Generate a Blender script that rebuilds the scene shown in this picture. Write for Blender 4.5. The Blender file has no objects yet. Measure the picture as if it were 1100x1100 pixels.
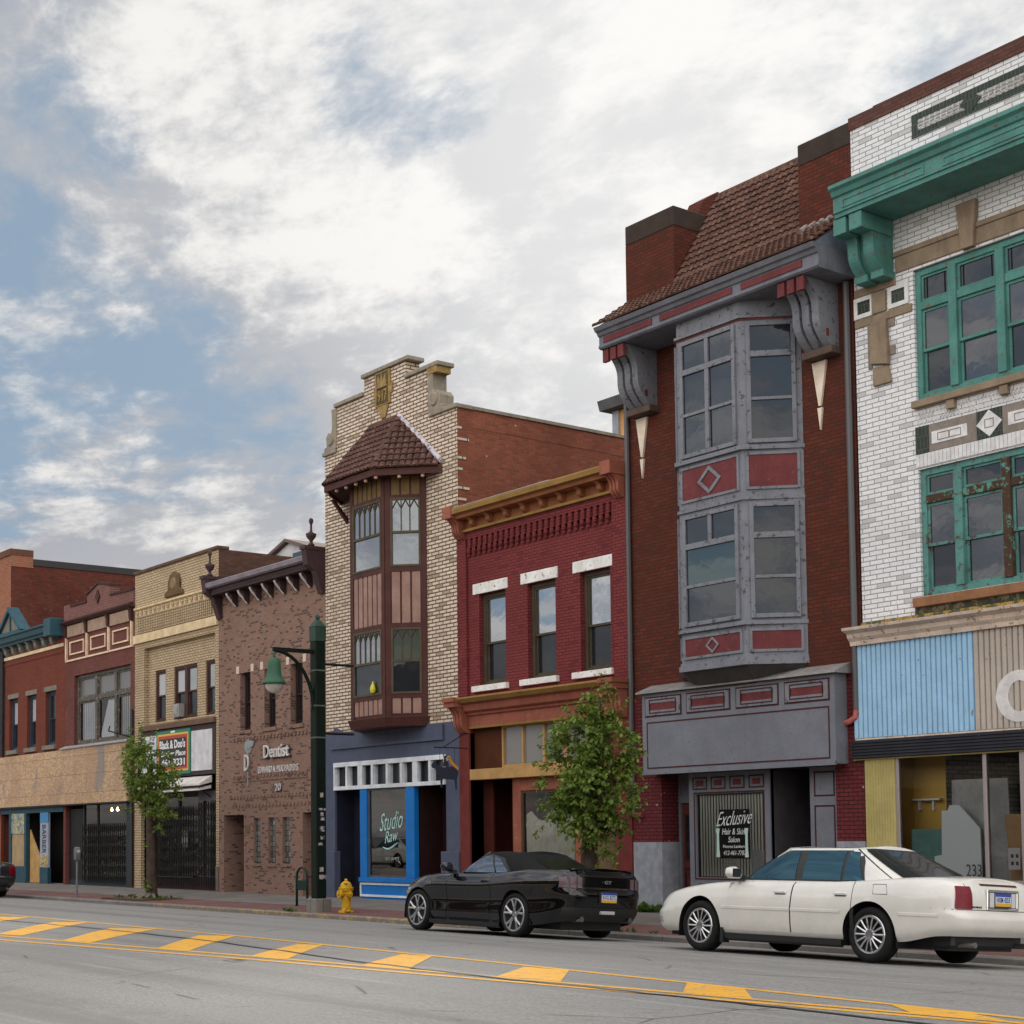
import bpy, math, random
from mathutils import Vector, noise as mnoise
R = math.radians
random.seed(7)
S = bpy.context.scene
COL = S.collection
FY = 22.05            # plane of the street fronts

# ------------------------------------------------------------------ camera
cam_d = bpy.data.cameras.new('camera'); cam = bpy.data.objects.new('camera', cam_d); COL.objects.link(cam)
cam_d.sensor_fit = 'HORIZONTAL'; cam_d.sensor_width = 36.0
cam_d.lens = 1697.04 / 1100 * 36.0
cam_d.shift_y = (792.55 - 550) / 1100
cam_d.clip_end = 3000
from mathutils import Matrix
yaw, pit, rol = 0.658238815, 0.0606447659, -0.0121895689
F0 = Vector((-math.cos(yaw), math.sin(yaw), 0)); R0 = Vector((math.sin(yaw), math.cos(yaw), 0)); U0 = Vector((0, 0, 1))
F2 = F0 * math.cos(pit) + U0 * math.sin(pit); U2 = U0 * math.cos(pit) - F0 * math.sin(pit)
R3 = R0 * math.cos(rol) + U2 * math.sin(rol); U3 = U2 * math.cos(rol) - R0 * math.sin(rol)
cam.matrix_world = Matrix(((R3.x, U3.x, -F2.x, 0), (R3.y, U3.y, -F2.y, 0), (R3.z, U3.z, -F2.z, 1.6276), (0, 0, 0, 1)))
S.camera = cam

# ------------------------------------------------------------------ sky and sun
SUN_DIR = Vector((-0.60, 0.62, 0.52)).normalized()
sun_el = math.asin(SUN_DIR.z); sun_az = math.atan2(SUN_DIR.x, SUN_DIR.y)
W = bpy.data.worlds.new('World'); S.world = W; W.use_nodes = True
nt = W.node_tree; nt.nodes.clear()
def nn(t, ty, **kw):
    n = t.nodes.new(ty)
    for k, v in kw.items(): setattr(n, k, v)
    return n
def setin(n, **kw):
    for k, v in kw.items(): n.inputs[k.replace('_', ' ')].default_value = v
def vmath(t, op, a, b=None):
    n = nn(t, 'ShaderNodeVectorMath', operation=op)
    for i, x in enumerate((a, b)):
        if x is None: continue
        if hasattr(x, 'is_output'): t.links.new(x, n.inputs[i])
        else: n.inputs[i].default_value = x
    return n
def fmath(t, op, a, b=None, clamp=False):
    n = nn(t, 'ShaderNodeMath', operation=op, use_clamp=clamp)
    for i, x in enumerate((a, b)):
        if x is None: continue
        if hasattr(x, 'is_output'): t.links.new(x, n.inputs[i])
        else: n.inputs[i].default_value = x
    return n.outputs[0]
def mapr(t, x, a, b, c=0.0, d=1.0, smooth=True):
    n = nn(t, 'ShaderNodeMapRange', interpolation_type='SMOOTHSTEP' if smooth else 'LINEAR')
    t.links.new(x, n.inputs[0])
    for i, v in enumerate((a, b, c, d)): n.inputs[i + 1].default_value = v
    return n.outputs[0]
def mixc(t, f, a, b, mode='MIX'):
    n = nn(t, 'ShaderNodeMix', data_type='RGBA', blend_type=mode)
    for s, x in ((n.inputs[0], f), (n.inputs[6], a), (n.inputs[7], b)):
        if hasattr(x, 'is_output'): t.links.new(x, s)
        else: s.default_value = (*x, 1) if isinstance(x, tuple) and len(x) == 3 else x
    return n.outputs[2]
def noise_n(t, vec, scale, detail=6, rough=.55, dist=0.0):
    n = nn(t, 'ShaderNodeTexNoise'); t.links.new(vec, n.inputs['Vector'])
    n.inputs['Scale'].default_value = scale; n.inputs['Detail'].default_value = detail
    n.inputs['Roughness'].default_value = rough; n.inputs['Distortion'].default_value = dist
    return n.outputs['Fac']
tc = nn(nt, 'ShaderNodeTexCoord')
N = tc.outputs['Generated']
sky = nn(nt, 'ShaderNodeTexSky', sky_type='NISHITA'); sky.sun_disc = False
sky.sun_elevation = sun_el; sky.sun_rotation = sun_az; sky.air_density = 1.0; sky.dust_density = 1.2
sep = nn(nt, 'ShaderNodeSeparateXYZ'); nt.links.new(N, sep.inputs[0])
# the cloud deck seen from below: directions spread out over a plane overhead
zc = fmath(nt, 'ADD', fmath(nt, 'MAXIMUM', sep.outputs[2], 0.0), 0.19)
cx = fmath(nt, 'DIVIDE', sep.outputs[0], zc); cy = fmath(nt, 'DIVIDE', sep.outputs[1], zc)
comb = nn(nt, 'ShaderNodeCombineXYZ'); nt.links.new(cx, comb.inputs[0]); nt.links.new(cy, comb.inputs[1])
rot = nn(nt, 'ShaderNodeMapping'); nt.links.new(comb.outputs[0], rot.inputs[0]); rot.inputs['Rotation'].default_value = (0, 0, yaw); rot.inputs['Scale'].default_value = (.8, 1.05, 1); rot.inputs['Location'].default_value = (3.1, 1.9, 0)
P = rot.outputs[0]
warp = nn(nt, 'ShaderNodeTexNoise'); nt.links.new(P, warp.inputs['Vector']); warp.inputs['Scale'].default_value = 1.7; warp.inputs['Detail'].default_value = 5
wv = vmath(nt, 'MULTIPLY_ADD', warp.outputs['Color'], (.16, .16, 0)); nt.links.new(P, wv.inputs[2])
PW = wv.outputs[0]
n_big = noise_n(nt, PW, 1.25, 10, .56, .0)
n_mid = noise_n(nt, PW, 3.4, 12, .60, .0)
n_fine = noise_n(nt, PW, 9.5, 10, .62, .0)
def lobe(d, c0, c1):           # soft window of directions round d
    dv = Vector(d).normalized()
    dot = vmath(nt, 'DOT_PRODUCT', N, tuple(dv)).outputs['Value']
    return mapr(nt, dot, c0, c1)
def pxdir(x, y):
    return F2 + R3 * ((x - 550) / 1697.04) - U3 * ((y - 792.55) / 1697.04)
den = fmath(nt, 'ADD', fmath(nt, 'ADD', fmath(nt, 'MULTIPLY', n_big, .5), fmath(nt, 'MULTIPLY', n_mid, .34)), fmath(nt, 'MULTIPLY', n_fine, .16))
BIAS = [((800, 150), 0.93, 0.995, 0.1), ((120, 60), 0.975, 0.998, 0.03), ((430, 90), 0.9965, 0.9998, -0.14), ((100, 350), 0.99, 0.9995, -0.05), ((60, 440), 0.99, 0.9995, -0.09), ((250, 500), 0.992, 0.9997, -0.08), ((330, 220), 0.985, 0.9993, 0.1), ((560, 380), 0.99, 0.9995, 0.08), ((150, 590), 0.994, 0.9998, 0.08), ((60, 100), 0.995, 0.9998, -0.02)]
for d, a, b, k in BIAS:
    den = fmath(nt, 'ADD', den, fmath(nt, 'MULTIPLY', lobe(pxdir(*d), a, b), k))
band_v = nn(nt, 'ShaderNodeCombineXYZ'); az = fmath(nt, 'ARCTAN2', sep.outputs[0], sep.outputs[1])
nt.links.new(fmath(nt, 'MULTIPLY', az, 3.0), band_v.inputs[0]); nt.links.new(fmath(nt, 'MULTIPLY', sep.outputs[2], 15.0), band_v.inputs[1])
n_band = noise_n(nt, band_v.outputs[0], 1.3, 9, .6, .1)
lowish = mapr(nt, sep.outputs[2], .14, .34, 1.0, 0.0)
den = fmath(nt, 'ADD', den, fmath(nt, 'MULTIPLY', fmath(nt, 'SUBTRACT', n_band, .47), fmath(nt, 'MULTIPLY', lowish, 1.05)))
mott = noise_n(nt, PW, 5.5, 8, .6, .0)
den = fmath(nt, 'ADD', den, fmath(nt, 'MULTIPLY', fmath(nt, 'SUBTRACT', mott, .5), .50))
cover = mapr(nt, den, .37, .53)
glow = lobe(SUN_DIR, .72, 1.0)
glow2 = lobe(pxdir(760, 120), .955, 1.0)
# thick parts of the deck are greyer, thin parts and parts near the sun brighter
tex = fmath(nt, 'ADD', fmath(nt, 'ADD', fmath(nt, 'MULTIPLY', n_mid, .50), fmath(nt, 'MULTIPLY', n_fine, .34)), fmath(nt, 'MULTIPLY', noise_n(nt, PW, 22, 8, .65), .16))
grey = den
for d, a, b, k in [((40, 110), 0.985, 0.9994, -0.03), ((590, 180), 0.9975, 0.99985, -0.06), ((330, 375), 0.996, 0.9998, -0.06), ((100, 330), 0.99, 0.9996, -0.03), ((560, 380), 0.997, 0.9998, -0.05), ((830, 130), 0.997, 0.9998, -0.05), ((120, 460), 0.99, 0.9996, -0.03), ((300, 200), 0.99, 0.9995, 0.05), ((700, 60), 0.98, 0.999, 0.03), ((480, 130), 0.9965, 0.9998, -0.04)]:
    tex = fmath(nt, 'ADD', tex, fmath(nt, 'MULTIPLY', lobe(pxdir(*d), a, b), k))
texr = mapr(nt, tex, .43, .57)
cl_dark = mixc(nt, glow, (1.75, 1.9, 2.25), (3.2, 3.25, 3.4))
cl_lite = mixc(nt, glow, (4.1, 3.95, 3.8), (5.6, 5.5, 5.35))
cloud = mixc(nt, texr, cl_dark, cl_lite)
cloud = mixc(nt, fmath(nt, 'MULTIPLY', glow2, .55), cloud, (6.0, 5.95, 5.85))
low = mapr(nt, sep.outputs[2], .06, .21, 1.0, 0.0)
cloud = mixc(nt, fmath(nt, 'MULTIPLY', low, .45), cloud, (4.9, 4.4, 3.85))
skyc = mixc(nt, .95, sky.outputs[0], mixc(nt, low, (1.45, 2.05, 2.75), (1.75, 2.3, 2.75)))
FIN = mixc(nt, cover, skyc, cloud)
# sky behind the viewpoint is boosted and warmed, added to light the fronts
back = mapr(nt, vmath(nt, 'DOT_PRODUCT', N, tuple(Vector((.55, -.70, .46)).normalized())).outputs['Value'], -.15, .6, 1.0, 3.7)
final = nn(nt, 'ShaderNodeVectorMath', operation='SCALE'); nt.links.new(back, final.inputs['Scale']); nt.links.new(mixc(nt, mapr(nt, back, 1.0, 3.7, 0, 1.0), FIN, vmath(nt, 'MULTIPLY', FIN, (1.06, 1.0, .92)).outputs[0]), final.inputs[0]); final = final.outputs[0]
below = mapr(nt, sep.outputs[2], -.06, 0.0)
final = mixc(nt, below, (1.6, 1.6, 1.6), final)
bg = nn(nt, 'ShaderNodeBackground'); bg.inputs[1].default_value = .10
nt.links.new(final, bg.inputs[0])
wo = nn(nt, 'ShaderNodeOutputWorld'); nt.links.new(bg.outputs[0], wo.inputs[0])

sl = bpy.data.lights.new('sun', 'SUN'); so = bpy.data.objects.new('sun', sl); COL.objects.link(so)
sl.energy = 1.2; sl.angle = R(12); sl.color = (1, .95, .87)
so.rotation_euler = (-SUN_DIR).to_track_quat('-Z', 'Y').to_euler()
S.view_settings.view_transform = 'Standard'; S.view_settings.look = 'None'
S.view_settings.exposure = 0.75; S.view_settings.gamma = 1.0
S.cycles.max_bounces = 8; S.cycles.transparent_max_bounces = 12
S.cycles.use_denoising = True
S.cycles.caustics_reflective = False; S.cycles.caustics_refractive = False

# ------------------------------------------------------------------ materials
def lin(c):
    c /= 255.0
    return c / 12.92 if c <= .04045 else ((c + .055) / 1.055) ** 2.4
def C(r, g, b, k=1.8):
    return tuple(min(.82, lin(v) * k) for v in (r, g, b))
def newmat(name):
    m = bpy.data.materials.new(name); m.use_nodes = True; t = m.node_tree
    b = t.nodes['Principled BSDF']
    return m, t, b
def coords(t):
    return nn(t, 'ShaderNodeTexCoord').outputs['Object']
def flat_uv(t):
    """metres along a wall, metres up: x or y by the way the face points"""
    o = coords(t); s = nn(t, 'ShaderNodeSeparateXYZ'); t.links.new(o, s.inputs[0])
    g = nn(t, 'ShaderNodeNewGeometry'); gs = nn(t, 'ShaderNodeSeparateXYZ'); t.links.new(g.outputs['True Normal'], gs.inputs[0])
    side = fmath(t, 'GREATER_THAN', fmath(t, 'ABSOLUTE', gs.outputs[0]), .72)
    u = nn(t, 'ShaderNodeMix', data_type='FLOAT'); t.links.new(side, u.inputs[0]); t.links.new(s.outputs[0], u.inputs[2]); t.links.new(s.outputs[1], u.inputs[3])
    c = nn(t, 'ShaderNodeCombineXYZ'); t.links.new(u.outputs[0], c.inputs[0]); t.links.new(s.outputs[2], c.inputs[1])
    return c.outputs[0], o
def bump(t, b, h, strength, dist=.01):
    n = nn(t, 'ShaderNodeBump'); n.inputs['Strength'].default_value = strength; n.inputs['Distance'].default_value = dist
    t.links.new(h, n.inputs['Height']); t.links.new(n.outputs[0], b.inputs['Normal'])
def scl(c, k): return tuple(min(.9, v * k) for v in c)
def paint(name, col, rough=.6, var=.18, scale=2.5, metallic=0.0, bmp=.15, streak=.25, streak_col=None, peel=None, peel_amt=.5, spec=.14):
    m, t, b = newmat(name); o = coords(t)
    f = noise_n(t, o, scale, 7, .65)
    c = mixc(t, mapr(t, f, .3, .7), scl(col, 1 - var), scl(col, 1 + var))
    f2 = noise_n(t, o, scale * 14, 4, .6)
    c = mixc(t, mapr(t, f2, .35, .7, 0, .35), c, scl(col, .72))
    if streak:
        mp = nn(t, 'ShaderNodeMapping'); t.links.new(o, mp.inputs[0]); mp.inputs['Scale'].default_value = (5.0, 5.0, .45)
        f3 = noise_n(t, mp.outputs[0], 1.6, 6, .6)
        c = mixc(t, mapr(t, f3, .52, .75, 0, streak), c, streak_col or scl(col, .42))
    if peel:
        f4 = noise_n(t, o, 9, 9, .7)
        pf = mapr(t, f4, .60 - .12 * peel_amt, .64 - .10 * peel_amt)
        c = mixc(t, pf, c, peel)
    t.links.new(c, b.inputs['Base Color']); b.inputs['Roughness'].default_value = rough; b.inputs['Metallic'].default_value = metallic
    b.inputs['Specular IOR Level'].default_value = spec
    if bmp: bump(t, b, f2, bmp, .006)
    return m
def brickm(name, c1, c2, mortar, bw=.21, bh=.072, ms=.010, dark=None, dark_amt=0.0, bias=0.0, rough=.85, grime=.35, spot=None, offs=(0, 0), grime_col=None, soot=None):
    m, t, b = newmat(name); uv, o = flat_uv(t)
    mp = nn(t, 'ShaderNodeMapping'); t.links.new(uv, mp.inputs[0]); mp.inputs['Location'].default_value = (offs[0], offs[1], 0)
    br = nn(t, 'ShaderNodeTexBrick'); t.links.new(mp.outputs[0], br.inputs['Vector'])
    br.inputs['Color1'].default_value = (*c1, 1); br.inputs['Color2'].default_value = (*c2, 1); br.inputs['Mortar'].default_value = (*mortar, 1)
    br.inputs['Scale'].default_value = 1.0; br.inputs['Mortar Size'].default_value = ms; br.inputs['Mortar Smooth'].default_value = .25
    br.inputs['Bias'].default_value = bias; br.inputs['Brick Width'].default_value = bw; br.inputs['Row Height'].default_value = bh
    c = br.outputs['Color']
    if dark:            # every so often a burnt header
        b2 = nn(t, 'ShaderNodeTexBrick'); t.links.new(mp.outputs[0], b2.inputs['Vector'])
        b2.inputs['Color1'].default_value = (0, 0, 0, 1); b2.inputs['Color2'].default_value = (1, 1, 1, 1); b2.inputs['Mortar'].default_value = (0, 0, 0, 1)
        b2.inputs['Scale'].default_value = 1.0; b2.inputs['Mortar Size'].default_value = ms; b2.inputs['Mortar Smooth'].default_value = .2
        b2.inputs['Brick Width'].default_value = bw; b2.inputs['Row Height'].default_value = bh; b2.inputs['Bias'].default_value = 0
        bwn = nn(t, 'ShaderNodeRGBToBW'); t.links.new(b2.outputs['Color'], bwn.inputs[0])
        c = mixc(t, mapr(t, bwn.outputs[0], 1 - dark_amt, 1 - dark_amt + .06), c, dark)
    g1 = noise_n(t, o, .55, 8, .62)
    c = mixc(t, mapr(t, g1, .42, .72, 0, grime), c, grime_col or scl(c1, .35))
    g2 = noise_n(t, o, 22, 4, .6)
    c = mixc(t, mapr(t, g2, .35, .75, 0, .4), c, scl(c1, .5))
    mp2 = nn(t, 'ShaderNodeMapping'); t.links.new(o, mp2.inputs[0]); mp2.inputs['Scale'].default_value = (3.0, 3.0, .3)
    g4 = noise_n(t, mp2.outputs[0], 1.3, 6, .65)
    c = mixc(t, mapr(t, g4, .55, .8, 0, grime * .8), c, grime_col or scl(c1, .3))
    if spot:
        g3 = noise_n(t, o, 6.5, 3, .5)
        c = mixc(t, mapr(t, g3, .70, .74), c, spot)
    t.links.new(c, b.inputs['Base Color']); b.inputs['Roughness'].default_value = rough; b.inputs['Specular IOR Level'].default_value = .06 if rough > .5 else .2
    h = fmath(t, 'SUBTRACT', fmath(t, 'MULTIPLY', g2, .25), br.outputs['Fac'])
    bump(t, b, h, .55, .008)
    return m
def glassm(name, refl=.12, tint=(.012, .014, .018), rough=.02, wav=.006, gcol=(.78, .86, .96)):
    m, t, b = newmat(name); o = coords(t)
    b.inputs['Base Color'].default_value = (*tint, 1); b.inputs['Roughness'].default_value = .35; b.inputs['Specular IOR Level'].default_value = .1
    g = nn(t, 'ShaderNodeBsdfGlossy'); g.inputs['Roughness'].default_value = rough; g.inputs['Color'].default_value = (*gcol, 1)
    f = noise_n(t, o, 1.7, 3, .5)
    bn = nn(t, 'ShaderNodeBump'); bn.inputs['Strength'].default_value = wav; bn.inputs['Distance'].default_value = .3; t.links.new(f, bn.inputs['Height'])
    t.links.new(bn.outputs[0], g.inputs['Normal'])
    fr = nn(t, 'ShaderNodeFresnel'); fr.inputs['IOR'].default_value = 1.5
    fac = fmath(t, 'ADD', fmath(t, 'MULTIPLY', fr.outputs[0], .55), refl, clamp=True)
    mx = nn(t, 'ShaderNodeMixShader'); t.links.new(fac, mx.inputs[0]); t.links.new(b.outputs[0], mx.inputs[1]); t.links.new(g.outputs[0], mx.inputs[2])
    t.links.new(mx.outputs[0], t.nodes['Material Output'].inputs[0])
    return m
def clearglass(name, refl=.0, tint=(.92, .94, .94)):
    m, t, b = newmat(name)
    tr = nn(t, 'ShaderNodeBsdfTransparent'); tr.inputs[0].default_value = (*tint, 1)
    g = nn(t, 'ShaderNodeBsdfGlossy'); g.inputs['Roughness'].default_value = .01
    fr = nn(t, 'ShaderNodeFresnel'); fr.inputs['IOR'].default_value = 1.5
    fac = fmath(t, 'ADD', fmath(t, 'MULTIPLY', fr.outputs[0], 1.0), refl, clamp=True)
    mx = nn(t, 'ShaderNodeMixShader'); t.links.new(fac, mx.inputs[0]); t.links.new(tr.outputs[0], mx.inputs[1]); t.links.new(g.outputs[0], mx.inputs[2])
    t.links.new(mx.outputs[0], t.nodes['Material Output'].inputs[0])
    return m
def plain(name, col, rough=.5, metallic=0.0, spec=.5, coat=0.0, coat_rough=.03):
    m, t, b = newmat(name)
    b.inputs['Base Color'].default_value = (*col, 1); b.inputs['Roughness'].default_value = rough; b.inputs['Metallic'].default_value = metallic
    b.inputs['Specular IOR Level'].default_value = spec; b.inputs['Coat Weight'].default_value = coat; b.inputs['Coat Roughness'].default_value = coat_rough
    return m

# ------------------------------------------------------------------ mesh helpers
ORG = {}
class MB:
    def __init__(s): s.v = []; s.f = []
    def add(s, vs, fs):
        n = len(s.v); s.v += [tuple(map(float, p)) for p in vs]; s.f += [tuple(i + n for i in q) for q in fs]; return s
    def box(s, x0, x1, y0, y1, z0, z1):
        if x0 > x1: x0, x1 = x1, x0
        if y0 > y1: y0, y1 = y1, y0
        if z0 > z1: z0, z1 = z1, z0
        return s.add([(x0, y0, z0), (x1, y0, z0), (x1, y1, z0), (x0, y1, z0), (x0, y0, z1), (x1, y0, z1), (x1, y1, z1), (x0, y1, z1)],
                     [(0, 3, 2, 1), (4, 5, 6, 7), (0, 1, 5, 4), (1, 2, 6, 5), (2, 3, 7, 6), (3, 0, 4, 7)])
    def quad(s, a, b, c, d): return s.add([a, b, c, d], [(0, 1, 2, 3)])
    def poly(s, pts): return s.add(pts, [tuple(range(len(pts)))])
    def loft(s, A, B, cap=True):      # two loops of equal length
        n = len(A); fs = [(i, (i + 1) % n, n + (i + 1) % n, n + i) for i in range(n)]
        if cap: fs += [tuple(range(n))[::-1], tuple(range(n, 2 * n))]
        nv = Vector((0, 0, 0)); va = [Vector(q) for q in A]
        for i in range(n): nv += va[i].cross(va[(i + 1) % n])
        cb = sum((Vector(q) for q in B), Vector((0, 0, 0))) / n; ca = sum(va, Vector((0, 0, 0))) / n
        if nv.dot(cb - ca) < 0: fs = [q[::-1] for q in fs]     # faces outwards
        return s.add(list(A) + list(B), fs)
    def prism_x(s, pts, x0, x1): return s.loft([(x0, y, z) for y, z in pts], [(x1, y, z) for y, z in pts])
    def prism_y(s, pts, y0, y1): return s.loft([(x, y0, z) for x, z in pts], [(x, y1, z) for x, z in pts])
    def prism_z(s, pts, z0, z1): return s.loft([(x, y, z0) for x, y in pts], [(x, y, z1) for x, y in pts])
    def frame(s, x0, x1, z0, z1, t, y0, y1, tb=None, tt=None):
        tb = t if tb is None else tb; tt = t if tt is None else tt
        s.box(x0, x0 + t, y0, y1, z0, z1); s.box(x1 - t, x1, y0, y1, z0, z1)
        s.box(x0 + t, x1 - t, y0, y1, z0, z0 + tb); s.box(x0 + t, x1 - t, y0, y1, z1 - tt, z1); return s
    def tube(s, pts, r, n=8, cap=True):
        pts = [Vector(p) for p in pts]; rs = r if isinstance(r, (list, tuple)) else [r] * len(pts)
        rings = []; up = None
        for i, p in enumerate(pts):
            d = (pts[min(i + 1, len(pts) - 1)] - pts[max(i - 1, 0)]).normalized()
            if up is None:
                up = Vector((0, 0, 1)) if abs(d.z) < .9 else Vector((1, 0, 0))
            a = d.cross(up).normalized(); b = a.cross(d).normalized(); up = b
            rings.append([p + (a * math.cos(k * 2 * math.pi / n) + b * math.sin(k * 2 * math.pi / n)) * rs[i] for k in range(n)])
        vs = [q for g in rings for q in g]; fs = []
        for i in range(len(rings) - 1):
            for k in range(n):
                fs.append((i * n + k, i * n + (k + 1) % n, (i + 1) * n + (k + 1) % n, (i + 1) * n + k))
        if cap: fs += [tuple(range(n))[::-1], tuple(range((len(rings) - 1) * n, len(rings) * n))]
        return s.add(vs, fs)
    def lathe(s, prof, c=(0, 0, 0), n=20, axis='z'):
        vs = []; fs = []
        for r, h in prof:
            for k in range(n):
                a = 2 * math.pi * k / n; p, q = r * math.cos(a), r * math.sin(a)
                o = (p, q, h) if axis == 'z' else ((p, h, q) if axis == 'y' else (h, p, q))
                vs.append((o[0] + c[0], o[1] + c[1], o[2] + c[2]))
        for i in range(len(prof) - 1):
            for k in range(n):
                q = (i * n + k, i * n + (k + 1) % n, (i + 1) * n + (k + 1) % n, (i + 1) * n + k)
                fs.append(q if axis != 'y' else q[::-1])
        fs.append(tuple(range(n))[::-1]); fs.append(tuple(range((len(prof) - 1) * n, len(prof) * n)))
        return s.add(vs, fs)
    def bar(s, a, b, w, h=None):       # square bar from a to b
        return s.tube([a, b], (w if h is None else (w + h) / 2) * .7071, 4)
    def build(s, name, mat, parent=None, bevel=0.0, smooth=False, label=None, seg=1):
        o_ = ORG.get(parent.name if parent else '', (0, 0, 0))
        me = bpy.data.meshes.new(name)
        me.from_pydata([(x - o_[0], y - o_[1], z - o_[2]) for x, y, z in s.v], [], s.f)
        mats = mat if isinstance(mat, (list, tuple)) else [mat]
        for m in mats: me.materials.append(m)
        me.update()
        if smooth: me.polygons.foreach_set('use_smooth', [True] * len(me.polygons))
        ob = bpy.data.objects.new(name, me); COL.objects.link(ob)
        if parent: ob.parent = parent
        ORG[ob.name] = o_
        if bevel:
            bv = ob.modifiers.new('bevel', 'BEVEL'); bv.width = bevel; bv.segments = seg; bv.limit_method = 'ANGLE'; bv.angle_limit = R(40); bv.harden_normals = False
        if label: ob['label'] = label
        return ob
def recalc(ob):
    import bmesh
    bm = bmesh.new(); bm.from_mesh(ob.data); bmesh.ops.recalc_face_normals(bm, faces=bm.faces[:]); bm.to_mesh(ob.data); bm.free(); return ob
def thing(name, label, cat, loc=(0, 0, 0), group=None):
    o = bpy.data.objects.new(name, None); COL.objects.link(o); o.location = loc; o.empty_display_size = .2
    ORG[o.name] = tuple(loc); o['label'] = label; o['category'] = cat
    if group: o['group'] = group
    return o
def tag(o, label, cat, group=None):
    o['label'] = label; o['category'] = cat
    if group: o['group'] = group
    return o
def structure(o): o['kind'] = 'structure'; return o
def stuff(o): o['kind'] = 'stuff'; return o
def shear_pt(x, z, k): return x + k * z
TXT = {}
def textmesh(body, bold=0.0):
    key = (body, bold)
    if key not in TXT:
        cu = bpy.data.curves.new('lettering', 'FONT'); cu.body = body; cu.extrude = .5; cu.offset = bold; cu.resolution_u = 3
        ob = bpy.data.objects.new('lettering', cu); COL.objects.link(ob)
        dg = bpy.context.evaluated_depsgraph_get(); dg.update()
        me = bpy.data.meshes.new_from_object(ob.evaluated_get(dg))
        vs = [tuple(v.co) for v in me.vertices]; fs = [tuple(p.vertices) for p in me.polygons]
        bpy.data.objects.remove(ob); bpy.data.curves.remove(cu); bpy.data.meshes.remove(me)
        x0 = min(v[0] for v in vs); x1 = max(v[0] for v in vs); y0 = min(v[1] for v in vs); y1 = max(v[1] for v in vs)
        TXT[key] = ([((v[0] - x0) / (x1 - x0), (v[1] - y0) / (y1 - y0), v[2] + .5) for v in vs], fs)
    return TXT[key]
def lettering(body, x0, x1, z0, z1, y, mat, parent, depth=.01, shear=0.0, slope=0.0, bold=0.0, name='lettering', label=None):
    """letters on a wall that faces the street, standing `depth` proud of y"""
    vs, fs = textmesh(body, bold); b = MB()
    b.add([(x0 + (x1 - x0) * u + shear * v * (z1 - z0), y - depth * w, z0 + (z1 - z0) * v + slope * u) for u, v, w in vs], fs)
    return b.build(name, mat, parent, label=label)
def wall_grid(mb, x0, x1, z0, z1, y, holes, rd=.2):
    """front wall sheet with real openings, and the reveals of the openings"""
    xs = sorted({x0, x1, *[h[0] for h in holes], *[h[1] for h in holes]}); zs = sorted({z0, z1, *[h[2] for h in holes], *[h[3] for h in holes]})
    xs = [v for v in xs if x0 <= v <= x1]; zs = [v for v in zs if z0 <= v <= z1]
    def hole(cx, cz): return any(h[0] < cx < h[1] and h[2] < cz < h[3] for h in holes)
    for i in range(len(xs) - 1):
        for j in range(len(zs) - 1):
            if not hole((xs[i] + xs[i + 1]) / 2, (zs[j] + zs[j + 1]) / 2):
                mb.quad((xs[i], y, zs[j]), (xs[i + 1], y, zs[j]), (xs[i + 1], y, zs[j + 1]), (xs[i], y, zs[j + 1]))
    for h in holes:
        a, b, c, d = h[:4]; r = h[4] if len(h) > 4 else rd
        mb.quad((a, y, c), (a, y, d), (a, y + r, d), (a, y + r, c)); mb.quad((b, y, d), (b, y, c), (b, y + r, c), (b, y + r, d))
        mb.quad((a, y, d), (b, y, d), (b, y + r, d), (a, y + r, d)); mb.quad((a, y, c), (a, y + r, c), (b, y + r, c), (b, y, c))
    return mb
def shell(mb, x0, x1, z0, z1, y, depth, top=True):
    """sides and back of a building behind its front"""
    e = .006; x0 += e; x1 -= e; y1 = y + depth
    mb.quad((x1, y, z0), (x1, y1, z0), (x1, y1, z1), (x1, y, z1)); mb.quad((x0, y1, z0), (x0, y, z0), (x0, y, z1), (x0, y1, z1))
    mb.quad((x1, y1, z0), (x0, y1, z0), (x0, y1, z1), (x1, y1, z1))
    # parapet back and roof deck
    mb.quad((x0, y + .3, z1), (x0, y, z1), (x1, y, z1), (x1, y + .3, z1))
    return mb
def double_hung(parent, x0, x1, z0, z1, y, fmat, gmat, mid=None, t=.07, dp=.10, name='window', gmat2=None, divide=None, label=None):
    """sash window: outer frame, an upper and a lower sash one behind the other, and its panes"""
    mid = (z0 + z1) / 2 if mid is None else mid
    b = MB(); b.frame(x0, x1, z0, z1, t, y, y + dp)
    w = b.build(name, fmat, parent, bevel=.006, label=label)
    s = MB(); st = .05
    s.frame(x0 + t, x1 - t, mid - .025, z1 - t, st, y + .025, y + .06)
    s.frame(x0 + t, x1 - t, z0 + t, mid + .025, st, y + .062, y + .095)
    if divide:
        n = divide; 
        for k in range(1, n):
            xx = x0 + t + (x1 - x0 - 2 * t) * k / n; s.box(xx - .015, xx + .015, y + .03, y + .055, mid, z1 - t - st)
    s.build('sash', fmat, w)
    p = MB(); p.quad((x0 + t, y + .05, mid), (x1 - t, y + .05, mid), (x1 - t, y + .05, z1 - t), (x0 + t, y + .05, z1 - t)).build('pane', gmat, w)
    p = MB(); p.quad((x0 + t, y + .085, z0 + t), (x1 - t, y + .085, z0 + t), (x1 - t, y + .085, mid), (x0 + t, y + .085, mid)).build('pane', gmat2 or gmat, w)
    return w
def scroll(d0, z0, d1, z1, n=14):
    """S-curved console profile as (d, z): top outer (d1, z1) to foot (d0, z0)"""
    pts = []
    for i in range(n + 1):
        u = i / n
        d = d1 + (d0 - d1) * (u + .16 * math.sin(2 * math.pi * u)) ; z = z1 + (z0 - z1) * u
        pts.append((d, z))
    return pts
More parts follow.
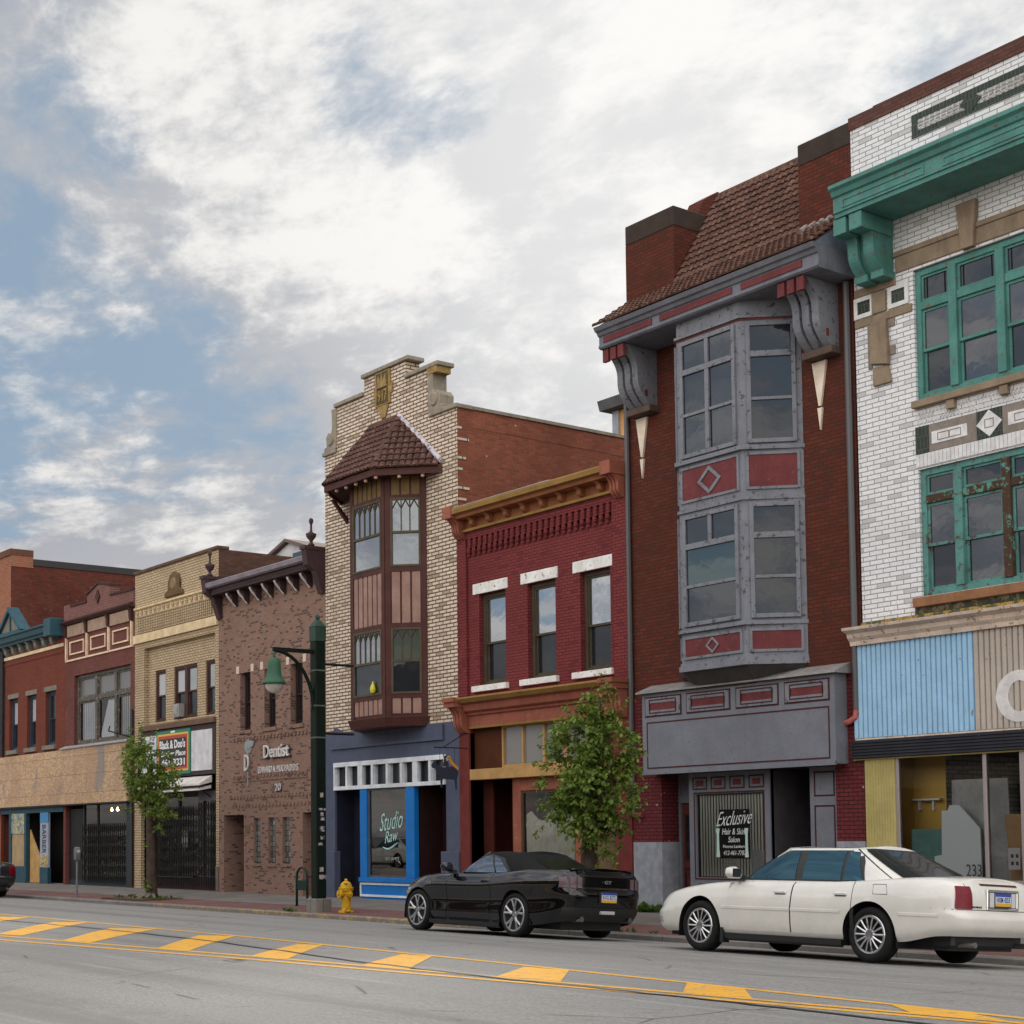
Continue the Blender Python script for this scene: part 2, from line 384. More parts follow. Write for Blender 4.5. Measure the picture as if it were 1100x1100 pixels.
def console(mb, x0, x1, y, d0, z0, d1, z1, ribs=1, gap=.04):
    prof = scroll(d0, z0, d1, z1); w = (x1 - x0 - gap * (ribs - 1)) / ribs
    pts = [(y - d, z) for d, z in prof] + [(y, z0), (y, z1)]
    for k in range(ribs):
        a = x0 + k * (w + gap); mb.prism_x(pts, a, a + w)
    if ribs > 1:
        mb.prism_x([(y - d * .8, z) for d, z in prof] + [(y, z0), (y, z1)], x0 + .01, x1 - .01)
    return mb
def tile_slope(mb, quad, col=.19, row=.30, r=.075):
    """pantiles on a roof plane: quad = eave left, eave right, ridge right, ridge left"""
    A, B, Cc, D = [Vector(q) for q in quad]
    nrm = (B - A).cross(D - A).normalized()
    if nrm.z < 0: nrm = -nrm
    H = ((D - A) - (B - A).normalized() * (D - A).dot((B - A).normalized())).length
    ud = (B - A).normalized(); vd = nrm.cross(ud)
    if vd.z < 0: vd = -vd
    nr = max(1, round(H / row)); L = (B - A).length
    def span(h):
        tl = (D - A); tr = (Cc - B)
        fl = h / max(1e-6, tl.dot(vd)); fr = h / max(1e-6, tr.dot(vd))
        return (A + tl * fl - A).dot(ud), L + (tr * fr).dot(ud)
    for j in range(nr):
        h0 = H * j / nr; h1 = H * (j + 1) / nr + .03
        k = 0
        lo, hi = span(min(H, (h0 + h1) / 2))
        n0 = math.floor(lo / col) - 1
        while True:
            u = (n0 + k) * col + col / 2; k += 1
            if u > hi + .02: break
            if u < lo - .02: continue
            jit = random.uniform(-.008, .008)
            vs = []
            for hh, lift in ((h0 - .02 + jit, .055), (h1, .012)):
                for q in range(7):
                    a = math.pi * q / 6
                    vs.append(A + ud * (u - col * .5 * math.cos(a)) + vd * hh + nrm * (math.sin(a) * r + lift))
            fs = [(q, q + 1, 8 + q, 7 + q) for q in range(6)] + [(6, 5, 4, 3, 2, 1, 0)]
            mb.add(vs, fs)
    # decking under the tiles
    mb.quad(A, B, Cc, D)
    return mb
# ================================================================== setting
PROF = [(-90, -.10), (-6, -.10), (-5.9, -.02), (.5, -.02), (2.0, .03), (4, .10), (7, .17), (10, .165), (13, .10), (15.25, 0.0), (17.92, -.175)]
def zroad(y):
    for (a, za), (b, zb) in zip(PROF, PROF[1:]):
        if a <= y <= b: return za + (zb - za) * (y - a) / (b - a)
    return -.175
def asphalt():
    m, t, b = newmat('worn_asphalt'); o = coords(t)
    v1 = noise_n(t, o, 26, 5, .75); v2 = noise_n(t, o, 75, 3, .7); v3 = noise_n(t, o, .35, 6, .6)
    c = mixc(t, mapr(t, v1, .3, .7), (.195, .185, .172), (.355, .338, .315))
    c = mixc(t, mapr(t, v2, .50, .66, 0, .75), c, (.13, .125, .12))
    c = mixc(t, mapr(t, v3, .35, .7, 0, .5), c, (.24, .235, .23))
    mp = nn(t, 'ShaderNodeMapping'); t.links.new(o, mp.inputs[0]); mp.inputs['Scale'].default_value = (.05, 1.0, 1.0)
    s1 = noise_n(t, mp.outputs[0], 1.3, 5, .6); s2 = noise_n(t, mp.outputs[0], 5.0, 4, .6)
    c = mixc(t, mapr(t, s1, .48, .70, 0, .7), c, (.185, .178, .168))
    c = mixc(t, mapr(t, s2, .55, .75, 0, .35), c, (.43, .42, .40))
    wv = noise_n(t, o, .9, 3, .5); pt = noise_n(t, o, 1.7, 9, .68, .4)
    c = mixc(t, mapr(t, pt, .58, .72, 0, .55), c, (.16, .152, .143)); c = mixc(t, mapr(t, noise_n(t, o, 3.1, 4, .5), .72, .77, 0, .6), c, (.09, .088, .085))
    vo = nn(t, 'ShaderNodeTexVoronoi', feature='DISTANCE_TO_EDGE'); 
    dv = vmath(t, 'MULTIPLY_ADD', nn(t, 'ShaderNodeTexNoise').outputs['Color'], (.9, .9, 0)); t.links.new(o, dv.inputs[2])
    t.links.new(dv.outputs[0], vo.inputs['Vector']); vo.inputs['Scale'].default_value = .33
    cr = mapr(t, vo.outputs['Distance'], 0.0, .011, 1, 0)
    cr = fmath(t, 'MULTIPLY', cr, mapr(t, wv, .48, .6))
    c = mixc(t, fmath(t, 'MULTIPLY', cr, .7), c, (.05, .05, .05))
    ys_ = nn(t, 'ShaderNodeSeparateXYZ'); t.links.new(o, ys_.inputs[0])
    yw = fmath(t, 'ADD', ys_.outputs[1], fmath(t, 'MULTIPLY', noise_n(t, mp.outputs[0], 2.0, 3, .5), .8))
    for yc, hw, k in ((13.4, .75, .34), (14.9, .30, .20), (5.6, .8, .34), (4.2, .3, .2), (7.2, .3, .2)):     # oil and tyre darkening along the lanes
        ln = mapr(t, fmath(t, 'ABSOLUTE', fmath(t, 'SUBTRACT', yw, yc + .4)), 0.0, hw, k, 0.0)
        c = mixc(t, fmath(t, 'MULTIPLY', ln, mapr(t, pt, .3, .6, .4, 1.0)), c, (.11, .105, .098))
    t.links.new(c, b.inputs['Base Color']); b.inputs['Roughness'].default_value = .82; b.inputs['Specular IOR Level'].default_value = .3
    bump(t, b, v1, .5, .01)
    return m
M_ROAD = asphalt()
mb = MB(); xs = [-500, -200, -90, -70, -60, -50, -40, -30, -20, -10, 0, 10, 30, 90, 300]
ys = [p for p, _ in PROF[3:]]
for i in range(len(xs) - 1):
    for j in range(len(ys) - 1):
        mb.quad((xs[i], ys[j], zroad(ys[j])), (xs[i + 1], ys[j], zroad(ys[j])), (xs[i + 1], ys[j + 1], zroad(ys[j + 1])), (xs[i], ys[j + 1], zroad(ys[j + 1])))
structure(mb.build('road', M_ROAD))
mb = MB(); mb.quad((-1500, -1500, -.4), (1500, -1500, -.4), (1500, 1500, -.4), (-1500, 1500, -.4))
structure(mb.build('ground', paint('dirt', (.14, .13, .11), scale=.2)))
def concrete(name, col, joint=1.5):
    m, t, b = newmat(name); o = coords(t)
    f = noise_n(t, o, 1.1, 8, .65); g = noise_n(t, o, 40, 4, .65); h = noise_n(t, o, 5, 6, .7)
    c = mixc(t, mapr(t, f, .3, .7), scl(col, .72), scl(col, 1.15)); c = mixc(t, mapr(t, g, .4, .7, 0, .4), c, scl(col, .5)); c = mixc(t, mapr(t, h, .56, .7, 0, .5), c, scl(col, .45))
    br = nn(t, 'ShaderNodeTexBrick'); t.links.new(o, br.inputs['Vector'])
    for k, v in (('Scale', 1.0), ('Mortar Size', .012), ('Brick Width', joint), ('Row Height', joint)): br.inputs[k].default_value = v
    br.offset = 0
    c = mixc(t, fmath(t, 'MULTIPLY', br.outputs['Fac'], .8), c, scl(col, .3))
    t.links.new(c, b.inputs['Base Color']); b.inputs['Roughness'].default_value = .85; bump(t, b, g, .4, .01)
    return m
def paverm():
    m, t, b = newmat('brick_pavers'); o = coords(t)
    br = nn(t, 'ShaderNodeTexBrick'); t.links.new(o, br.inputs['Vector'])
    for k, v in (('Color1', (.15, .055, .048, 1)), ('Color2', (.20, .08, .068, 1)), ('Mortar', (.07, .055, .05, 1)), ('Scale', 1.0), ('Mortar Size', .006), ('Brick Width', .2), ('Row Height', .1)): br.inputs[k].default_value = v
    f = noise_n(t, o, .8, 7, .65); c = mixc(t, mapr(t, f, .45, .7, 0, .6), br.outputs['Color'], (.17, .13, .115)); g = noise_n(t, o, 30, 4, .6)
    c = mixc(t, mapr(t, g, .4, .7, 0, .5), c, (.07, .03, .028))
    t.links.new(c, b.inputs['Base Color']); b.inputs['Roughness'].default_value = .8; bump(t, b, g, .4, .01)
    return m
M_CONC = concrete('sidewalk_concrete', (.185, .163, .147)); M_PAVE = paverm()
def zwalk(y): return -.078 + (y - 17.92) / (22.0 - 17.92) * .078
mb = MB(); mb.prism_x([(19.5, -.5), (19.5, zwalk(19.5)), (22.6, .012), (22.6, -.5)], -500, 300); structure(mb.build('sidewalk', M_CONC))
mb = MB(); mb.prism_x([(18.08, -.5), (18.08, zwalk(18.08)), (19.495, zwalk(19.495)), (19.495, -.5)], -500, 300); structure(mb.build('brick_pavement', M_PAVE))
def kerbm(name, col, chip, amt):
    return paint(name, col, rough=.85, var=.25, scale=1.5, peel=chip, peel_amt=amt, bmp=.4, streak=0)
M_KERB = concrete('kerb_stone', (.20, .18, .165), 2.4) if True else kerbm('kerb_stone', (.20, .18, .165), (.1, .09, .085), .4); M_KERBY = kerbm('kerb_yellow_paint', (.33, .23, .11), (.19, .17, .15), 1.35)
for a, b_, mm in ((-500, -38.6, M_KERB), (-38.595, -24.6, M_KERBY), (-24.595, 300, M_KERB)):
    mb = MB(); mb.prism_x([(17.92, -.4), (17.92, -.10), (17.945, -.078), (18.075, -.072), (18.075, -.4)], a, b_); structure(mb.build('kerb', mm))
# opposite side of the street, under and behind the viewpoint
mb = MB(); mb.prism_x([(-6.0, -.5), (-6.0, .02), (.48, .0), (.48, -.5)], -500, 300); structure(mb.build('sidewalk', M_CONC))

# --- painted centre markings, 4 mm above the road
def yellowm():
    m, t, b = newmat('road_yellow'); o = coords(t)
    f = noise_n(t, o, 9, 8, .7); g = noise_n(t, o, 90, 3, .6)
    c = mixc(t, mapr(t, g, .35, .7), (.80, .38, .03), (.86, .46, .055))
    c = mixc(t, mapr(t, f, .53, .64, 0, .75), c, (.30, .25, .17)); c = mixc(t, mapr(t, noise_n(t, o, 45, 5, .75), .56, .64, 0, .55), c, (.25, .22, .17)); c = mixc(t, mapr(t, noise_n(t, o, 1.1, 5, .6), .5, .7, 0, .35), c, (.42, .25, .06))
    t.links.new(c, b.inputs['Base Color']); b.inputs['Roughness'].default_value = .7; b.inputs['Specular IOR Level'].default_value = .3
    return m
M_YEL = yellowm()
def strip(mb, pts, w, h=.004):
    for (xa, ya), (xb, yb) in zip(pts, pts[1:]):
        n = max(1, int(abs(xb - xa) / 2))
        for k in range(n):
            p0, p1 = k / n, (k + 1) / n
            a = (xa + (xb - xa) * p0, ya + (yb - ya) * p0); b = (xa + (xb - xa) * p1, ya + (yb - ya) * p1)
            mb.quad((a[0], a[1] - w / 2, zroad(a[1] - w / 2) + h), (b[0], b[1] - w / 2, zroad(b[1] - w / 2) + h), (b[0], b[1] + w / 2, zroad(b[1] + w / 2) + h), (a[0], a[1] + w / 2, zroad(a[1] + w / 2) + h))
UP = [(-75, 10.6), (-45, 11.2), (-31.4, 11.36), (-21.05, 11.36), (-14.4, 11.08), (-7.3, 10.66), (-2, 10.45)]
LA = [(-60, 7.0), (-35, 7.55), (-23.8, 8.62), (-17.33, 9.37), (-12.73, 9.83), (-7.2, 10.34), (-2, 10.42)]
LB = [(-60, 6.72), (-35, 7.27), (-22.7, 8.30), (-16.87, 9.13), (-12.45, 9.60), (-7.24, 10.16), (-2, 10.22)]
for ln in (UP, LA, LB):
    mb = MB(); strip(mb, ln, .11); structure(mb.build('yellow_line', M_YEL))
STR = [((-29.3, 8.25), (-32.6, 10.9), (-32.2, 11.3), (-28.4, 8.3)), ((-26.9, 8.5), (-30.3, 10.9), (-29.8, 11.3), (-26.1, 8.6)), ((-24.41, 8.72), (-27.5, 10.85), (-27.1, 11.34), (-23.71, 8.85)), ((-22.09, 8.84), (-24.8, 10.75), (-24.24, 11.34), (-21.33, 8.96)), ((-19.56, 9.14), (-21.98, 10.95), (-21.53, 11.34), (-18.84, 9.25)),
       ((-17.43, 9.38), (-19.13, 11.02), (-18.78, 11.22), (-16.71, 9.5)), ((-15.25, 9.62), (-16.55, 11.02), (-16.0, 11.1), (-14.45, 9.72)), ((-13.04, 9.86), (-13.94, 10.92), (-13.24, 10.98), (-12.13, 9.95)), ((-10.5, 10.04), (-11.29, 10.86), (-10.48, 10.82), (-9.75, 10.16)), ((-8.13, 10.28), (-8.68, 10.70), (-7.88, 10.68), (-7.3, 10.38))]
for q in STR:
    mb = MB(); n = 5
    for k in range(n):
        l0 = [q[0][i] + (q[1][i] - q[0][i]) * k / n for i in (0, 1)]; l1 = [q[0][i] + (q[1][i] - q[0][i]) * (k + 1) / n for i in (0, 1)]
        r0 = [q[3][i] + (q[2][i] - q[3][i]) * k / n for i in (0, 1)]; r1 = [q[3][i] + (q[2][i] - q[3][i]) * (k + 1) / n for i in (0, 1)]
        mb.quad(*[(p[0], p[1], zroad(p[1]) + .0045) for p in (l0, r0, r1, l1)])
    structure(mb.build('yellow_stripe', M_YEL))
mb = MB(); cr = []
base = [(-60, 9.2), (-40, 9.9), (-29, 10.35), (-24.5, 10.55), (-20, 10.35), (-15.8, 9.85), (-12.85, 9.72), (-10.7, 9.78), (-8.5, 9.75), (-5, 9.6)]
for (xa, ya), (xb, yb) in zip(base, base[1:]):
    for k in range(8):
        cr.append((xa + (xb - xa) * k / 8, ya + (yb - ya) * k / 8 + random.uniform(-.03, .03)))
strip(mb, cr, .06, .008); structure(mb.build('tar_seam', plain('tar', (.025, .025, .027), .6)))

# ================================================================== building materials
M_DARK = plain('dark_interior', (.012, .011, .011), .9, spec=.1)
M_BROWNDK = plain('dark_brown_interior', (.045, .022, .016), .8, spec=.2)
M_ROOF = paint('tar_roof', (.05, .05, .05), .9)
G_DK = glassm('old_window_glass', .012); G_MID = glassm('sky_window_glass', .045); G_HI = glassm('bright_window_glass', .34, tint=(.07, .075, .08), gcol=(.88, .94, 1.0)); G_BLUE = glassm('blue_window_glass', .06, tint=(.02, .03, .035), gcol=(.6, .8, .88))
G_GRN = glassm('green_leaded_glass', .0, tint=(.03, .035, .012)); G_CLEAR = clearglass('shop_glass'); G_CURT = glassm('curtained_glass', .04, tint=(.42, .42, .44))
M_BLACKM = paint('black_painted_metal', (.018, .018, .02), .5, streak=.1)
M_STONE = paint('grey_stone', C(120, 110, 98), .85, scale=4, streak=.5)
M_TILE = paint('roof_tile', (.095, .047, .038), .75, var=.35, scale=3.2, streak=.0, peel=(.19, .11, .085), peel_amt=.3)
M_TILEG = paint('weathered_roof_tile', (.108, .054, .040), .75, var=.4, scale=2.6, streak=.0, peel=(.19, .11, .08), peel_amt=.45)

def body(root, x0, x1, top, mat, holes=(), depth=13.0, y=FY, z0=-.35, rd=.18, name='wall'):
    b = MB(); wall_grid(b, x0, x1, z0, top, y, list(holes), rd); shell(b, x0, x1, z0, top, y, depth)
    w = b.build(name, mat, root)
    r = MB(); r.quad((x0 + .02, y + .3, top - .35), (x1 - .02, y + .3, top - .35), (x1 - .02, y + depth - .02, top - .5), (x0 + .02, y + depth - .02, top - .5)).build('roof', M_ROOF, root)
    return w
def cornice(root, prof, x0, x1, mat, name='cornice', y=FY, bevel=0.0):
    """profile points are (out from wall, z)"""
    b = MB(); b.prism_x([(y - d, z) for d, z in prof], x0, x1); return recalc(b.build(name, mat, root, bevel=bevel))
def slab(root, x0, x1, d, z0, z1, mat, name, y=FY, back=.02, bevel=.008, label=None):
    return MB().box(x0, x1, y - d, y + back, z0, z1).build(name, mat, root, bevel=bevel, label=label)

# ================================================================== I: white glazed brick building with teal trim
def building_white():
    r = thing('brick_building', 'white glazed brick building with teal cornice and windows above a blue sign', 'building', (-13, FY, 0))
    X0, X1 = -18.27, -8.2
    white = brickm('white_glazed_brick', (.83, .83, .84), (.76, .76, .78), (.27, .26, .255), bw=.29, bh=.085, ms=.010, rough=.35, grime=.28, grime_col=(.34, .31, .28), dark=(.55, .53, .52), dark_amt=.12)
    teal = paint('teal_paint', C(84, 136, 128, .95), .55, peel=(.16, .11, .08), peel_amt=.18, streak=.3, streak_col=(.04, .12, .10))
    tealw = paint('worn_teal_paint', C(88, 136, 130, 1.0), .65, peel=(.10, .06, .045), peel_amt=.35, streak=.4, streak_col=(.08, .05, .035))
    tan = paint('tan_stone', C(132, 116, 98, 1.15), .8, scale=3, streak=.4)
    redb = brickm('coping_brick', (.16, .07, .055), (.12, .05, .04), (.07, .06, .055), grime=.5)
    dgreen = brickm('green_glazed_brick', (.022, .035, .026), (.035, .05, .035), (.09, .09, .085), bw=.075, bh=.22, ms=.008, rough=.3, grime=.2)
    greyb = paint('grey_band', C(112, 104, 97, 1.5), .8, scale=6)
    WX0, WX1 = -16.97, -13.56
    hol = [(WX0, WX1, 9.0, 11.3, .14), (WX0, WX1, 5.6, 7.8, .14), (-17.6, -10.0, .0, 2.87, .02)]
    body(r, X0, X1, 14.28, white, hol, 13)
    cp = MB(); cp.box(X0 + .55, X1, FY - .03, FY + .3, 14.27, 14.52); cp.box(X0 - .02, X0 + .55, FY - .03, FY + .35, 14.27, 14.50); cp.build('coping', redb, r)
    # herringbone panel of the parapet
    pn = MB(); pn.frame(-16.9, -11.2, 13.62, 14.04, .12, FY - .012, FY + .01, .11, .11); pf = pn.build('parapet_panel', dgreen, r)
    dm = MB(); dm.prism_y([(-15.68 - .22, 13.83), (-15.68, 13.83 - .19), (-15.68 + .22, 13.83), (-15.68, 13.83 + .19)], FY - .02, FY); dm.build('diamond', dgreen, pf)
    herr = brickm('herringbone_brick', (.58, .56, .55), (.52, .50, .49), (.16, .15, .14), bw=.3, bh=.06, ms=.01, grime=.5, grime_col=(.3, .24, .18))
    hb = MB()
    k = 0; x = -16.76
    while x < -11.4:
        for j in range(4):
            z = 13.735 + j * .0475
            hb.quad((x, FY - .008, z), (x + .10, FY - .008, z + .02), (x + .10, FY - .008, z + .055), (x, FY - .008, z + .035))
        x += .12
    hb.build('herringbone', herr, pf)
    # main cornice
    prof = [(0, 12.32), (.90, 12.32), (.90, 12.40), (.93, 12.40), (.93, 12.66), (.97, 12.68), (1.0, 12.76), (1.06, 12.80), (1.06, 12.86), (.98, 12.90), (.4, 13.12), (0, 13.2)]
    co = cornice(r, prof, -17.92, -6.5, teal)
    pp = MB(); 
    for a in (-17.72, -15.6, -13.5, -11.4): pp.frame(a, a + 1.75, 12.45, 12.61, .035, FY - .945, FY - .925)
    pp.build('cornice_panel', teal, co)
    cb = MB(); console(cb, -17.95, -17.38, FY, .24, 11.32, .84, 12.315, ribs=2, gap=.13); recalc(cb.build('console', teal, r))
    for a, b_ in ((-17.98, -17.70), (-17.63, -17.35)):
        MB().box(a, b_, FY - .88, FY - .02, 12.02, 12.31).build('console_block', teal, r, bevel=.01); MB().box(a, b_, FY - .33, FY, 11.27, 11.40).build('console_foot', teal, r, bevel=.01)
    # tan stone belt courses and keystone
    slab(r, -17.33, -12.9, .03, 11.36, 11.64, tan, 'stone_belt'); slab(r, -17.36, -12.9, .055, 11.64, 11.73, tan, 'stone_belt')
    k = MB(); k.prism_y([(-15.90, 11.33), (-15.66, 11.33), (-15.58, 12.12), (-15.98, 12.12)], FY - .11, FY); k.build('keystone', tan, r, bevel=.01)
    slab(r, -18.26, -17.0, .03, 10.60, 10.74, tan, 'stone_belt'); slab(r, -18.26, -17.34, .03, 11.16, 11.30, tan, 'stone_belt')
    for a in (-18.29 + .03, -17.50):
        q = MB(); q.frame(a, a + .44, 10.76, 11.14, .075, FY - .04, FY); f = q.build('square_frame', paint('white_tile', (.72, .71, .68), .4), r)
        MB().box(a + .075, a + .365, FY - .02, FY, 10.835, 11.065).build('square_tile', dgreen, f)
    slab(r, -17.86, -17.55, .045, 10.76, 11.14, tan, 'stone_block')
    kk = MB(); kk.prism_y([(-17.86, 10.60), (-17.52, 10.60), (-17.50, 9.78), (-17.88, 9.86)], FY - .10, FY); kk.build('stone_drop', tan, r, bevel=.01)
    kk = MB(); kk.prism_y([(-17.86, 9.80), (-17.52, 9.76), (-17.46, 9.46), (-17.86, 9.46)], FY - .06, FY); kk.build('stone_drop', tan, r, bevel=.01)
    q = MB(); q.box(-17.98, -17.9, FY - .02, FY, 9.8, 10.6); q.box(-17.5, -17.38, FY - .02, FY, 9.95, 10.1); q.box(-17.5, -17.38, FY - .02, FY, 10.45, 10.59); q.build('grey_brick_trim', greyb, r)
    # two window groups of four lights
    def group(z0, z1, zt, mat, mullmat, worn):
        y = FY + .05
        b = MB(); b.frame(WX0 + .002, WX1 - .002, z0 + .002, z1 - .002, .11, y, y + .12)
        w = b.build('window', mat, r, bevel=.006)
        lights = []; x = WX0 + .11
        for i, wd in enumerate((.58, .775, .775, .58)):
            lights.append((x, x + wd)); x += wd
            if i < 3:
                mm = mullmat if (worn and i == 1) else mat
                MB().box(x + .004, x + .166, y - .03, y + .11, z0 + .11, z1 - .11).build('mullion', mm, w, bevel=.008); x += .17
        zm = z0 + .11 + (zt - z0 - .11) * .49
        for i, (a, b_) in enumerate(lights):
            t = MB(); t.box(a, b_, y - .01, y + .1, zt - .07, zt + .07); t.build('transom_bar', mullmat if worn else mat, w, bevel=.005)
            s = MB(); s.frame(a, b_, zt + .07, z1 - .11, .045, y + .03, y + .08); s.frame(a, b_, zm - .02, zt - .07, .05, y + .03, y + .065); s.frame(a, b_, z0 + .11, zm + .02, .05, y + .066, y + .10); s.build('sash', mat, w)
            if not worn: MB().box(a + .1, a + .112, y + .04, y + .06, zt + .115, z1 - .155).box(b_ - .112, b_ - .1, y + .04, y + .06, zt + .115, z1 - .155).build('lead_came', M_BLACKM, w)
            p = MB(); p.quad((a, y + .055, zt + .07), (b_, y + .055, zt + .07), (b_, y + .055, z1 - .11), (a, y + .055, z1 - .11)).build('pane', G_DK, w)
            p = MB(); p.quad((a, y + .05, zm), (b_, y + .05, zm), (b_, y + .05, zt - .07), (a, y + .05, zt - .07)).build('pane', G_MID, w)
            p = MB(); p.quad((a, y + .09, z0 + .11), (b_, y + .09, z0 + .11), (b_, y + .09, zm), (a, y + .09, zm)).build('pane', G_DK if i != 1 else G_MID, w)
    group(9.0, 11.3, 10.66, teal, teal, False)
    group(5.6, 7.8, 7.27, tealw, paint('rotten_wood', (.075, .045, .03), .85, peel=(.1, .25, .2), peel_amt=.5), True)
    slab(r, -17.0, -13.5, .12, 8.86, 8.98, tan, 'window_sill')
    for a in (-16.3, -15.25, -14.2): slab(r, a, a + .16, .09, 8.70, 8.855, tan, 'sill_bracket')
    hz = MB(); x = -17.0; i = 0
    whb = paint('white_glazed_tile', (.68, .67, .67), .35, scale=6, streak=.2)
    while x < -13.6:
        for j in range(2):
            z = 8.56 + j * .13
            hz.quad((x + .008, FY - .008, z), (x + .10, FY - .008, z + .095), (x + .10, FY - .008, z + .128), (x + .008, FY - .008, z + .033))
        x += .075
    hz.build('herringbone_band', whb, r)
    db = slab(r, -17.0, -13.55, .012, 8.07, 8.54, greyb, 'ornament_band', bevel=0)
    for a in (-17.0, -15.75, -14.35): MB().box(a, a + (.28 if a < -16 else .5), FY - .018, FY, 8.07, 8.54).build('green_brick', dgreen, db)
    for a in (-16.66, -15.14): 
        MB().box(a, a + .72, FY - .02, FY, 8.19, 8.40).build('white_tile', whb, db)
        MB().frame(a + .12, a + .36, 8.23, 8.36, .014, FY - .024, FY).frame(a + .36, a + .6, 8.23, 8.36, .014, FY - .024, FY).build('tile_joint', greyb, db)
    for cxx in (-15.5, -14.1):
        MB().prism_y([(cxx - .25, 8.305), (cxx, 8.305 - .225), (cxx + .25, 8.305), (cxx, 8.305 + .225)], FY - .026, FY).build('white_diamond', whb, db)
        MB().frame(cxx - .09, cxx + .09, 8.23, 8.38, .014, FY - .03, FY).build('tile_joint', greyb, db)
    sb = MB(); x = -17.0
    while x < -13.6: sb.box(x, x + .07, FY - .014, FY, 7.84, 8.055); x += .08
    sb.build('soldier_course', whb, r)
    slab(r, -17.1, -13.4, .10, 5.42, 5.58, paint('brown_sill', C(120, 86, 62, 1.5), .8), 'window_sill')
    slab(r, -17.1, -10, .03, 5.30, 5.418, paint('mossy_band', (.05, .055, .035), .9, peel=(.15, .12, .08), peel_amt=.8), 'mossy_band', bevel=0)
    slab(r, -18.27, -8.5, .05, 5.19, 5.295, paint('ochre_flaking_paint', C(140, 112, 55, 1.5), .8, peel=(.08, .09, .05), peel_amt=1.1), 'ochre_band', bevel=0)
    beige = paint('beige_paint', C(182, 166, 152, 1.6), .6, streak=.3, peel=(.25, .2, .17), peel_amt=.2)
    cornice(r, [(0, 4.885), (.14, 4.885), (.16, 4.96), (.22, 5.02), (.24, 5.09), (.36, 5.14), (.38, 5.19), (0, 5.25)], -18.45, -8.3, beige, 'shop_cornice')
    # corrugated sign
    def corr(a, b_, mat, name, label=None):
        m2 = MB(); n = int(round((b_ - a) / .108)); w = (b_ - a) / n
        for k in range(n):
            x0 = a + w * k; pr = [(x0, .080), (x0 + w * .70, .080), (x0 + w * .78, .040), (x0 + w * .92, .040), (x0 + w, .080)]
            for (xa, da), (xb, db) in zip(pr, pr[1:]): m2.quad((xa, FY - da, 3.24), (xb, FY - db, 3.24), (xb, FY - db, 4.885), (xa, FY - da, 4.885))
        return m2.build(name, mat, r, label=label)
    corr(-18.45, -15.90, paint('blue_sheet_metal', C(138, 172, 196, 1.4), .45, var=.08, streak=.35, streak_col=C(150, 180, 200, 1.3), peel=(.2, .2, .2), peel_amt=-.3), 'blue_sign_sheet')
    bs = corr(-15.895, -8.4, paint('beige_sheet_metal', C(166, 156, 146, 1.3), .5, var=.08, streak=.3, peel=(.2, .15, .1), peel_amt=-.3), 'beige_sign_sheet')
    ring = MB(); n = 40; cxx, cz = -15.05, 3.745
    for k in range(n):
        a0, a1 = 2 * math.pi * k / n, 2 * math.pi * (k + 1) / n
        def q(a, rx, rz): return (cxx + rx * math.cos(a), FY - .086, cz + rz * math.sin(a))
        ring.quad(q(a0, .44, .42), q(a1, .44, .42), q(a1, .20, .25), q(a0, .20, .25))
    ring.build('letter_o', paint('faded_white_letter', (.70, .68, .66), .6, streak=.3, streak_col=(.45, .40, .37), peel=(.3, .25, .2), peel_amt=-.2), bs)
    MB().box(-18.45, -8.4, FY - .07, FY, 3.205, 3.235).build('sign_edge', beige, r)
    sl = MB()
    for k in range(6): sl.prism_x([(FY - .10, 2.885 + k * .053), (FY - .13, 2.885 + k * .053), (FY - .11, 2.936 + k * .053), (FY - .10, 2.936 + k * .053)], -18.5, -8.4)
    sl.box(-18.5, -8.4, FY - .10, FY, 2.88, 3.2); recalc(sl.build('black_fascia_board', paint('black_boards', (.022, .022, .028), .6, peel=(.4, .4, .4), peel_amt=-.55), r))
    ywood = paint('yellow_boards', C(166, 152, 98, 1.15), .7, scale=1.2, streak=.5, streak_col=C(130, 116, 66))
    slab(r, -18.5, -8.4, .07, 2.85, 2.876, ywood, 'yellow_trim', bevel=0)
    yb = MB(); x = -18.27
    while x < -17.66: yb.box(x, x + .056, FY - .05, FY, -.02, 2.848); x += .06
    yb.build('yellow_board_panel', ywood, r)
    # shop window and what stands behind it
    alu = plain('shop_aluminium', (.42, .36, .36), .4, metallic=.5)
    sf = MB(); sf.box(-17.62, -17.55, FY - .03, FY + .05, .70, 2.85); sf.box(-15.83, -15.76, FY - .03, FY + .05, .70, 2.85); sf.box(-17.55, -15.83, FY - .03, FY + .05, .70, .77); sf.box(-15.76, -15.12, FY - .03, FY + .05, .70, .77); sf.box(-15.12, -15.0, FY - .04, FY + .06, 0, 2.85)
    sw = sf.build('shop_window', alu, r, bevel=.004)
    MB().quad((-17.55, FY, .77), (-15.83, FY, .77), (-15.83, FY, 2.85), (-17.55, FY, 2.85)).build('pane', G_CLEAR, sw)
    MB().quad((-15.76, FY, .77), (-15.12, FY, .77), (-15.12, FY, 2.85), (-15.76, FY, 2.85)).build('pane', G_CLEAR, sw)
    MB().box(-17.62, -15.0, FY - .02, FY + .02, -.1, .70).build('bulkhead', ywood, r)
    black = plain('number_black', (.02, .02, .02), .5)
    lettering('233', -16.22, -15.92, .83, 1.03, FY - .004, black, sw, .004)
    dr = MB(); dr.frame(-14.98, -13.95, .05, 2.2, .12, FY - .02, FY + .05); d = dr.build('door', alu, r, bevel=.005)
    MB().quad((-14.86, FY, .15), (-14.07, FY, .15), (-14.07, FY, 2.1), (-14.86, FY, 2.1)).build('pane', G_CLEAR, d)
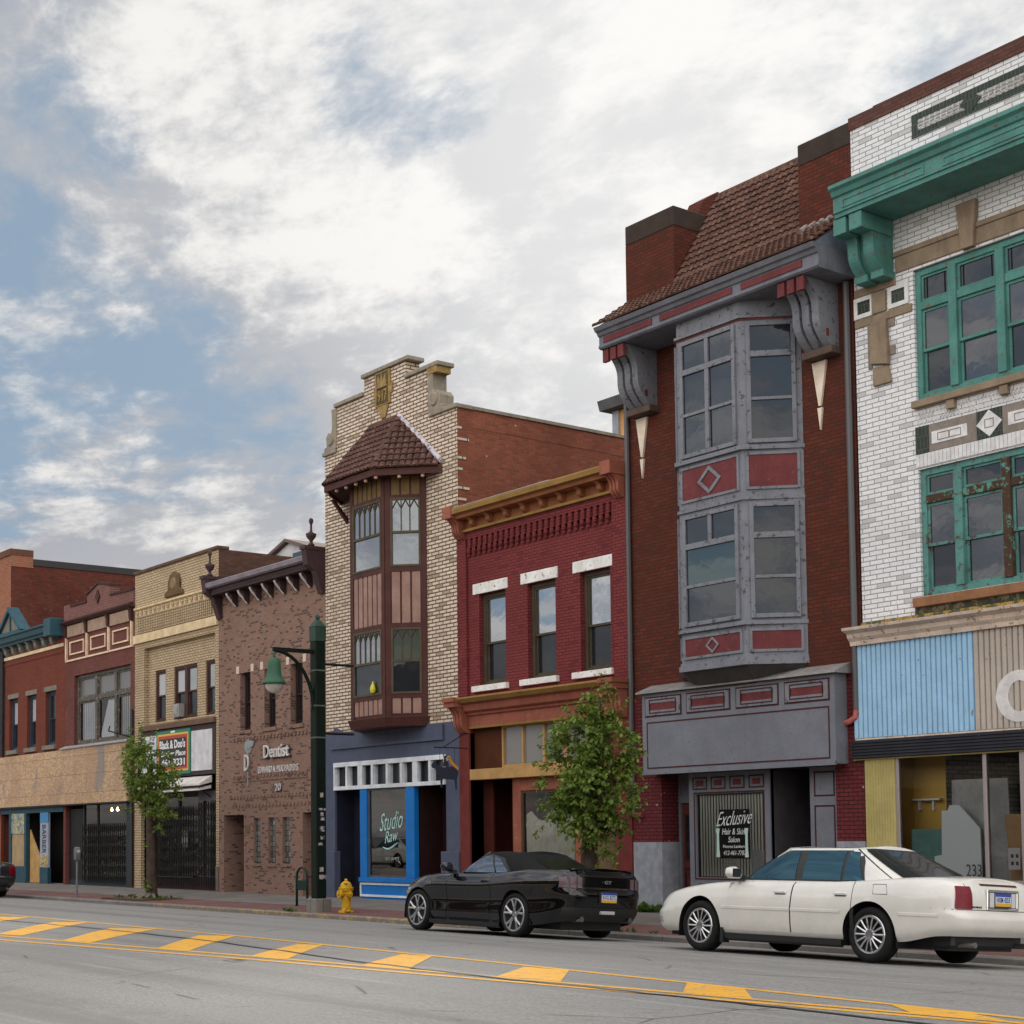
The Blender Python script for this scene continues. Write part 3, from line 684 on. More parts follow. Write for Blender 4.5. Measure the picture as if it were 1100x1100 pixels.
    MB().box(-14.84, -14.80, FY - .07, FY - .03, .95, 1.25).build('handle', M_BLACKM, d)
    MB().frame(-14.98, -13.95, 2.2, 2.85, .06, FY - .02, FY + .05).build('transom', alu, r)
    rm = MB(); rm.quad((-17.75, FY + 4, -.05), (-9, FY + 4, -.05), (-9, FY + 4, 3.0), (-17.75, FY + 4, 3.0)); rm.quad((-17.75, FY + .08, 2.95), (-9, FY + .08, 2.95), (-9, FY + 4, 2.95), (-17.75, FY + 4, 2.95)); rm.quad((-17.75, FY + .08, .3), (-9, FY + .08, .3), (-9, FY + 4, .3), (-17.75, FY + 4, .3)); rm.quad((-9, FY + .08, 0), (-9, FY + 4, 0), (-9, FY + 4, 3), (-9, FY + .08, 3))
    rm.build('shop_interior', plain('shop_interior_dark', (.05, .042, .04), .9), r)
    MB().quad((-17.74, FY + .08, 0), (-17.74, FY + 1.5, 0), (-17.74, FY + 1.5, 2.94), (-17.74, FY + .08, 2.94)).build('ochre_side_wall', plain('ochre_wall', (.55, .35, .09), .8), r)
    MB().quad((-17.74, FY + .62, .3), (-17.05, FY + .62, .3), (-17.05, FY + .62, 2.94), (-17.74, FY + .62, 2.94)).build('ochre_panel', plain('ochre_panel', (.62, .38, .08), .8), r)
    return r
building_white()
def loose(name, label, cat, mb, mat, group=None, bevel=0.0):
    o = mb.build(name, mat, None, bevel=bevel); tag(o, label, cat, group); return o
# boards stored behind the shop glass
whp = plain('white_panel', (.84, .88, .88), .6)
loose('cut_board', 'white board with a slanted cut corner leaning inside the shop window', 'board', MB().prism_y([(-16.95, .45), (-16.0, .45), (-16.02, 1.62), (-16.42, 2.02), (-16.62, 2.02), (-16.66, 1.93), (-16.78, 1.93), (-16.80, 1.18), (-16.95, 1.16)], FY + .12, FY + .15), whp)
loose('green_board', 'grey green sheet standing low behind the shop glass beside the slanted white board', 'board', MB().prism_y([(-17.48, .35), (-16.72, .35), (-16.72, 1.62), (-17.48, 1.62)], FY + .20, FY + .23), paint('grey_green_panel', (.16, .30, .27), .6))
loose('large_panel', 'tall pale grey panel with a coloured stripe leaning behind the slanted white board', 'board', MB().prism_y([(-16.75, .4), (-15.55, .4), (-15.62, 2.45), (-16.72, 2.45)], FY + .34, FY + .37), paint('grey_panel', (.46, .45, .44), .7, streak=.4))
loose('plywood_sheet', 'brown plywood sheet standing behind the narrow shop pane near the door', 'board', MB().prism_y([(-15.55, .4), (-15.18, .4), (-15.18, 1.85), (-15.66, 1.85)], FY + .3, FY + .32), paint('plywood_brown', (.45, .28, .14), .8))
loose('wall_shelf', 'narrow white shelf on the ochre wall inside the shop window', 'shelf', MB().box(-17.70, -17.1, FY + .5, FY + .8, 2.12, 2.15).box(-17.6, -17.57, FY + .55, FY + .8, 1.95, 2.12).box(-17.3, -17.27, FY + .55, FY + .8, 1.95, 2.12), whp)
nt_ = MB().box(-15.42, -15.2, FY + .02, FY + .026, .95, 1.30); o = loose('notice', 'white notice with two rows of small pictures taped inside the narrow shop pane', 'notice', nt_, plain('paper_white', (.6, .58, .58), .8))
q = MB()
for i in range(2):
    for j in range(2): q.box(-15.37 + i * .09, -15.32 + i * .09, FY + .018, FY + .021, 1.02 + j * .12, 1.08 + j * .12)
q.build('picture_row', plain('notice_dark', (.12, .05, .05), .8), o)

# ================================================================== H: tall brick building with grey bay window
M_HGREY = paint('grey_bay_paint', C(112, 114, 121, 1.25), .6, var=.12, peel=C(84, 80, 82, 1.0), peel_amt=.25, streak=.4)
M_HGREY2 = paint('grey_sign_paint', C(106, 108, 115, 1.3), .55, var=.14, scale=1.2, streak=.4, streak_col=C(90, 92, 104, 1.4), peel=C(80, 78, 80), peel_amt=-.2)
M_HRED = paint('dull_red_paint', C(110, 55, 57, 1.0), .6, peel=C(96, 80, 84, 1.1), peel_amt=-.1, streak=.2)
M_HREDL = paint('dark_red_line_paint', C(72, 34, 36, 1.1), .6)
def bay(r, xl, xr, d, z0, z1): return [(xl, FY), (xl + d, FY - d), (xr - d, FY - d), (xr, FY)]
def building_tall():
    r = thing('brick_building', 'tall red brick building with grey bay window under a tiled roof', 'building', (-21.3, FY, 0))
    X0, X1 = -24.40, -18.31
    brick = brickm('red_brown_brick', (.145, .040, .026), (.098, .028, .019), (.05, .032, .027), bw=.21, bh=.074, ms=.009, grime=.55, grime_col=(.07, .028, .02), dark=(.09, .035, .028), dark_amt=.16)
    brickp = brickm('painted_maroon_brick', (.17, .036, .040), (.135, .030, .034), (.05, .016, .018), bw=.21, bh=.074, ms=.010, grime=.4, spot=(.38, .3, .28), rough=.6)
    hol = [(-23.56, -18.95, -.35, 4.5, .9)]
    body(r, X0, X1, 11.98, brick, hol, 13)
    # parapet piers beside the roof
    for a, b_, z in ((X0, -22.93, 14.02), (-19.55, X1 + .05, 14.05)):
        p = MB(); p.box(a, b_, FY + .02, FY + 1.5, 11.9, z); pr = p.build('parapet_pier', brick, r)
        MB().box(a - .008, b_ + .008, FY + .01, FY + 1.51, z, z + .42).build('pier_cap', paint('dark_stone', (.055, .040, .033), .85), pr, bevel=.02)
    sp = MB(); sp.prism_x([(FY + 1.55, 11.9), (FY + 1.55, 14.7), (FY + 1.9, 15.35), (FY + 2.3, 15.60), (FY + 3.0, 15.55), (FY + 3.6, 14.9), (FY + 4.5, 14.6), (FY + 4.5, 11.9)], X0 + .02, X0 + .5); sp.build('stepped_parapet', brick, r)
    # tiled roof over the eave
    EZ, RZ = 11.98, 14.34
    tl = MB()
    tile_slope(tl, ((-24.2, FY - 1.08, EZ), (-18.28, FY - 1.08, EZ), (-18.28, FY, EZ + .74), (-24.2, FY, EZ + .74)), .155, .215, .06)
    tl2 = MB(); tile_slope(tl2, ((-22.92, FY + .0, EZ + .76), (-19.56, FY + .0, EZ + .76), (-19.56, FY + 1.35, RZ + .56), (-22.92, FY + 1.35, RZ + .56)), .155, .215, .06)
    tl.build('tiled_roof', M_TILEG, r, smooth=False); tl2.build('tiled_roof', M_TILEG, r)
    MB().tube([(-22.9, FY + 1.36, RZ + .58), (-19.5, FY + 1.36, RZ + .58)], .09, 8).build('ridge_tiles', M_TILEG, r)
    re_ = paint('roof_end_grey', C(92, 96, 108), .7); sd = MB(); sd.poly([(-24.2, FY - 1.06, EZ), (-24.2, FY, EZ), (-24.2, FY, EZ + .73)]); sd.build('roof_end', re_, r); sd = MB(); sd.poly([(-18.29, FY - 1.06, EZ), (-18.29, FY, EZ + .73), (-18.29, FY, EZ)]); sd.build('roof_end', re_, r)
    mp_ = MB()
    for k in range(4): mp_.tube([(-19.25 + k * .19, FY - .30 + .02 * k, 12.63), (-19.25 + k * .19, FY - .10, 12.77)], .07, 7)
    mp_.build('mortar_patch', paint('pale_mortar', (.30, .27, .25), .9, peel=(.15, .1, .09), peel_amt=.9), r)
    # eave: gutter, fascia with red strips, soffit
    ev = cornice(r, [(0, 11.55), (.96, 11.55), (1.0, 11.58), (1.0, 11.62), (.98, 11.63), (.98, 11.80), (1.02, 11.82), (1.05, 11.88), (1.10, 11.90), (1.14, 11.98), (0, 12.0)], -24.15, -18.24, paint('eave_grey', C(104, 106, 114, 1.2), .6, streak=.3), 'eave')
    st = MB()
    for a, b_ in ((-24.0, -22.55), (-22.32, -20.35), (-20.12, -18.62)): st.box(a, b_, FY - 1.0, FY - .97, 11.66, 11.78)
    st.build('red_fascia_strip', M_HRED, ev)
    for a in (-24.1, -19.27):
        c = MB(); console(c, a, a + .62, FY, .20, 10.38, .88, 11.54, ribs=3, gap=.07); cn = recalc(c.build('console', M_HGREY, r))
        q = MB()
        for k in range(3):
            x = a + k * (.16 + .07); q.box(x - .004, x + .164, FY - .93, FY - .86, 11.28, 11.53); q.box(x - .004, x + .164, FY - .345, FY - .27, 10.54, 10.68)
        q.build('red_block', M_HRED, cn)
        MB().box(a - .04, a + .68, FY - .28, FY, 10.24, 10.38).build('console_foot', paint('brown_stone', C(70, 58, 52), .8), cn, bevel=.01)
        mx = a + .16
        t = MB(); t.prism_y([(mx - .16, 10.22), (mx + .18, 10.22), (mx + .03, 9.40), (mx - .02, 9.40)], FY - .05, FY + .01); t.prism_y([(mx - .05, 9.36), (mx + .06, 9.36), (mx + .005, 8.95)], FY - .05, FY + .01); t.build('white_pendant', paint('cream_stone', C(196, 182, 165, 1.4), .7, streak=.3), r)
    # bay window, two storeys high
    d = .80; xl, xr = -22.86, -19.56
    P = bay(r, xl, xr, d, 0, 0)
    core = MB(); core.prism_z([(xl, FY + .0), (xl + d, FY - d), (xr - d, FY - d), (xr, FY)], 4.86, 11.56); by = core.build('bay_window', M_HGREY, r)
    s2 = math.sqrt(.5)
    faces = [((xl, FY), (s2, -s2), d * 1.41421), ((xl + d, FY - d), (1, 0), xr - xl - 2 * d), ((xr - d, FY - d), (s2, s2), d * 1.41421)]
    def onface(fi, mb, u0, u1, z0, z1, dep, mat_depth=.0):
        (ox, oy), (ux, uy), L = faces[fi]; nx, ny = uy, -ux
        def pt(u, k): return (ox + ux * u + nx * k, oy + uy * u + ny * k)
        a, b_, c, e = pt(u0, mat_depth), pt(u1, mat_depth), pt(u1, dep), pt(u0, dep)
        mb.prism_z([a, b_, c, e], z0, z1)
    def facerim(fi, mb, u0, u1, z0, z1, t, dep, base=0.0):
        onface(fi, mb, u0, u0 + t, z0, z1, dep, base); onface(fi, mb, u1 - t, u1, z0, z1, dep, base); onface(fi, mb, u0 + t, u1 - t, z0, z0 + t, dep, base); onface(fi, mb, u0 + t, u1 - t, z1 - t, z1, dep, base)
    # ledges right round
    for z, h, o in ((4.70, .10, .06), (4.80, .06, .03), (5.44, .07, .07), (7.78, .06, .04), (8.72, .08, .08), (11.22, .05, .05)):
        q = MB(); q.prism_z([(xl - o * .4, FY), (xl + d - o * .4, FY - d - o), (xr - d + o * .4, FY - d - o), (xr + o * .4, FY)], z, z + h); q.build('ledge', M_HGREY, by)
    ro = MB(); o = .012; ro.prism_z([(xl - o, FY), (xl + d - o, FY - d - o), (xr - d + o, FY - d - o), (xr + o, FY)], 11.18, 11.212); ro.build('red_band', M_HRED, by)
    # flashing under the bay
    u = MB(); u.loft([(xl + .02, FY, 4.70), (xl + d, FY - d + .03, 4.70), (xr - d, FY - d + .03, 4.70), (xr - .02, FY, 4.70)], [(xl + .5, FY, 4.38), (xl + d + .2, FY - .35, 4.38), (xr - d - .2, FY - .35, 4.38), (xr - .5, FY, 4.38)]); u.build('bay_foot', paint('dark_flashing', (.10, .095, .095), .7), r)
    for fi in range(3):
        L = faces[fi][2]; m = .11
        zz = ((8.84, 11.14), (5.56, 7.72))
        for si, (z0, z1) in enumerate(zz):
            b = MB(); facerim(fi, b, m, L - m, z0, z1, .08, .05)
            w = b.build('window', M_HGREY, by, bevel=.006)
            zt = z1 - .62; zm = z0 + (zt - z0) * .50
            s = MB(); onface(fi, s, m + .08, L - m - .08, zt - .05, zt + .06, .055)
            a, e = m + .08, L - m - .08
            wide = fi == 1
            if wide:
                onface(fi, s, L / 2 - .045, L / 2 + .045, zt + .06, z1 - .08, .05)
                if si == 0: onface(fi, s, L / 2 - .05, L / 2 + .05, z0 + .08, zt - .05, .055)
            onface(fi, s, a, e, zm - .03, zm + .03, .04)
            s.build('sash_bar', M_HGREY, w, bevel=.005)
            g = MB(); onface(fi, g, a, e, zt + .06, z1 - .08, .012); g.build('pane', G_MID if wide else G_DK, w)
            g = MB(); onface(fi, g, a, e, zm + .03, zt - .05, .012); g.build('pane', (G_BLUE if si else G_MID) if wide else G_DK, w)
            g = MB(); onface(fi, g, a, e, z0 + .08, zm - .03, .006); g.build('pane', G_MID if wide else G_DK, w)
        for z0, z1 in ((8.02, 8.62), (4.98, 5.32)):
            b = MB(); onface(fi, b, .12, L - .12, z0, z1, .014); pn = b.build('red_panel', M_HRED, by)
            b = MB(); facerim(fi, b, .07, L - .07, z0 - .05, z1 + .05, .05, .03); b.build('panel_rim', M_HGREY, pn)
            if fi == 1:
                h = (z1 - z0) * .46; c = L / 2; zc = (z0 + z1) / 2; wq = h * 1.15
                q = MB(); y = FY - d
                x0 = faces[1][0][0]
                out = [(x0 + c - wq, zc), (x0 + c, zc - h), (x0 + c + wq, zc), (x0 + c, zc + h)]; k = .70
                inn = [(x0 + c - wq * k, zc), (x0 + c, zc - h * k), (x0 + c + wq * k, zc), (x0 + c, zc + h * k)]
                for i in range(4):
                    j = (i + 1) % 4
                    q.loft([(out[i][0], y - .035, out[i][1]), (out[j][0], y - .035, out[j][1]), (inn[j][0], y - .035, inn[j][1]), (inn[i][0], y - .035, inn[i][1])], [(out[i][0], y - .01, out[i][1]), (out[j][0], y - .01, out[j][1]), (inn[j][0], y - .01, inn[j][1]), (inn[i][0], y - .01, inn[i][1])])
                q.build('diamond_moulding', M_HGREY, pn)
    # sign box over the shop
    b = MB(); b.box(-23.72, -18.66, FY - .36, FY + .0, 2.80, 4.42); sb = b.build('sign_box', M_HGREY2, r, bevel=.01)
    lf = MB(); lf.prism_x([(FY - .46, 4.42), (FY - .46, 4.45), (FY - .02, 4.62), (FY, 4.62), (FY, 4.42)], -23.8, -18.55); lf.build('lead_flashing', paint('lead_sheet', (.33, .31, .30), .5, var=.25, metallic=.3, streak=.4), sb)
    y = FY - .36
    for a, b_ in ((-23.62, -22.56), (-22.42, -21.22), (-21.08, -19.98), (-19.84, -18.76)):
        q = MB(); q.frame(a, b_, 3.94, 4.35, .03, y - .008, y + .01); q.frame(a + .14, b_ - .14, 4.01, 4.29, .02, y - .03, y + .01); q.build('red_line', M_HREDL, sb)
        MB().frame(a + .03, b_ - .03, 3.97, 4.32, .10, y - .022, y + .01).build('panel_moulding', M_HGREY, sb)
        MB().box(a + .16, b_ - .16, y - .010, y + .01, 4.03, 4.27).build('red_panel', M_HRED, sb)
    MB().frame(-23.58, -18.78, 2.90, 3.84, .025, y - .008, y + .01).build('red_line', M_HREDL, sb)
    MB().box(-23.72, -18.66, y - .02, y + .02, 2.78, 2.86).build('sign_foot', M_HGREY2, sb)
    # ground floor
    for a, b_ in ((X0, -23.545), (-18.965, X1)):
        MB().box(a + .002, b_, FY - .02, FY + .9, 1.42, 4.40).build('brick_pier', brickp, r)
        MB().box(a + .002, b_ + .005, FY - .04, FY + .9, -.05, 1.42).build('pier_base', paint('grey_stucco', C(118, 120, 126, 1.6), .85, scale=6, bmp=.6), r)
    dy = FY + .42
    d_ = MB(); d_.frame(-23.52, -22.86, 0, 2.28, .07, dy, dy + .1); d_.frame(-23.52, -22.86, 2.28, 2.80, .07, dy, dy + .1); df = d_.build('door_frame', M_HGREY2, r)
    MB().box(-23.45, -22.93, dy + .02, dy + .04, 2.35, 2.73).build('transom_panel', M_HGREY2, df)
    dd = MB(); dd.box(-23.45, -22.93, dy + .05, dy + .09, .02, 2.21); do = dd.build('door', paint('brown_red_door', C(88, 42, 40, 1.5), .6), r)
    MB().box(-23.34, -23.04, dy + .035, dy + .051, 1.08, 1.95).build('door_glazing', G_DK, do)
    q = MB(); q.frame(-23.38, -23.0, 1.04, 1.99, .04, dy + .03, dy + .06); q.box(-23.21, -23.17, dy + .03, dy + .05, 1.08, 1.95); q.box(-23.34, -23.04, dy + .03, dy + .05, 1.36, 1.39); q.box(-23.34, -23.04, dy + .03, dy + .05, 1.64, 1.67); q.build('glazing_bars', M_BROWNDK, do)
    q = MB(); q.bar((-23.36, dy + .045, .25), (-23.02, dy + .045, .85), .05); q.bar((-23.36, dy + .045, .85), (-23.02, dy + .045, .25), .05); q.frame(-23.4, -22.98, .2, .9, .04, dy + .03, dy + .06); q.build('cross_panel', M_HREDL, do)
    MB().lathe([(.0, 0), (.03, .01), (.03, .04), (0, .05)], (-22.98, dy + .01, 1.0), 10, 'y').build('handle', plain('brass', (.4, .3, .12), .35, metallic=1), do)
    sfy = FY + .06
    f = MB(); f.box(-22.84, -22.66, sfy, sfy + .12, 0, 2.79); f.box(-20.83, -20.66, sfy, sfy + .12, 0, 2.79); f.box(-22.66, -20.83, sfy, sfy + .12, .02, .72); f.box(-22.66, -20.83, sfy, sfy + .12, 2.36, 2.79)
    sw = f.build('shop_window', M_HGREY2, r, bevel=.006)
    q = MB(); q.frame(-22.70, -20.79, .68, 2.40, .028, sfy - .006, sfy + .01); q.frame(-22.6, -20.9, .12, .6, .03, sfy - .006, sfy + .01)
    for k in range(4):
        a = -22.72 + k * .51; q.frame(a, a + .40, 2.45, 2.70, .024, sfy - .006, sfy + .01)
    q.build('red_line', M_HREDL, sw)
    q = MB(); qq = MB()
    for k in range(4):
        a = -22.72 + k * .51; q.box(a + .10, a + .30, sfy - .008, sfy, 2.52, 2.63); qq.frame(a + .05, a + .35, 2.485, 2.665, .03, sfy - .015, sfy)
    q.build('red_square', M_HRED, sw); qq.build('square_moulding', M_HGREY, sw)
    MB().quad((-22.66, sfy + .06, .72), (-20.83, sfy + .06, .72), (-20.83, sfy + .06, 2.36), (-22.66, sfy + .06, 2.36)).build('pane', G_CLEAR, sw)
    wl = paint('window_lettering', (.72, .74, .72), .6, streak=0); gl = sfy + .055
    lettering('Exclusive', -22.14, -21.22, 1.72, 2.0, gl, wl, sw, .004, shear=.42, bold=-.006, slope=.05)
    lettering('Hair & Skin', -21.98, -21.38, 1.56, 1.68, gl, wl, sw, .004, shear=.15)
    lettering('Salon', -21.82, -21.52, 1.41, 1.52, gl, wl, sw, .004, shear=.15)
    lettering('Monroe Lambert', -21.96, -21.38, 1.30, 1.36, gl, wl, sw, .004)
    lettering('412-461-7787', -21.96, -21.36, 1.16, 1.25, gl, wl, sw, .004, shear=.2)
    pl = MB()
    for a in (-22.10, -21.33):
        pl.prism_y([(a - .05, 1.12), (a + .05, 1.12), (a + .035, 1.25), (a + .03, 1.55), (a + .05, 1.68), (a - .05, 1.68), (a - .03, 1.55), (a - .035, 1.25)], gl - .004, gl)
    pl.build('column_motif', plain('pale_green_decal', (.5, .66, .6), .6), sw)
    MB().quad((-22.06, sfy + .066, 1.1), (-21.26, sfy + .066, 1.1), (-21.26, sfy + .066, 2.05), (-22.06, sfy + .066, 2.05)).build('dark_decal', plain('smoke_decal', (.03, .03, .03), .6), sw)
    # recessed shop entry and right pilaster
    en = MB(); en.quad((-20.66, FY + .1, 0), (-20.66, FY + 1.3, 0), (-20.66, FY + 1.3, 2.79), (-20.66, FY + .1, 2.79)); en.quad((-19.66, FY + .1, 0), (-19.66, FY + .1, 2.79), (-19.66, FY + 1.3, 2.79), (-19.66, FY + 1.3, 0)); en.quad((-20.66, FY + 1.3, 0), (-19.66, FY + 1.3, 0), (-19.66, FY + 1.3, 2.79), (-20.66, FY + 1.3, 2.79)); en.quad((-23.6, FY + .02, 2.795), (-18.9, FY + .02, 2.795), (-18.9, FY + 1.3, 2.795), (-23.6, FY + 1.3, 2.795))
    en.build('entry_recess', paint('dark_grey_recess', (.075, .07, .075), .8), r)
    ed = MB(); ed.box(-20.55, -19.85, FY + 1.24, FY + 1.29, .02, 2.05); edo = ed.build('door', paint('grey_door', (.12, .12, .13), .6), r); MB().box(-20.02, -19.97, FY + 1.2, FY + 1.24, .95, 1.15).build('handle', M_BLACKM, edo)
    MB().frame(-20.5, -19.9, 2.15, 2.68, .05, FY + 1.24, FY + 1.29).build('transom', M_HGREY2, r)
    pf = MB(); pf.box(-19.66, -18.95, sfy, sfy + .12, 0, 2.79); pw = pf.build('pilaster', M_HGREY2, r, bevel=.006)
    q = MB(); q.frame(-19.55, -19.06, 2.24, 2.70, .03, sfy - .006, sfy + .01); q.frame(-19.55, -19.06, .15, 2.08, .03, sfy - .006, sfy + .01); q.build('red_line', M_HREDL, pw)
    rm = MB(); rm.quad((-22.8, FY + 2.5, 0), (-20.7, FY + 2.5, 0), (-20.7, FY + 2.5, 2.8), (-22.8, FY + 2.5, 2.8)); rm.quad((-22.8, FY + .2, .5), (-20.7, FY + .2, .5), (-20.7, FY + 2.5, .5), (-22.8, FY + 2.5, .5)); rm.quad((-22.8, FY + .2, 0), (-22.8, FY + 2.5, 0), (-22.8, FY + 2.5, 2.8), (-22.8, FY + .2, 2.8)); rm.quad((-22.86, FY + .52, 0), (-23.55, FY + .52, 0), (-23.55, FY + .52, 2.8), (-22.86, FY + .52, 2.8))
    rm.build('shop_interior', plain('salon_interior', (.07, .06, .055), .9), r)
    # downspouts
    ds = plain('grey_downspout', (.10, .095, .10), .5, metallic=.2)
    p = MB().tube([(-24.36, FY - .07, 11.5), (-24.36, FY - .07, 2.05)], .055, 8).build('downspout', ds, r)
    p = MB().tube([(-18.40, FY - .07, 11.5), (-18.40, FY - .07, 3.75)], .06, 8).build('downspout', ds, r)
    MB().tube([(-18.40, FY - .07, 3.75), (-18.42, FY - .08, 3.62), (-18.55, FY - .09, 3.55), (-18.72, FY - .06, 3.52)], .055, 8).build('spout_elbow', paint('red_elbow', C(150, 84, 78, 1.5), .6), p)
    MB().tube([(-24.36, FY - .07, 2.05), (-24.33, FY - .08, 1.98), (-24.1, FY - .06, 1.97)], .05, 8).build('downspout', paint('red_elbow', C(110, 50, 52, 1.5), .6), r)
    return r
building_tall()
# things inside the salon window
bl = MB(); x = -22.62
while x < -20.86:
    bl.box(x, x + .052, FY + .15, FY + .155, .74, 2.34); x += .078
loose('vertical_blind', 'pale vertical blind slats hanging behind the salon window lettering', 'blind', bl, plain('blind_cream', (.80, .77, .68), .8))
o = loose('paper_notice', 'white paper notice standing low in the salon window under the lettering', 'notice', MB().box(-22.02, -21.62, FY + .17, FY + .175, .80, 1.14), plain('paper_sheet', (.72, .74, .76), .8))
q = MB()
for k in range(4): q.box(-21.97, -21.68 - .06 * (k % 2), FY + .166, FY + .169, .86 + k * .065, .875 + k * .065)
q.build('printed_line', plain('print_grey', (.15, .15, .18), .8), o)
loose('white_box', 'white carton on the salon window sill beside the paper notice', 'box', MB().box(-21.22, -20.9, FY + .14, FY + .22, .74, 1.26), paint('carton_white', (.55, .57, .58), .7))
# ================================================================== G: maroon two-storey building
def building_maroon():
    r = thing('brick_building', 'maroon painted two storey building with terracotta and ochre cornices', 'building', (-27.5, FY, 0))
    X0, X1 = -30.52, -24.42
    mar = brickm('maroon_painted_brick', (.225, .047, .048), (.19, .041, .043), (.09, .022, .024), bw=.21, bh=.07, ms=.009, grime=.35, rough=.6, dark=(.15, .03, .036), dark_amt=.1)
    terra = paint('terracotta_paint', C(142, 84, 68, 1.12), .6, streak=.25, peel=(.3, .2, .16), peel_amt=-.1); orange = paint('orange_brown_paint', C(134, 86, 58, 1.15), .6, streak=.35)
    ochre = paint('ochre_paint', C(136, 106, 58, 1.1), .6, streak=.3); ochl = paint('light_ochre_paint', C(172, 136, 88, 1.15), .6, streak=.2)
    dkf = paint('dark_olive_frame', C(70, 62, 50, 1.3), .55); whl = paint('white_stone', C(205, 196, 188, 1.5), .75, scale=3, streak=.3, peel=(.30, .2, .14), peel_amt=.1)
    wins = [(-29.72, -28.70), (-27.88, -26.88), (-26.03, -25.04)]
    hol = [(a, b, 5.10, 7.27, .22) for a, b in wins] + [(-30.12, -24.95, -.35, 4.14, .5)]
    body(r, X0, X1, 9.30, mar, hol, 13)
    slab(r, X0 + .004, -30.16, .06, 4.8, 8.80, mar, 'corner_pier', bevel=0); slab(r, -24.90, X1 - .004, .06, 4.8, 8.80, mar, 'corner_pier', bevel=0)
    cb = MB(); n = 25
    for k in range(n):
        a = -30.02 + k * (5.0 / (n - 1)); cb.box(a - .055, a + .055, FY - .06, FY, 8.36, 8.64); cb.box(a - .055, a + .055, FY - .085, FY, 8.30, 8.42); cb.box(a - .10, a + .01, FY - .045, FY, 8.22, 8.30)
    cb.box(-30.15, -24.91, FY - .06, FY, 8.64, 8.80); cb.build('brick_corbels', mar, r)
    for k, (a, b_) in enumerate(wins):
        w = double_hung(r, a, b_, 5.10, 7.27, FY + .12, dkf, G_HI, mid=6.0 + .1, t=.09, dp=.1, gmat2=G_DK)
        slab(w, a - .22, b_ + .10, .03, 7.28, 7.53, whl, 'lintel'); slab(w, a - .22, b_ + .10, .10, 4.96, 5.10, whl, 'sill')
    # top cornice
    co = cornice(r, [(0, 8.80), (.10, 8.80), (.12, 8.86), (.04, 8.88), (.04, 9.10), (.34, 9.10), (.36, 9.17), (.42, 9.20), (.46, 9.30), (.46, 9.33), (0, 9.42)], -30.22, -24.66, orange)
    MB().prism_x([(FY - .465, 9.20), (FY - .48, 9.30), (FY - .46, 9.335), (FY - .43, 9.33), (FY - .43, 9.20)], -30.2, -24.68).build('ochre_gutter', ochre, co)
    MB().prism_x([(FY - .10, 8.796), (FY - .14, 8.80), (FY - .14, 8.86), (FY - .10, 8.87)], -30.2, -24.68).build('ochre_moulding', ochre, co)
    MB().prism_x([(FY - .47, 9.336), (FY - .44, 9.36), (FY - .15, 9.43), (FY - .12, 9.40)], -30.25, -26.5).build('flashing_strip', plain('zinc', (.42, .42, .44), .45, metallic=.6), co)
    for k in range(8):
        a = -29.85 + k * .66; b = MB(); console(b, a, a + .13, FY - .04, .02, 8.88, .26, 9.10); recalc(b.build('cornice_bracket', orange, co))
    for a in (-30.46, -24.74):
        c = MB(); console(c, a, a + .28, FY, .10, 8.66, .40, 9.12, ribs=3, gap=.03); c.box(a - .02, a + .30, FY - .5, FY, 9.12, 9.40); recalc(c.build('end_bracket', terra, r))
    # middle cornice over the shop
    m = cornice(r, [(0, 4.15), (.06, 4.15), (.06, 4.40), (.12, 4.43), (.12, 4.47), (.22, 4.52), (.26, 4.66), (.36, 4.70), (.42, 4.78), (.42, 4.82), (0, 4.90)], -30.10, -24.84, terra, 'shop_cornice')
    MB().prism_x([(FY - .37, 4.705), (FY - .44, 4.79), (FY - .43, 4.825), (FY - .37, 4.81)], -30.08, -24.86).build('ochre_moulding', ochre, m); MB().prism_x([(FY - .063, 4.10), (FY - .08, 4.11), (FY - .08, 4.155), (FY - .063, 4.16)], -30.08, -24.86).build('ochre_moulding', ochre, m)
    for a in (-30.46, -24.82):
        c = MB(); console(c, a, a + .34, FY, .10, 4.02, .42, 4.62, ribs=3, gap=.035); c.box(a - .03, a + .37, FY - .5, FY, 4.62, 4.74); c.box(a - .06, a + .40, FY - .55, FY, 4.74, 4.84); recalc(c.build('end_bracket', terra, r))
    for a, b_ in ((X0 + .01, -30.12), (-24.95, X1 - .01)): MB().box(a, b_, FY - .05, FY + .5, -.05, 4.02).build('shop_pier', paint('painted_brick_pier', C(120, 56, 52, .82), .7, streak=.3), r)
    # transom lights above the beam
    ty = FY + .12
    t = MB(); t.box(-30.12, -29.08, ty, ty + .06, 3.16, 4.14); t.build('transom_board', paint('brown_board', C(66, 36, 20, 1.5), .7), r)
    f = MB(); f.frame(-29.06, -26.0, 3.16, 4.14, .06, ty, ty + .08); f.box(-28.31, -28.26, ty, ty + .08, 3.22, 4.08); f.box(-27.55, -27.48, ty, ty + .08, 3.22, 4.08); f.box(-26.8, -26.72, ty, ty + .08, 3.22, 4.08); tf = f.build('transom_window', ochl, r)
    MB().quad((-29.0, ty + .05, 3.22), (-26.06, ty + .05, 3.22), (-26.06, ty + .05, 4.08), (-29.0, ty + .05, 4.08)).build('pane', glassm('dusty_glass', .03, tint=(.20, .19, .18), rough=.1), tf)
    MB().box(-26.0, -24.95, ty, ty + .06, 3.16, 4.14).build('transom_board', paint('brown_board_dark', C(58, 34, 24, 1.5), .7), r)
    slab(r, -30.12, -24.95, .04, 2.90, 3.15, ochl, 'shop_beam', back=.3)
    # shop front
    sy = FY + .15
    f = MB(); f.frame(-28.72, -26.2, .0, 2.90, .30, sy, sy + .12, .55, .30); sf = f.build('shop_window', terra, r, bevel=.01)
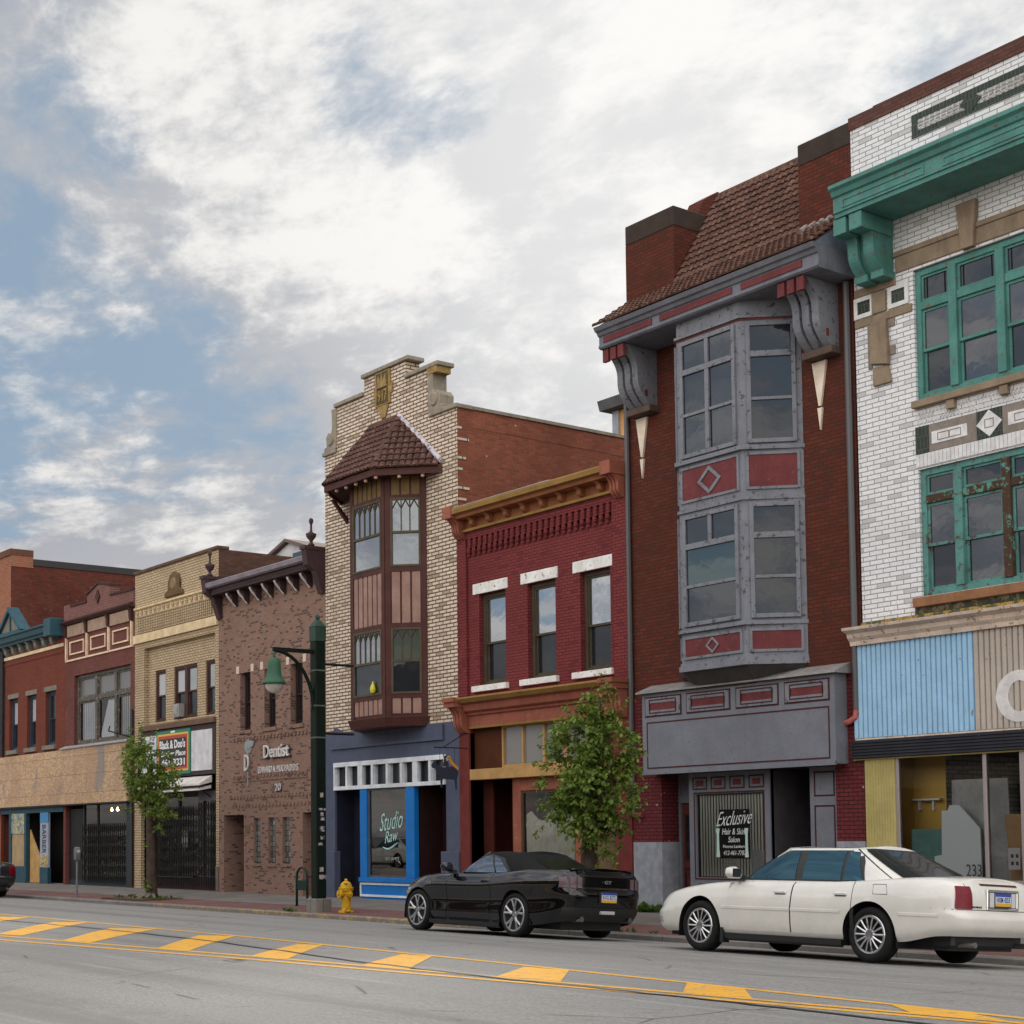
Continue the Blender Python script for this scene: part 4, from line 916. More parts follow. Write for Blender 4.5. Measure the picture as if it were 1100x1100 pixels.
    MB().frame(-28.42, -26.5, .55, 2.60, .05, sy + .03, sy + .1).build('inner_frame', dkf, sf)
    MB().quad((-28.37, sy + .07, .6), (-26.55, sy + .07, .6), (-26.55, sy + .07, 2.55), (-28.37, sy + .07, 2.55)).build('pane', G_CLEAR, sf)
    MB().quad((-30.12, sy + 1.2, -.05), (-24.95, sy + 1.2, -.05), (-24.95, sy + 1.2, 3), (-30.12, sy + 1.2, 3)).build('shop_interior', M_BROWNDK, r)
    d = MB(); d.box(-30.10, -29.72, FY + .35, FY + .40, 0, 2.88); d.box(-29.72, -28.74, FY + .9, FY + .95, 0, 2.88); d.box(-30.1, -30.06, FY + .40, FY + 1.3, 0, 2.88); d.build('entry_panel', paint('oxblood_board', C(60, 26, 20, 1.5), .7), r)
    dd = MB(); dd.box(-29.55, -28.80, FY + .84, FY + .895, .02, 2.1); do = dd.build('door', paint('oxblood_door', C(50, 22, 18, 1.5), .6), r); MB().box(-28.92, -28.88, FY + .80, FY + .84, .95, 1.15).build('handle', M_BLACKM, do)
    d = MB(); d.box(-26.18, -24.96, FY + .30, FY + .36, 0, 2.88); d.build('side_door', paint('brown_side_door', C(92, 76, 56, 1.4), .7, streak=.6), r)
    return r
building_maroon()
pp = MB(); n, m_ = 16, 14
random.seed(3)
for i in range(n + 1):
    for j in range(m_ + 1):
        pp.v.append((-28.34 + 1.76 * i / n, FY + .25 + random.uniform(-.02, .02), .6 + (1.42 + (.12 * math.sin(i * .9) + random.uniform(-.05, .05)) * (j == m_)) * j / m_))
for i in range(n):
    for j in range(m_): a = i * (m_ + 1) + j; pp.f.append((a, a + m_ + 1, a + m_ + 2, a + 1))
loose('paper_covering', 'crumpled pale paper covering the inside of the terracotta framed shop window', 'paper', pp, paint('crumpled_paper', (.72, .70, .58), .8, var=.12, scale=5))

# ================================================================== F: tan brick building with stepped parapet
G_HI2 = glassm('angled_window_glass', .12, tint=(.07, .075, .08), gcol=(.8, .9, 1.0))
def building_stepped():
    r = thing('brick_building', 'narrow tan brick building with stepped parapet and brown bay window', 'building', (-33.6, FY, 0))
    X0, X1 = -36.70, -30.53
    tanb = brickm('tan_brick', (.78, .65, .52), (.70, .56, .43), (.085, .06, .05), bw=.30, bh=.092, ms=.019, grime=.32, grime_col=(.22, .15, .10), rough=.6, dark=(.42, .30, .20), dark_amt=.14)
    redside = brickm('orange_red_side_brick', (.36, .115, .065), (.25, .08, .05), (.20, .13, .10), bw=.21, bh=.075, ms=.008, grime=.45, spot=(.45, .36, .3), grime_col=(.12, .045, .03))
    cop = paint('coping_stone', C(126, 118, 106, 1.4), .85, scale=5, streak=.4); ystone = paint('yellow_stone', C(146, 122, 78, 1.1), .8, scale=5, var=.3, streak=.5)
    brown = paint('brown_bay_paint', C(76, 46, 42, 1.05), .5, streak=.15); olive = paint('olive_sash_paint', C(74, 66, 52, 1.3), .5); pinkb = paint('dusty_pink_board', C(142, 113, 103, 1.15), .6, streak=.2)
    slate = paint('slate_blue_paint', C(74, 79, 96, 1.25), .6, var=.10, streak=.2); wht = paint('white_trim', (.68, .70, .74), .5, streak=.15); blu = paint('bright_blue_trim', (.012, .165, .50), .4, var=.1, streak=.1)
    hol = [(-36.22, -31.10, -.35, 2.86, .06), (-36.19, -31.13, 2.92, 3.46, .03)]
    # front with the stepped outline
    b = MB(); wall_grid(b, X0, X1, 4.34, 11.93, FY, [], .1); b.build('wall', tanb, r)
    top = MB(); y0, y1 = FY, FY + .42
    for a, c, z0, z1 in ((X0 + .64, -31.72, 11.93, 13.16), (-34.69, -32.73, 13.16, 13.62)): top.box(a, c, y0, y1, z0, z1)
    top.build('stepped_parapet', tanb, r)
    for a, c, z in ((X0 - .05, X0 + .62, 11.93), (X0 + .56, -34.70, 13.16), (-34.76, -32.55, 13.62), (-32.72, -31.25, 13.16), (-31.66, X1 + .04, 11.93)): MB().box(a, c, FY - .07, FY + .46, z + .002, z + .11).build('coping', cop, r, bevel=.015)
    # carved scroll stones at the shoulders
    for s, xx in ((1, -31.72), (-1, X0 + .64)):
        c = MB(); c.prism_y([(xx, 12.04), (xx + s * .62, 12.04), (xx + s * .62, 12.16), (xx + s * .50, 12.18), (xx + s * .52, 12.42), (xx + s * .40, 12.55), (xx + s * .26, 12.50), (xx + s * .22, 12.62), (xx + s * .22, 13.0), (xx + s * .26, 13.15), (xx, 13.15)], FY - .04, FY + .40); cc = recalc(c.build('scroll_stone', cop, r, bevel=.015))
        MB().lathe([(.02, -.06), (.15, -.06), (.17, -.03), (.17, .0)], (xx + s * .27, FY - .02, 12.34), 16, 'y').build('scroll_volute', cop, cc)
    MB().box(-31.72, -31.30, FY - .05, FY + .38, 13.0, 13.16).build('corner_stone', ystone, r)
    pq = MB(); pq.box(-34.10, -33.40, FY - .05, FY, 12.70, 13.60); pq.box(-34.18, -33.32, FY - .04, FY, 12.95, 13.22); pq.prism_y([(-34.02, 12.70), (-33.48, 12.70), (-33.66, 12.36), (-33.84, 12.36)], FY - .04, FY); pl = pq.build('date_plaque', ystone, r, bevel=.01)
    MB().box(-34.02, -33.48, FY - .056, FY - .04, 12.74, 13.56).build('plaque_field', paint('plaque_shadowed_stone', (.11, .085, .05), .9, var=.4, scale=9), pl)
    lettering('1917', -34.0, -33.50, 12.80, 13.10, FY - .055, ystone, pl, .03, bold=.01)
    ar = MB(); ar.prism_y([(-33.98, 13.16), (-33.9, 13.5), (-33.80, 13.3), (-33.75, 13.52), (-33.68, 13.3), (-33.58, 13.5), (-33.52, 13.16)], FY - .085, FY - .05); ar.build('carved_crest', ystone, pl)
    # brick sides and rear
    s = MB(); e = .008
    s.quad((X1 - e, FY, -.3), (X1 - e, FY + 13, -.3), (X1 - e, FY + 13, 11.95), (X1 - e, FY, 11.95)); s.build('side_wall', redside, r); s = MB(); s.quad((X0 + e, FY + 13, -.3), (X0 + e, FY, -.3), (X0 + e, FY, 11.95), (X0 + e, FY + 13, 11.95)); s.quad((X1, FY + 13, -.3), (X0, FY + 13, -.3), (X0, FY + 13, 11.95), (X1, FY + 13, 11.95)); s.build('side_wall', redside, r)
    MB().box(X1 - .28, X1 + .03, FY + .47, FY + 13, 11.95, 12.03).build('side_coping', cop, r)
    rq = MB()
    for k in range(7):
        z = 9.2 + k * .37 + (.09 if k % 2 else 0); rq.box(X1 - .02, X1 + .004, FY + .002, FY + .15 + .10 * (k % 3), z, z + .085)
    rq.build('brick_toothing', tanb, r)
    MB().quad((X0, FY + .42, 11.5), (X1, FY + .42, 11.5), (X1, FY + 13, 11.4), (X0, FY + 13, 11.4)).build('roof', M_ROOF, r)
    # bay window
    d = .74; xl, xr = -34.94, -31.87
    cr = MB(); cr.prism_z([(xl, FY), (xl + d, FY - d), (xr - d, FY - d), (xr, FY)], 4.52, 10.72); by = cr.build('bay_window', brown, r)
    s2 = math.sqrt(.5); faces = [((xl, FY), (s2, -s2), d * 1.41421), ((xl + d, FY - d), (1, 0), xr - xl - 2 * d), ((xr - d, FY - d), (s2, s2), d * 1.41421)]
    def onface(fi, mb, u0, u1, z0, z1, dep, base=0.0):
        (ox, oy), (ux, uy), L = faces[fi]; nx, ny = uy, -ux
        def pt(u, k): return (ox + ux * u + nx * k, oy + uy * u + ny * k)
        mb.prism_z([pt(u0, base), pt(u1, base), pt(u1, dep), pt(u0, dep)], z0, z1)
    def facerim(fi, mb, u0, u1, z0, z1, t, dep):
        onface(fi, mb, u0, u0 + t, z0, z1, dep); onface(fi, mb, u1 - t, u1, z0, z1, dep); onface(fi, mb, u0 + t, u1 - t, z0, z0 + t, dep); onface(fi, mb, u0 + t, u1 - t, z1 - t, z1, dep)
    for fi in range(3):
        L = faces[fi][2]; m = .14
        pst = MB(); onface(fi, pst, 0, m, 4.52, 10.7, .03); onface(fi, pst, L - m, L, 4.52, 10.7, .03); pst.build('bay_post', brown, by)
        for z0, z1 in ((5.0, 5.1), (6.74, 6.86), (8.14, 8.26), (9.98, 10.06)): rl = MB(); onface(fi, rl, m, L - m, z0, z1, .03); rl.build('bay_rail', brown, by)
        nb = 6 if fi == 1 else 3
        for z0, z1, tall in ((4.62, 5.0, 1), (6.86, 8.14, 1), (10.06, 10.55, 0)):
            q = MB(); w = (L - 2 * m) / nb
            for k in range(nb): onface(fi, q, m + k * w + .025, m + (k + 1) * w - .025, z0, z1, .014)
            q.build('panel_boards', pinkb if tall else paint('arched_board', C(104, 84, 54, 1.3), .6), by)
        for si, (z0, z1) in enumerate(((5.1, 6.74), (8.26, 9.98))):
            b = MB(); facerim(fi, b, m, L - m, z0, z1, .055, .045); w = b.build('window', olive, by, bevel=.005)
            zm = z0 + (z1 - z0) * .50
            sb = MB(); onface(fi, sb, m + .055, L - m - .055, zm - .03, zm + .03, .05); a, e_ = m + .055, L - m - .055; n = nb - 1 if fi == 1 else 3
            for k in range(1, n): 
                u = a + (e_ - a) * k / n; onface(fi, sb, u - .013, u + .013, zm + .03, z1 - .055, .03)
            # pointed heads of the leaded lights
            (ox, oy), (ux, uy), _ = faces[fi]; nx, ny = uy, -ux
            for k in range(n):
                u0 = a + (e_ - a) * k / n; u1 = a + (e_ - a) * (k + 1) / n; um = (u0 + u1) / 2; zt = z1 - .055
                for ua, ub in ((u0, um), (u1, um)):
                    p0 = (ox + ux * ua + nx * .022, oy + uy * ua + ny * .022, zt - .20); p1 = (ox + ux * ub + nx * .022, oy + uy * ub + ny * .022, zt); sb.bar(p0, p1, .022)
            sb.build('sash_bar', olive, w)
            g = MB(); onface(fi, g, a, e_, zm + .03, z1 - .055, .010); g.build('pane', ((G_HI if fi < 2 else G_HI2) if (si or fi == 1) else G_GRN), w)
            g = MB(); onface(fi, g, a, e_, z0 + .055, zm - .03, .006); g.build('pane', ((G_HI if fi < 2 else G_HI2) if si else (G_MID if fi == 1 else G_DK)), w)
    ld = MB(); o = .10; ld.loft([(xl - .02, FY, 4.30), (xl + d - .04, FY - d - .02, 4.30), (xr - d + .04, FY - d - .02, 4.30), (xr + .02, FY, 4.30)], [(xl - o, FY, 4.54), (xl + d - o * .5, FY - d - o, 4.54), (xr - d + o * .5, FY - d - o, 4.54), (xr + o, FY, 4.54)]); ld.build('bay_ledge', brown, by, bevel=.01)
    hd = MB(); o = .06; hd.prism_z([(xl - o * .4, FY), (xl + d - o * .4, FY - d - o), (xr - d + o * .4, FY - d - o), (xr + o * .4, FY)], 10.55, 10.72); hd.build('bay_head', brown, by)
    # tiled hip roof of the bay
    ez, rz, ed = 10.62, 12.22, 1.22
    A = (-34.72, FY - ed, ez); B = (-32.42, FY - ed, ez); Rr = (-32.98, FY - .05, rz); Rl = (-34.20, FY - .05, rz); Wl = (-35.90, FY, ez); Wr = (-31.15, FY, ez)
    t = MB(); tile_slope(t, (A, B, Rr, Rl), .165, .22, .065); tile_slope(t, (B, Wr, Rr, Rr), .165, .22, .065); tile_slope(t, (Wl, A, Rl, Rl), .165, .22, .065); tr = t.build('bay_roof', M_TILE, r)
    hp = MB(); hp.tube([B, Rr], .075, 8); hp.tube([A, Rl], .075, 8); hp.tube([Rl, Rr], .07, 8); hp.build('hip_tiles', M_TILE, tr)
    MB().tube([(Rr[0] + .03, Rr[1] - .02, Rr[2] + .03), ((Rr[0] + Wr[0]) / 2, FY - .03, (rz + ez) / 2 + .08), (Wr[0], FY - .02, ez + .12)], .07, 8).build('mortar_fillet', paint('white_mortar', (.55, .52, .56), .8, peel=(.2, .15, .15), peel_amt=.6), tr)
    fc = MB()
    for p, q in ((Wl, A), (A, B), (B, Wr)):
        fc.loft([(p[0], p[1], ez - .16), (p[0], p[1], ez + .0), (p[0] * .985 + -33.55 * .015, p[1] + .05, ez + .0), (p[0] * .985 + -33.55 * .015, p[1] + .05, ez - .16)], [(q[0], q[1], ez - .16), (q[0], q[1], ez), (q[0] * .985 + -33.55 * .015, q[1] + .05, ez), (q[0] * .985 + -33.55 * .015, q[1] + .05, ez - .16)])
    fcb = recalc(fc.build('eave_board', brown, tr))
    sf = MB(); sf.poly([(p[0], p[1] + .02, ez - .10) for p in (Wl, A, B, Wr)]); sf.build('soffit', paint('dark_soffit', (.05, .025, .02), .8), tr)
    rt = MB()
    for k in range(9):
        u = k / 8; a = Vector(A).lerp(Vector(B), min(1, u * 1.6)) if u < .625 else Vector(B).lerp(Vector(Wr), (u - .625) / .375)
        rt.lathe([(0.005, -.05), (.045, -.03), (.05, 0), (.04, .04), (.0, .05)], (a.x, a.y + .10, ez - .19), 8)
    rt.build('rafter_knobs', paint('knob_pink', C(150, 120, 112), .6), tr)
    kb = MB(); kb.prism_x([(FY, 9.9), (FY - .5, 10.5), (FY - .42, 10.5), (FY, 10.05)], -35.6, -35.5); kb.build('eave_strut', brown, tr)
    # shop floor
    bs = MB(); wall_grid(bs, X0, X1, -.35, 4.34, FY - .03, [(a, b, c, dd, rr) for a, b, c, dd, rr in hol], .1); bs.quad((X0, FY - .03, 4.34), (X1, FY - .03, 4.34), (X1, FY, 4.34), (X0, FY, 4.34)); bs.quad((X1, FY - .03, -.3), (X1, FY, -.3), (X1, FY, 4.34), (X1, FY - .03, 4.34)); bs.build('shop_wall', slate, r)
    MB().box(X0 + .35, -31.15, FY - .09, FY - .03, 3.92, 4.00).box(-31.27, -31.15, FY - .09, FY - .03, 4.0, 4.30).build('slate_moulding', slate, r)
    MB().prism_y([(X0 + .3, 4.34), (X0 + .5, 4.52), (X0 + .9, 4.38), (-35.2, 4.36), (-34.6, 4.34)], FY - .034, FY - .001).build('slate_patch', slate, r)
    for a, c in ((X0 - .01, -36.16), (-31.25, X1 + .01)): MB().box(a, c, FY - .10, FY + .1, -.05, 1.22).build('pier_base', slate, r, bevel=.012)
    tf = MB(); xs = [-36.21, -35.56, -34.90, -34.32, -33.62, -32.98, -32.36, -31.72, -31.09]
    tf.box(xs[0], xs[-1], FY - .09, FY, 3.44, 3.56); tf.box(xs[0], xs[-1], FY - .09, FY, 2.83, 2.93)
    for k, x in enumerate(xs): 
        h = .05 if k not in (2, 6) else .11
        tf.box(max(x - h, xs[0]), min(x + h, xs[-1]), FY - .085, FY + .0, 2.93, 3.44)
    tw = tf.build('transom_window', wht, r, bevel=.006)
    for x in xs[:-1]: MB().box(x + .055, x + .07, FY - .03, FY + .065, 2.93, 3.44).build('transom_reveal', wht, tw)
    for k in range(8): MB().quad((xs[k] + .05, FY + .07, 2.93), (xs[k + 1] - .05, FY + .07, 2.93), (xs[k + 1] - .05, FY + .07, 3.44), (xs[k] + .05, FY + .07, 3.44)).build('pane', G_DK, tw)
    # blue shop window, recessed doors either side
    fy = FY - .02
    f = MB(); f.box(-34.93, -34.60, fy - .05, fy + .1, .55, 2.83); f.box(-32.80, -32.42, fy - .05, fy + .1, .55, 2.83); f.box(-34.96, -32.38, fy - .09, fy + .1, .43, .55); sw = f.build('shop_window', blu, r, bevel=.01)
    MB().frame(-34.60, -32.80, .55, 2.83, .055, fy + .0, fy + .06).build('sash', paint('grey_sash', (.10, .11, .12), .5), sw)
    MB().box(-34.93, -32.42, fy - .02, fy + .1, .0, .43).build('bulkhead', blu, sw); MB().frame(-34.95, -32.40, .06, .42, .055, fy - .05, fy - .02).build('white_rim', wht, sw)
    MB().quad((-34.545, fy + .03, .605), (-32.855, fy + .03, .605), (-32.855, fy + .03, 2.775), (-34.545, fy + .03, 2.775)).build('pane', clearglass('studio_glass', .07, (.6, .64, .66)), sw)
    mint = paint('mint_lettering', (.42, .66, .62), .6, streak=0)
    gl = fy + .026
    lettering('Studio', -34.10, -33.08, 1.72, 2.18, gl, mint, sw, .004, shear=.25, slope=.10, bold=-.005)
    lettering('Raw', -33.86, -33.30, 1.42, 1.72, gl, mint, sw, .004, shear=.25, slope=.08)
    sws = MB(); pts = [(-33.95 + .72 * k / 16, gl - .004, 1.33 - .07 * math.sin(math.pi * k / 16 * 1.35) + .05 * k / 16) for k in range(17)]
    sws.tube(pts, [.008 + .02 * math.sin(math.pi * k / 16) for k in range(17)], 6); sws.build('flourish', mint, sw)
    lettering('BY APPT', -33.82, -33.2, 1.0, 1.07, gl, paint('pale_lettering', (.4, .43, .42), .6), sw, .003)
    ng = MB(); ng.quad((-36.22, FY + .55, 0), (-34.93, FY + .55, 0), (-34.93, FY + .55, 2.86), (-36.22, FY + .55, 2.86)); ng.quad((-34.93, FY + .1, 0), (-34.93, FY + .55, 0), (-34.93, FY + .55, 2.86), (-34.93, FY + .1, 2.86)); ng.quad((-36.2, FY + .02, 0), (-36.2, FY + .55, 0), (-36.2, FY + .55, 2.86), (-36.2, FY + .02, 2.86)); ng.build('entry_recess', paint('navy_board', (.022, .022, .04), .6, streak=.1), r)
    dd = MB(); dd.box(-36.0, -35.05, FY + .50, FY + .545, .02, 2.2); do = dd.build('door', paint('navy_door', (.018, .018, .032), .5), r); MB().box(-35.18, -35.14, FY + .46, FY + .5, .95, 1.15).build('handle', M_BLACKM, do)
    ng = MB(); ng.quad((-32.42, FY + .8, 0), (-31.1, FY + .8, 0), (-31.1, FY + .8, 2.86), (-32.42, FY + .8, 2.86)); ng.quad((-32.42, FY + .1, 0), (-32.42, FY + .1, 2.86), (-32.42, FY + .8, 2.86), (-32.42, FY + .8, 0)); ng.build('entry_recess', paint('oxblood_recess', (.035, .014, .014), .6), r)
    dd = MB()
    for k in range(8): dd.box(-32.3 + k * .14, -32.3 + k * .14 + .125, FY + .74, FY + .795, .02, 2.5)
    dd.build('plank_door', paint('oxblood_planks', (.028, .012, .013), .5), r)
    rm = MB(); rm.quad((-34.9, FY + 2.6, 0), (-32.5, FY + 2.6, 0), (-32.5, FY + 2.6, 2.9), (-34.9, FY + 2.6, 2.9)); rm.quad((-34.9, FY + .1, .5), (-32.5, FY + .1, .5), (-32.5, FY + 2.6, .5), (-34.9, FY + 2.6, .5)); rm.quad((-34.92, FY + .1, 0), (-34.92, FY + 2.6, 0), (-34.92, FY + 2.6, 2.9), (-34.92, FY + .1, 2.9)); rm.build('shop_interior', plain('studio_interior', (.06, .055, .05), .9), r)
    return r
building_stepped()
vs_ = MB().lathe([(.035, 0), (.06, .02), (.075, .09), (.06, .17), (.03, .23), (.012, .29), (0, .31)], (-33.12, FY - .80, 5.158), 12); loose('yellow_vase', 'small yellow pear shaped vase standing at the lower front window of the brown bay', 'vase', vs_, plain('yellow_glaze', (.60, .55, .04), .4))
o = MB().prism_y([(-34.5, .56), (-33.2, .56), (-33.2, .72), (-33.5, .80), (-34.1, .80), (-34.5, .70)], FY + .25, FY + .75); loose('display_table', 'low wooden display top inside the blue framed studio window', 'table', o, paint('wood_top', (.32, .18, .09), .6))
loose('display_curtain', 'grey curtain hanging inside the blue framed studio window beside the lettering', 'curtain', MB().box(-33.16, -32.95, FY + .35, FY + .42, .6, 2.75), paint('grey_curtain', (.16, .16, .15), .9))
rs = thing('red_sign', 'small red neon style letters high inside the studio window', 'sign', (-34.2, FY + .2, 2.6)); lettering('ML', -34.3, -33.85, 2.48, 2.72, FY + .2, paint('red_letter', (.55, .02, .03), .5), rs, .02)
can = MB().lathe([(.05, 0), (.05, .2), (.03, .24), (.03, .27)], (-33.06, FY + .18, .61), 12); loose('spray_bottle', 'small white bottle on the studio window ledge', 'bottle', can, plain('bottle_white', (.6, .62, .62), .4))

# ================================================================== E: brown brick dentist building
def building_dentist():
    r = thing('brick_building', 'mottled brown brick building with dark bracketed cornice and white raised lettering', 'building', (-39.8, FY, 0))
    X0, X1 = -42.93, -36.71
    br = brickm('mottled_brown_brick', (.31, .185, .14), (.24, .135, .105), (.25, .18, .15), bw=.165, bh=.068, ms=.010, dark=(.105, .064, .054), dark_amt=.22, grime=.25, grime_col=(.14, .08, .065))
    metal = paint('dark_cornice_metal', C(58, 44, 46, 1.5), .5, streak=.2); gut = paint('mauve_gutter', C(112, 104, 112, 1.4), .45, streak=.3)
    blk = plain('cream_block', (.62, .5, .4), .8)
    wins = [(-41.58, -40.95), (-40.12, -39.47), (-38.62, -37.95)]; gb = [(-40.78, -40.36), (-39.92, -39.49), (-39.10, -38.66)]
    hol = [(a, b, 4.75, 6.44, .28) for a, b in wins] + [(a, b, .86, 2.17, .2) for a, b in gb] + [(-42.62, -41.37, -.35, 2.28, .7), (-37.98, -36.95, -.35, 2.28, .7)]
    body(r, X0, X1, 9.25, br, hol, 13)
    cornice(r, [(0, 8.86), (.42, 8.86), (.44, 8.92), (.40, 8.95), (.42, 9.08), (.50, 9.12), (.52, 9.22), (0, 9.30)], -42.6, -36.95, metal)
    cornice(r, [(.49, 9.04), (.56, 9.08), (.58, 9.20), (.50, 9.24)], -42.72, -36.86, gut, 'gutter')
    for k in range(7):
        a = -41.82 + k * .72
        b = MB(); console(b, a, a + .12, FY, .05, 8.46, .34, 8.86); cb = recalc(b.build('cornice_bracket', metal, r))
        pts = [(a + .06, FY - .06 - .30 * (1 - t) ** .8 - .02 * math.sin(6 * t), 8.82 - .36 * t) for t in [i / 8 for i in range(9)]]
        MB().tube(pts, .035, 6).build('white_scroll', paint('white_scroll', (.62, .58, .58), .6), cb)
    for a in (-42.93, -36.96):
        b = MB(); b.prism_x([(FY, 8.2), (FY - .08, 8.2), (FY - .30, 8.8), (FY - .55, 8.95), (FY - .60, 9.36), (FY, 9.36)], a, a + .24); b.box(a - .02, a + .26, FY - .64, FY + .02, 9.36, 9.46); eb = recalc(b.build('end_bracket', metal, r))
        u = MB(); u.lathe([(.03, 0), (.09, .02), (.09, .06), (.04, .10), (.05, .16), (.13, .26), (.15, .34), (.13, .36), (.05, .40), (.03, .46), (.03, .60), (.05, .64), (.065, .70), (.05, .76), (.0, .79)], (a + .12, FY - .36, 9.46), 14); u.build('urn_finial', metal, eb, smooth=True)
    for i, (a, b_) in enumerate(wins):
        w = double_hung(r, a, b_, 4.75, 6.44, FY + .16, paint('dark_brown_frame', (.04, .026, .024), .5), G_DK, t=.06)
        slab(w, a - .08, b_ + .08, .05, 4.64, 4.74, br, 'sill', bevel=0)
        q = MB(); q.box(a - .22, a - .06, FY - .015, FY, 6.44, 6.66); q.box(b_ + .04, b_ + .20, FY - .015, FY, 6.44, 6.66); q.build('corner_block', blk, w)
    gbm, t, bb = newmat('glass_block'); uv, o = flat_uv(t); bt = nn(t, 'ShaderNodeTexBrick'); t.links.new(uv, bt.inputs['Vector']); bt.offset = 0
    for k, v in (('Color1', (.05, .055, .05, 1)), ('Color2', (.22, .21, .18, 1)), ('Mortar', (.03, .03, .03, 1)), ('Scale', 1.0), ('Mortar Size', .012), ('Brick Width', .15), ('Row Height', .15)): bt.inputs[k].default_value = v
    t.links.new(bt.outputs['Color'], bb.inputs['Base Color']); bb.inputs['Roughness'].default_value = .15; bump(t, bb, bt.outputs['Fac'], .5, .02)
    for a, b_ in gb:
        w = MB().box(a, b_, FY + .08, FY + .16, .86, 2.17).build('glass_block_window', gbm, r); slab(w, a - .05, b_ + .05, .04, .78, .855, br, 'sill', bevel=0)
    fr = MB(); x = -42.0
    while x < -37.75:
        for z in (3.33, 4.44): fr.box(x, x + .10, FY - .045, FY, z, z + .085)
        x += .2
    fr.box(-42.05, -37.7, FY - .025, FY, 4.525, 4.60); fr.box(-42.05, -37.7, FY - .025, FY, 3.25, 3.33); fr.build('brick_frame', br, r)
    x = -42.2; q = MB()
    while x < -37.2: q.box(x, x + .10, FY - .03, FY, 2.75, 2.83); q.box(x + .1, x + .2, FY - .03, FY, 2.50, 2.58); x += .2
    q.build('brick_dentil', br, r)
    wl = paint('white_raised_letters', (.62, .58, .56), .5)
    sg = thing('dentist_sign', 'white raised Dentist lettering with dark shadow edges on mottled brown brick', 'sign', (-39.4, FY, 3.9))
    bk_ = plain('letter_shadow_edge', (.03, .026, .026), .7); lettering('Dentist', -40.03, -38.57, 3.83, 4.21, FY - .003, bk_, sg, .035, bold=.02, name='letter_shadow_edge'); lettering('20', -39.43, -39.09, 2.89, 3.10, FY - .003, bk_, sg, .02, bold=.03, name='letter_shadow_edge')  # dark offset letters paint the shadow and outline behind the raised letters
    lettering('Dentist', -40.06, -38.62, 3.87, 4.24, FY - .04, wl, sg, .04, bold=.015)
    lettering('EDWARD A. MUCHA D.D.S.', -40.46, -38.16, 3.45, 3.64, FY - .0, wl, sg, .03)
    lettering('20', -39.46, -39.12, 2.92, 3.12, FY - .02, wl, sg, .03)
    em = thing('tooth_emblem', 'grey winged staff emblem with letter D beside the Dentist lettering', 'emblem', (-41.05, FY, 3.9))
    e = MB(); e.lathe([(.0, -.05), (.22, -.035), (.24, 0)], (-41.05, FY, 4.26), 12, 'y'); e.prism_y([(-41.05, 4.22), (-40.78, 4.36), (-40.66, 4.42), (-40.74, 4.26), (-41.0, 4.16)], FY - .05, FY); e.prism_y([(-41.08, 3.1), (-41.04, 3.1), (-41.0, 4.2), (-41.1, 4.2)], FY - .04, FY); e.build('winged_staff', paint('grey_emblem', (.30, .31, .32), .4, metallic=.3), em)
    lettering('D', -41.20, -40.94, 3.55, 4.02, FY - .05, wl, em, .04)
    for a, b_ in ((-42.62, -41.37), (-37.98, -36.95)):
        n = MB(); n.quad((a, FY + .7, -.02), (b_, FY + .7, -.02), (b_, FY + .7, 2.28), (a, FY + .7, 2.28)); n.build('entry_recess', br, r)
        dd = MB(); dd.box(a + .15, b_ - .15, FY + .64, FY + .69, 0, 2.1); do = dd.build('door', paint('brown_entry_door', (.10, .055, .045), .6), r)
        MB().box(a + .3, b_ - .3, FY + .63, FY + .641, 1.05, 1.9).build('door_glazing', glassm('frosted_glass', .02, tint=(.2, .2, .2)), do); MB().box(b_ - .27, b_ - .23, FY + .6, FY + .64, .95, 1.12).build('handle', M_BLACKM, do)
    MB().box(-41.26, -40.98, FY - .02, FY, 1.75, 1.98).build('door_plaque', paint('bronze_plaque', (.16, .10, .06), .5), r)
    return r
building_dentist()

# ================================================================== D: cream brick building
M_GATE = paint('black_gate_steel', (.022, .021, .02), .5, streak=.1)
def lattice(mb, x0, x1, z0, z1, y, w=.17, h=.34, r=.009):
    """folding security gate: crossed flat bars and uprights"""
    n = max(1, int(round((x1 - x0) / w))); w = (x1 - x0) / n
    for i in range(n + 1): mb.box(x0 + i * w - r, x0 + i * w + r, y - .012, y + .012, z0, z1)
    m = max(1, int(round((z1 - z0) / h))); h = (z1 - z0) / m
    for i in range(n):
        for j in range(m):
            a, b = x0 + i * w, x0 + (i + 1) * w; c, d = z0 + j * h, z0 + (j + 1) * h
            mb.bar((a, y, c), (b, y, d), .013); mb.bar((a, y + .008, d), (b, y + .008, c), .013)
    return mb
def clutter(mb, x0, x1, z0, z1, y, n, smin=.08, smax=.3):
    for k in range(n):
        x = random.uniform(x0, x1 - .1); z = random.uniform(z0, z1 - .1); w = random.uniform(smin, smax); h = random.uniform(smin, smax)
        mb.box(x, min(x1, x + w), y + random.uniform(0, .4), y + .42 + random.uniform(0, .2), z, min(z1, z + h))
    return mb
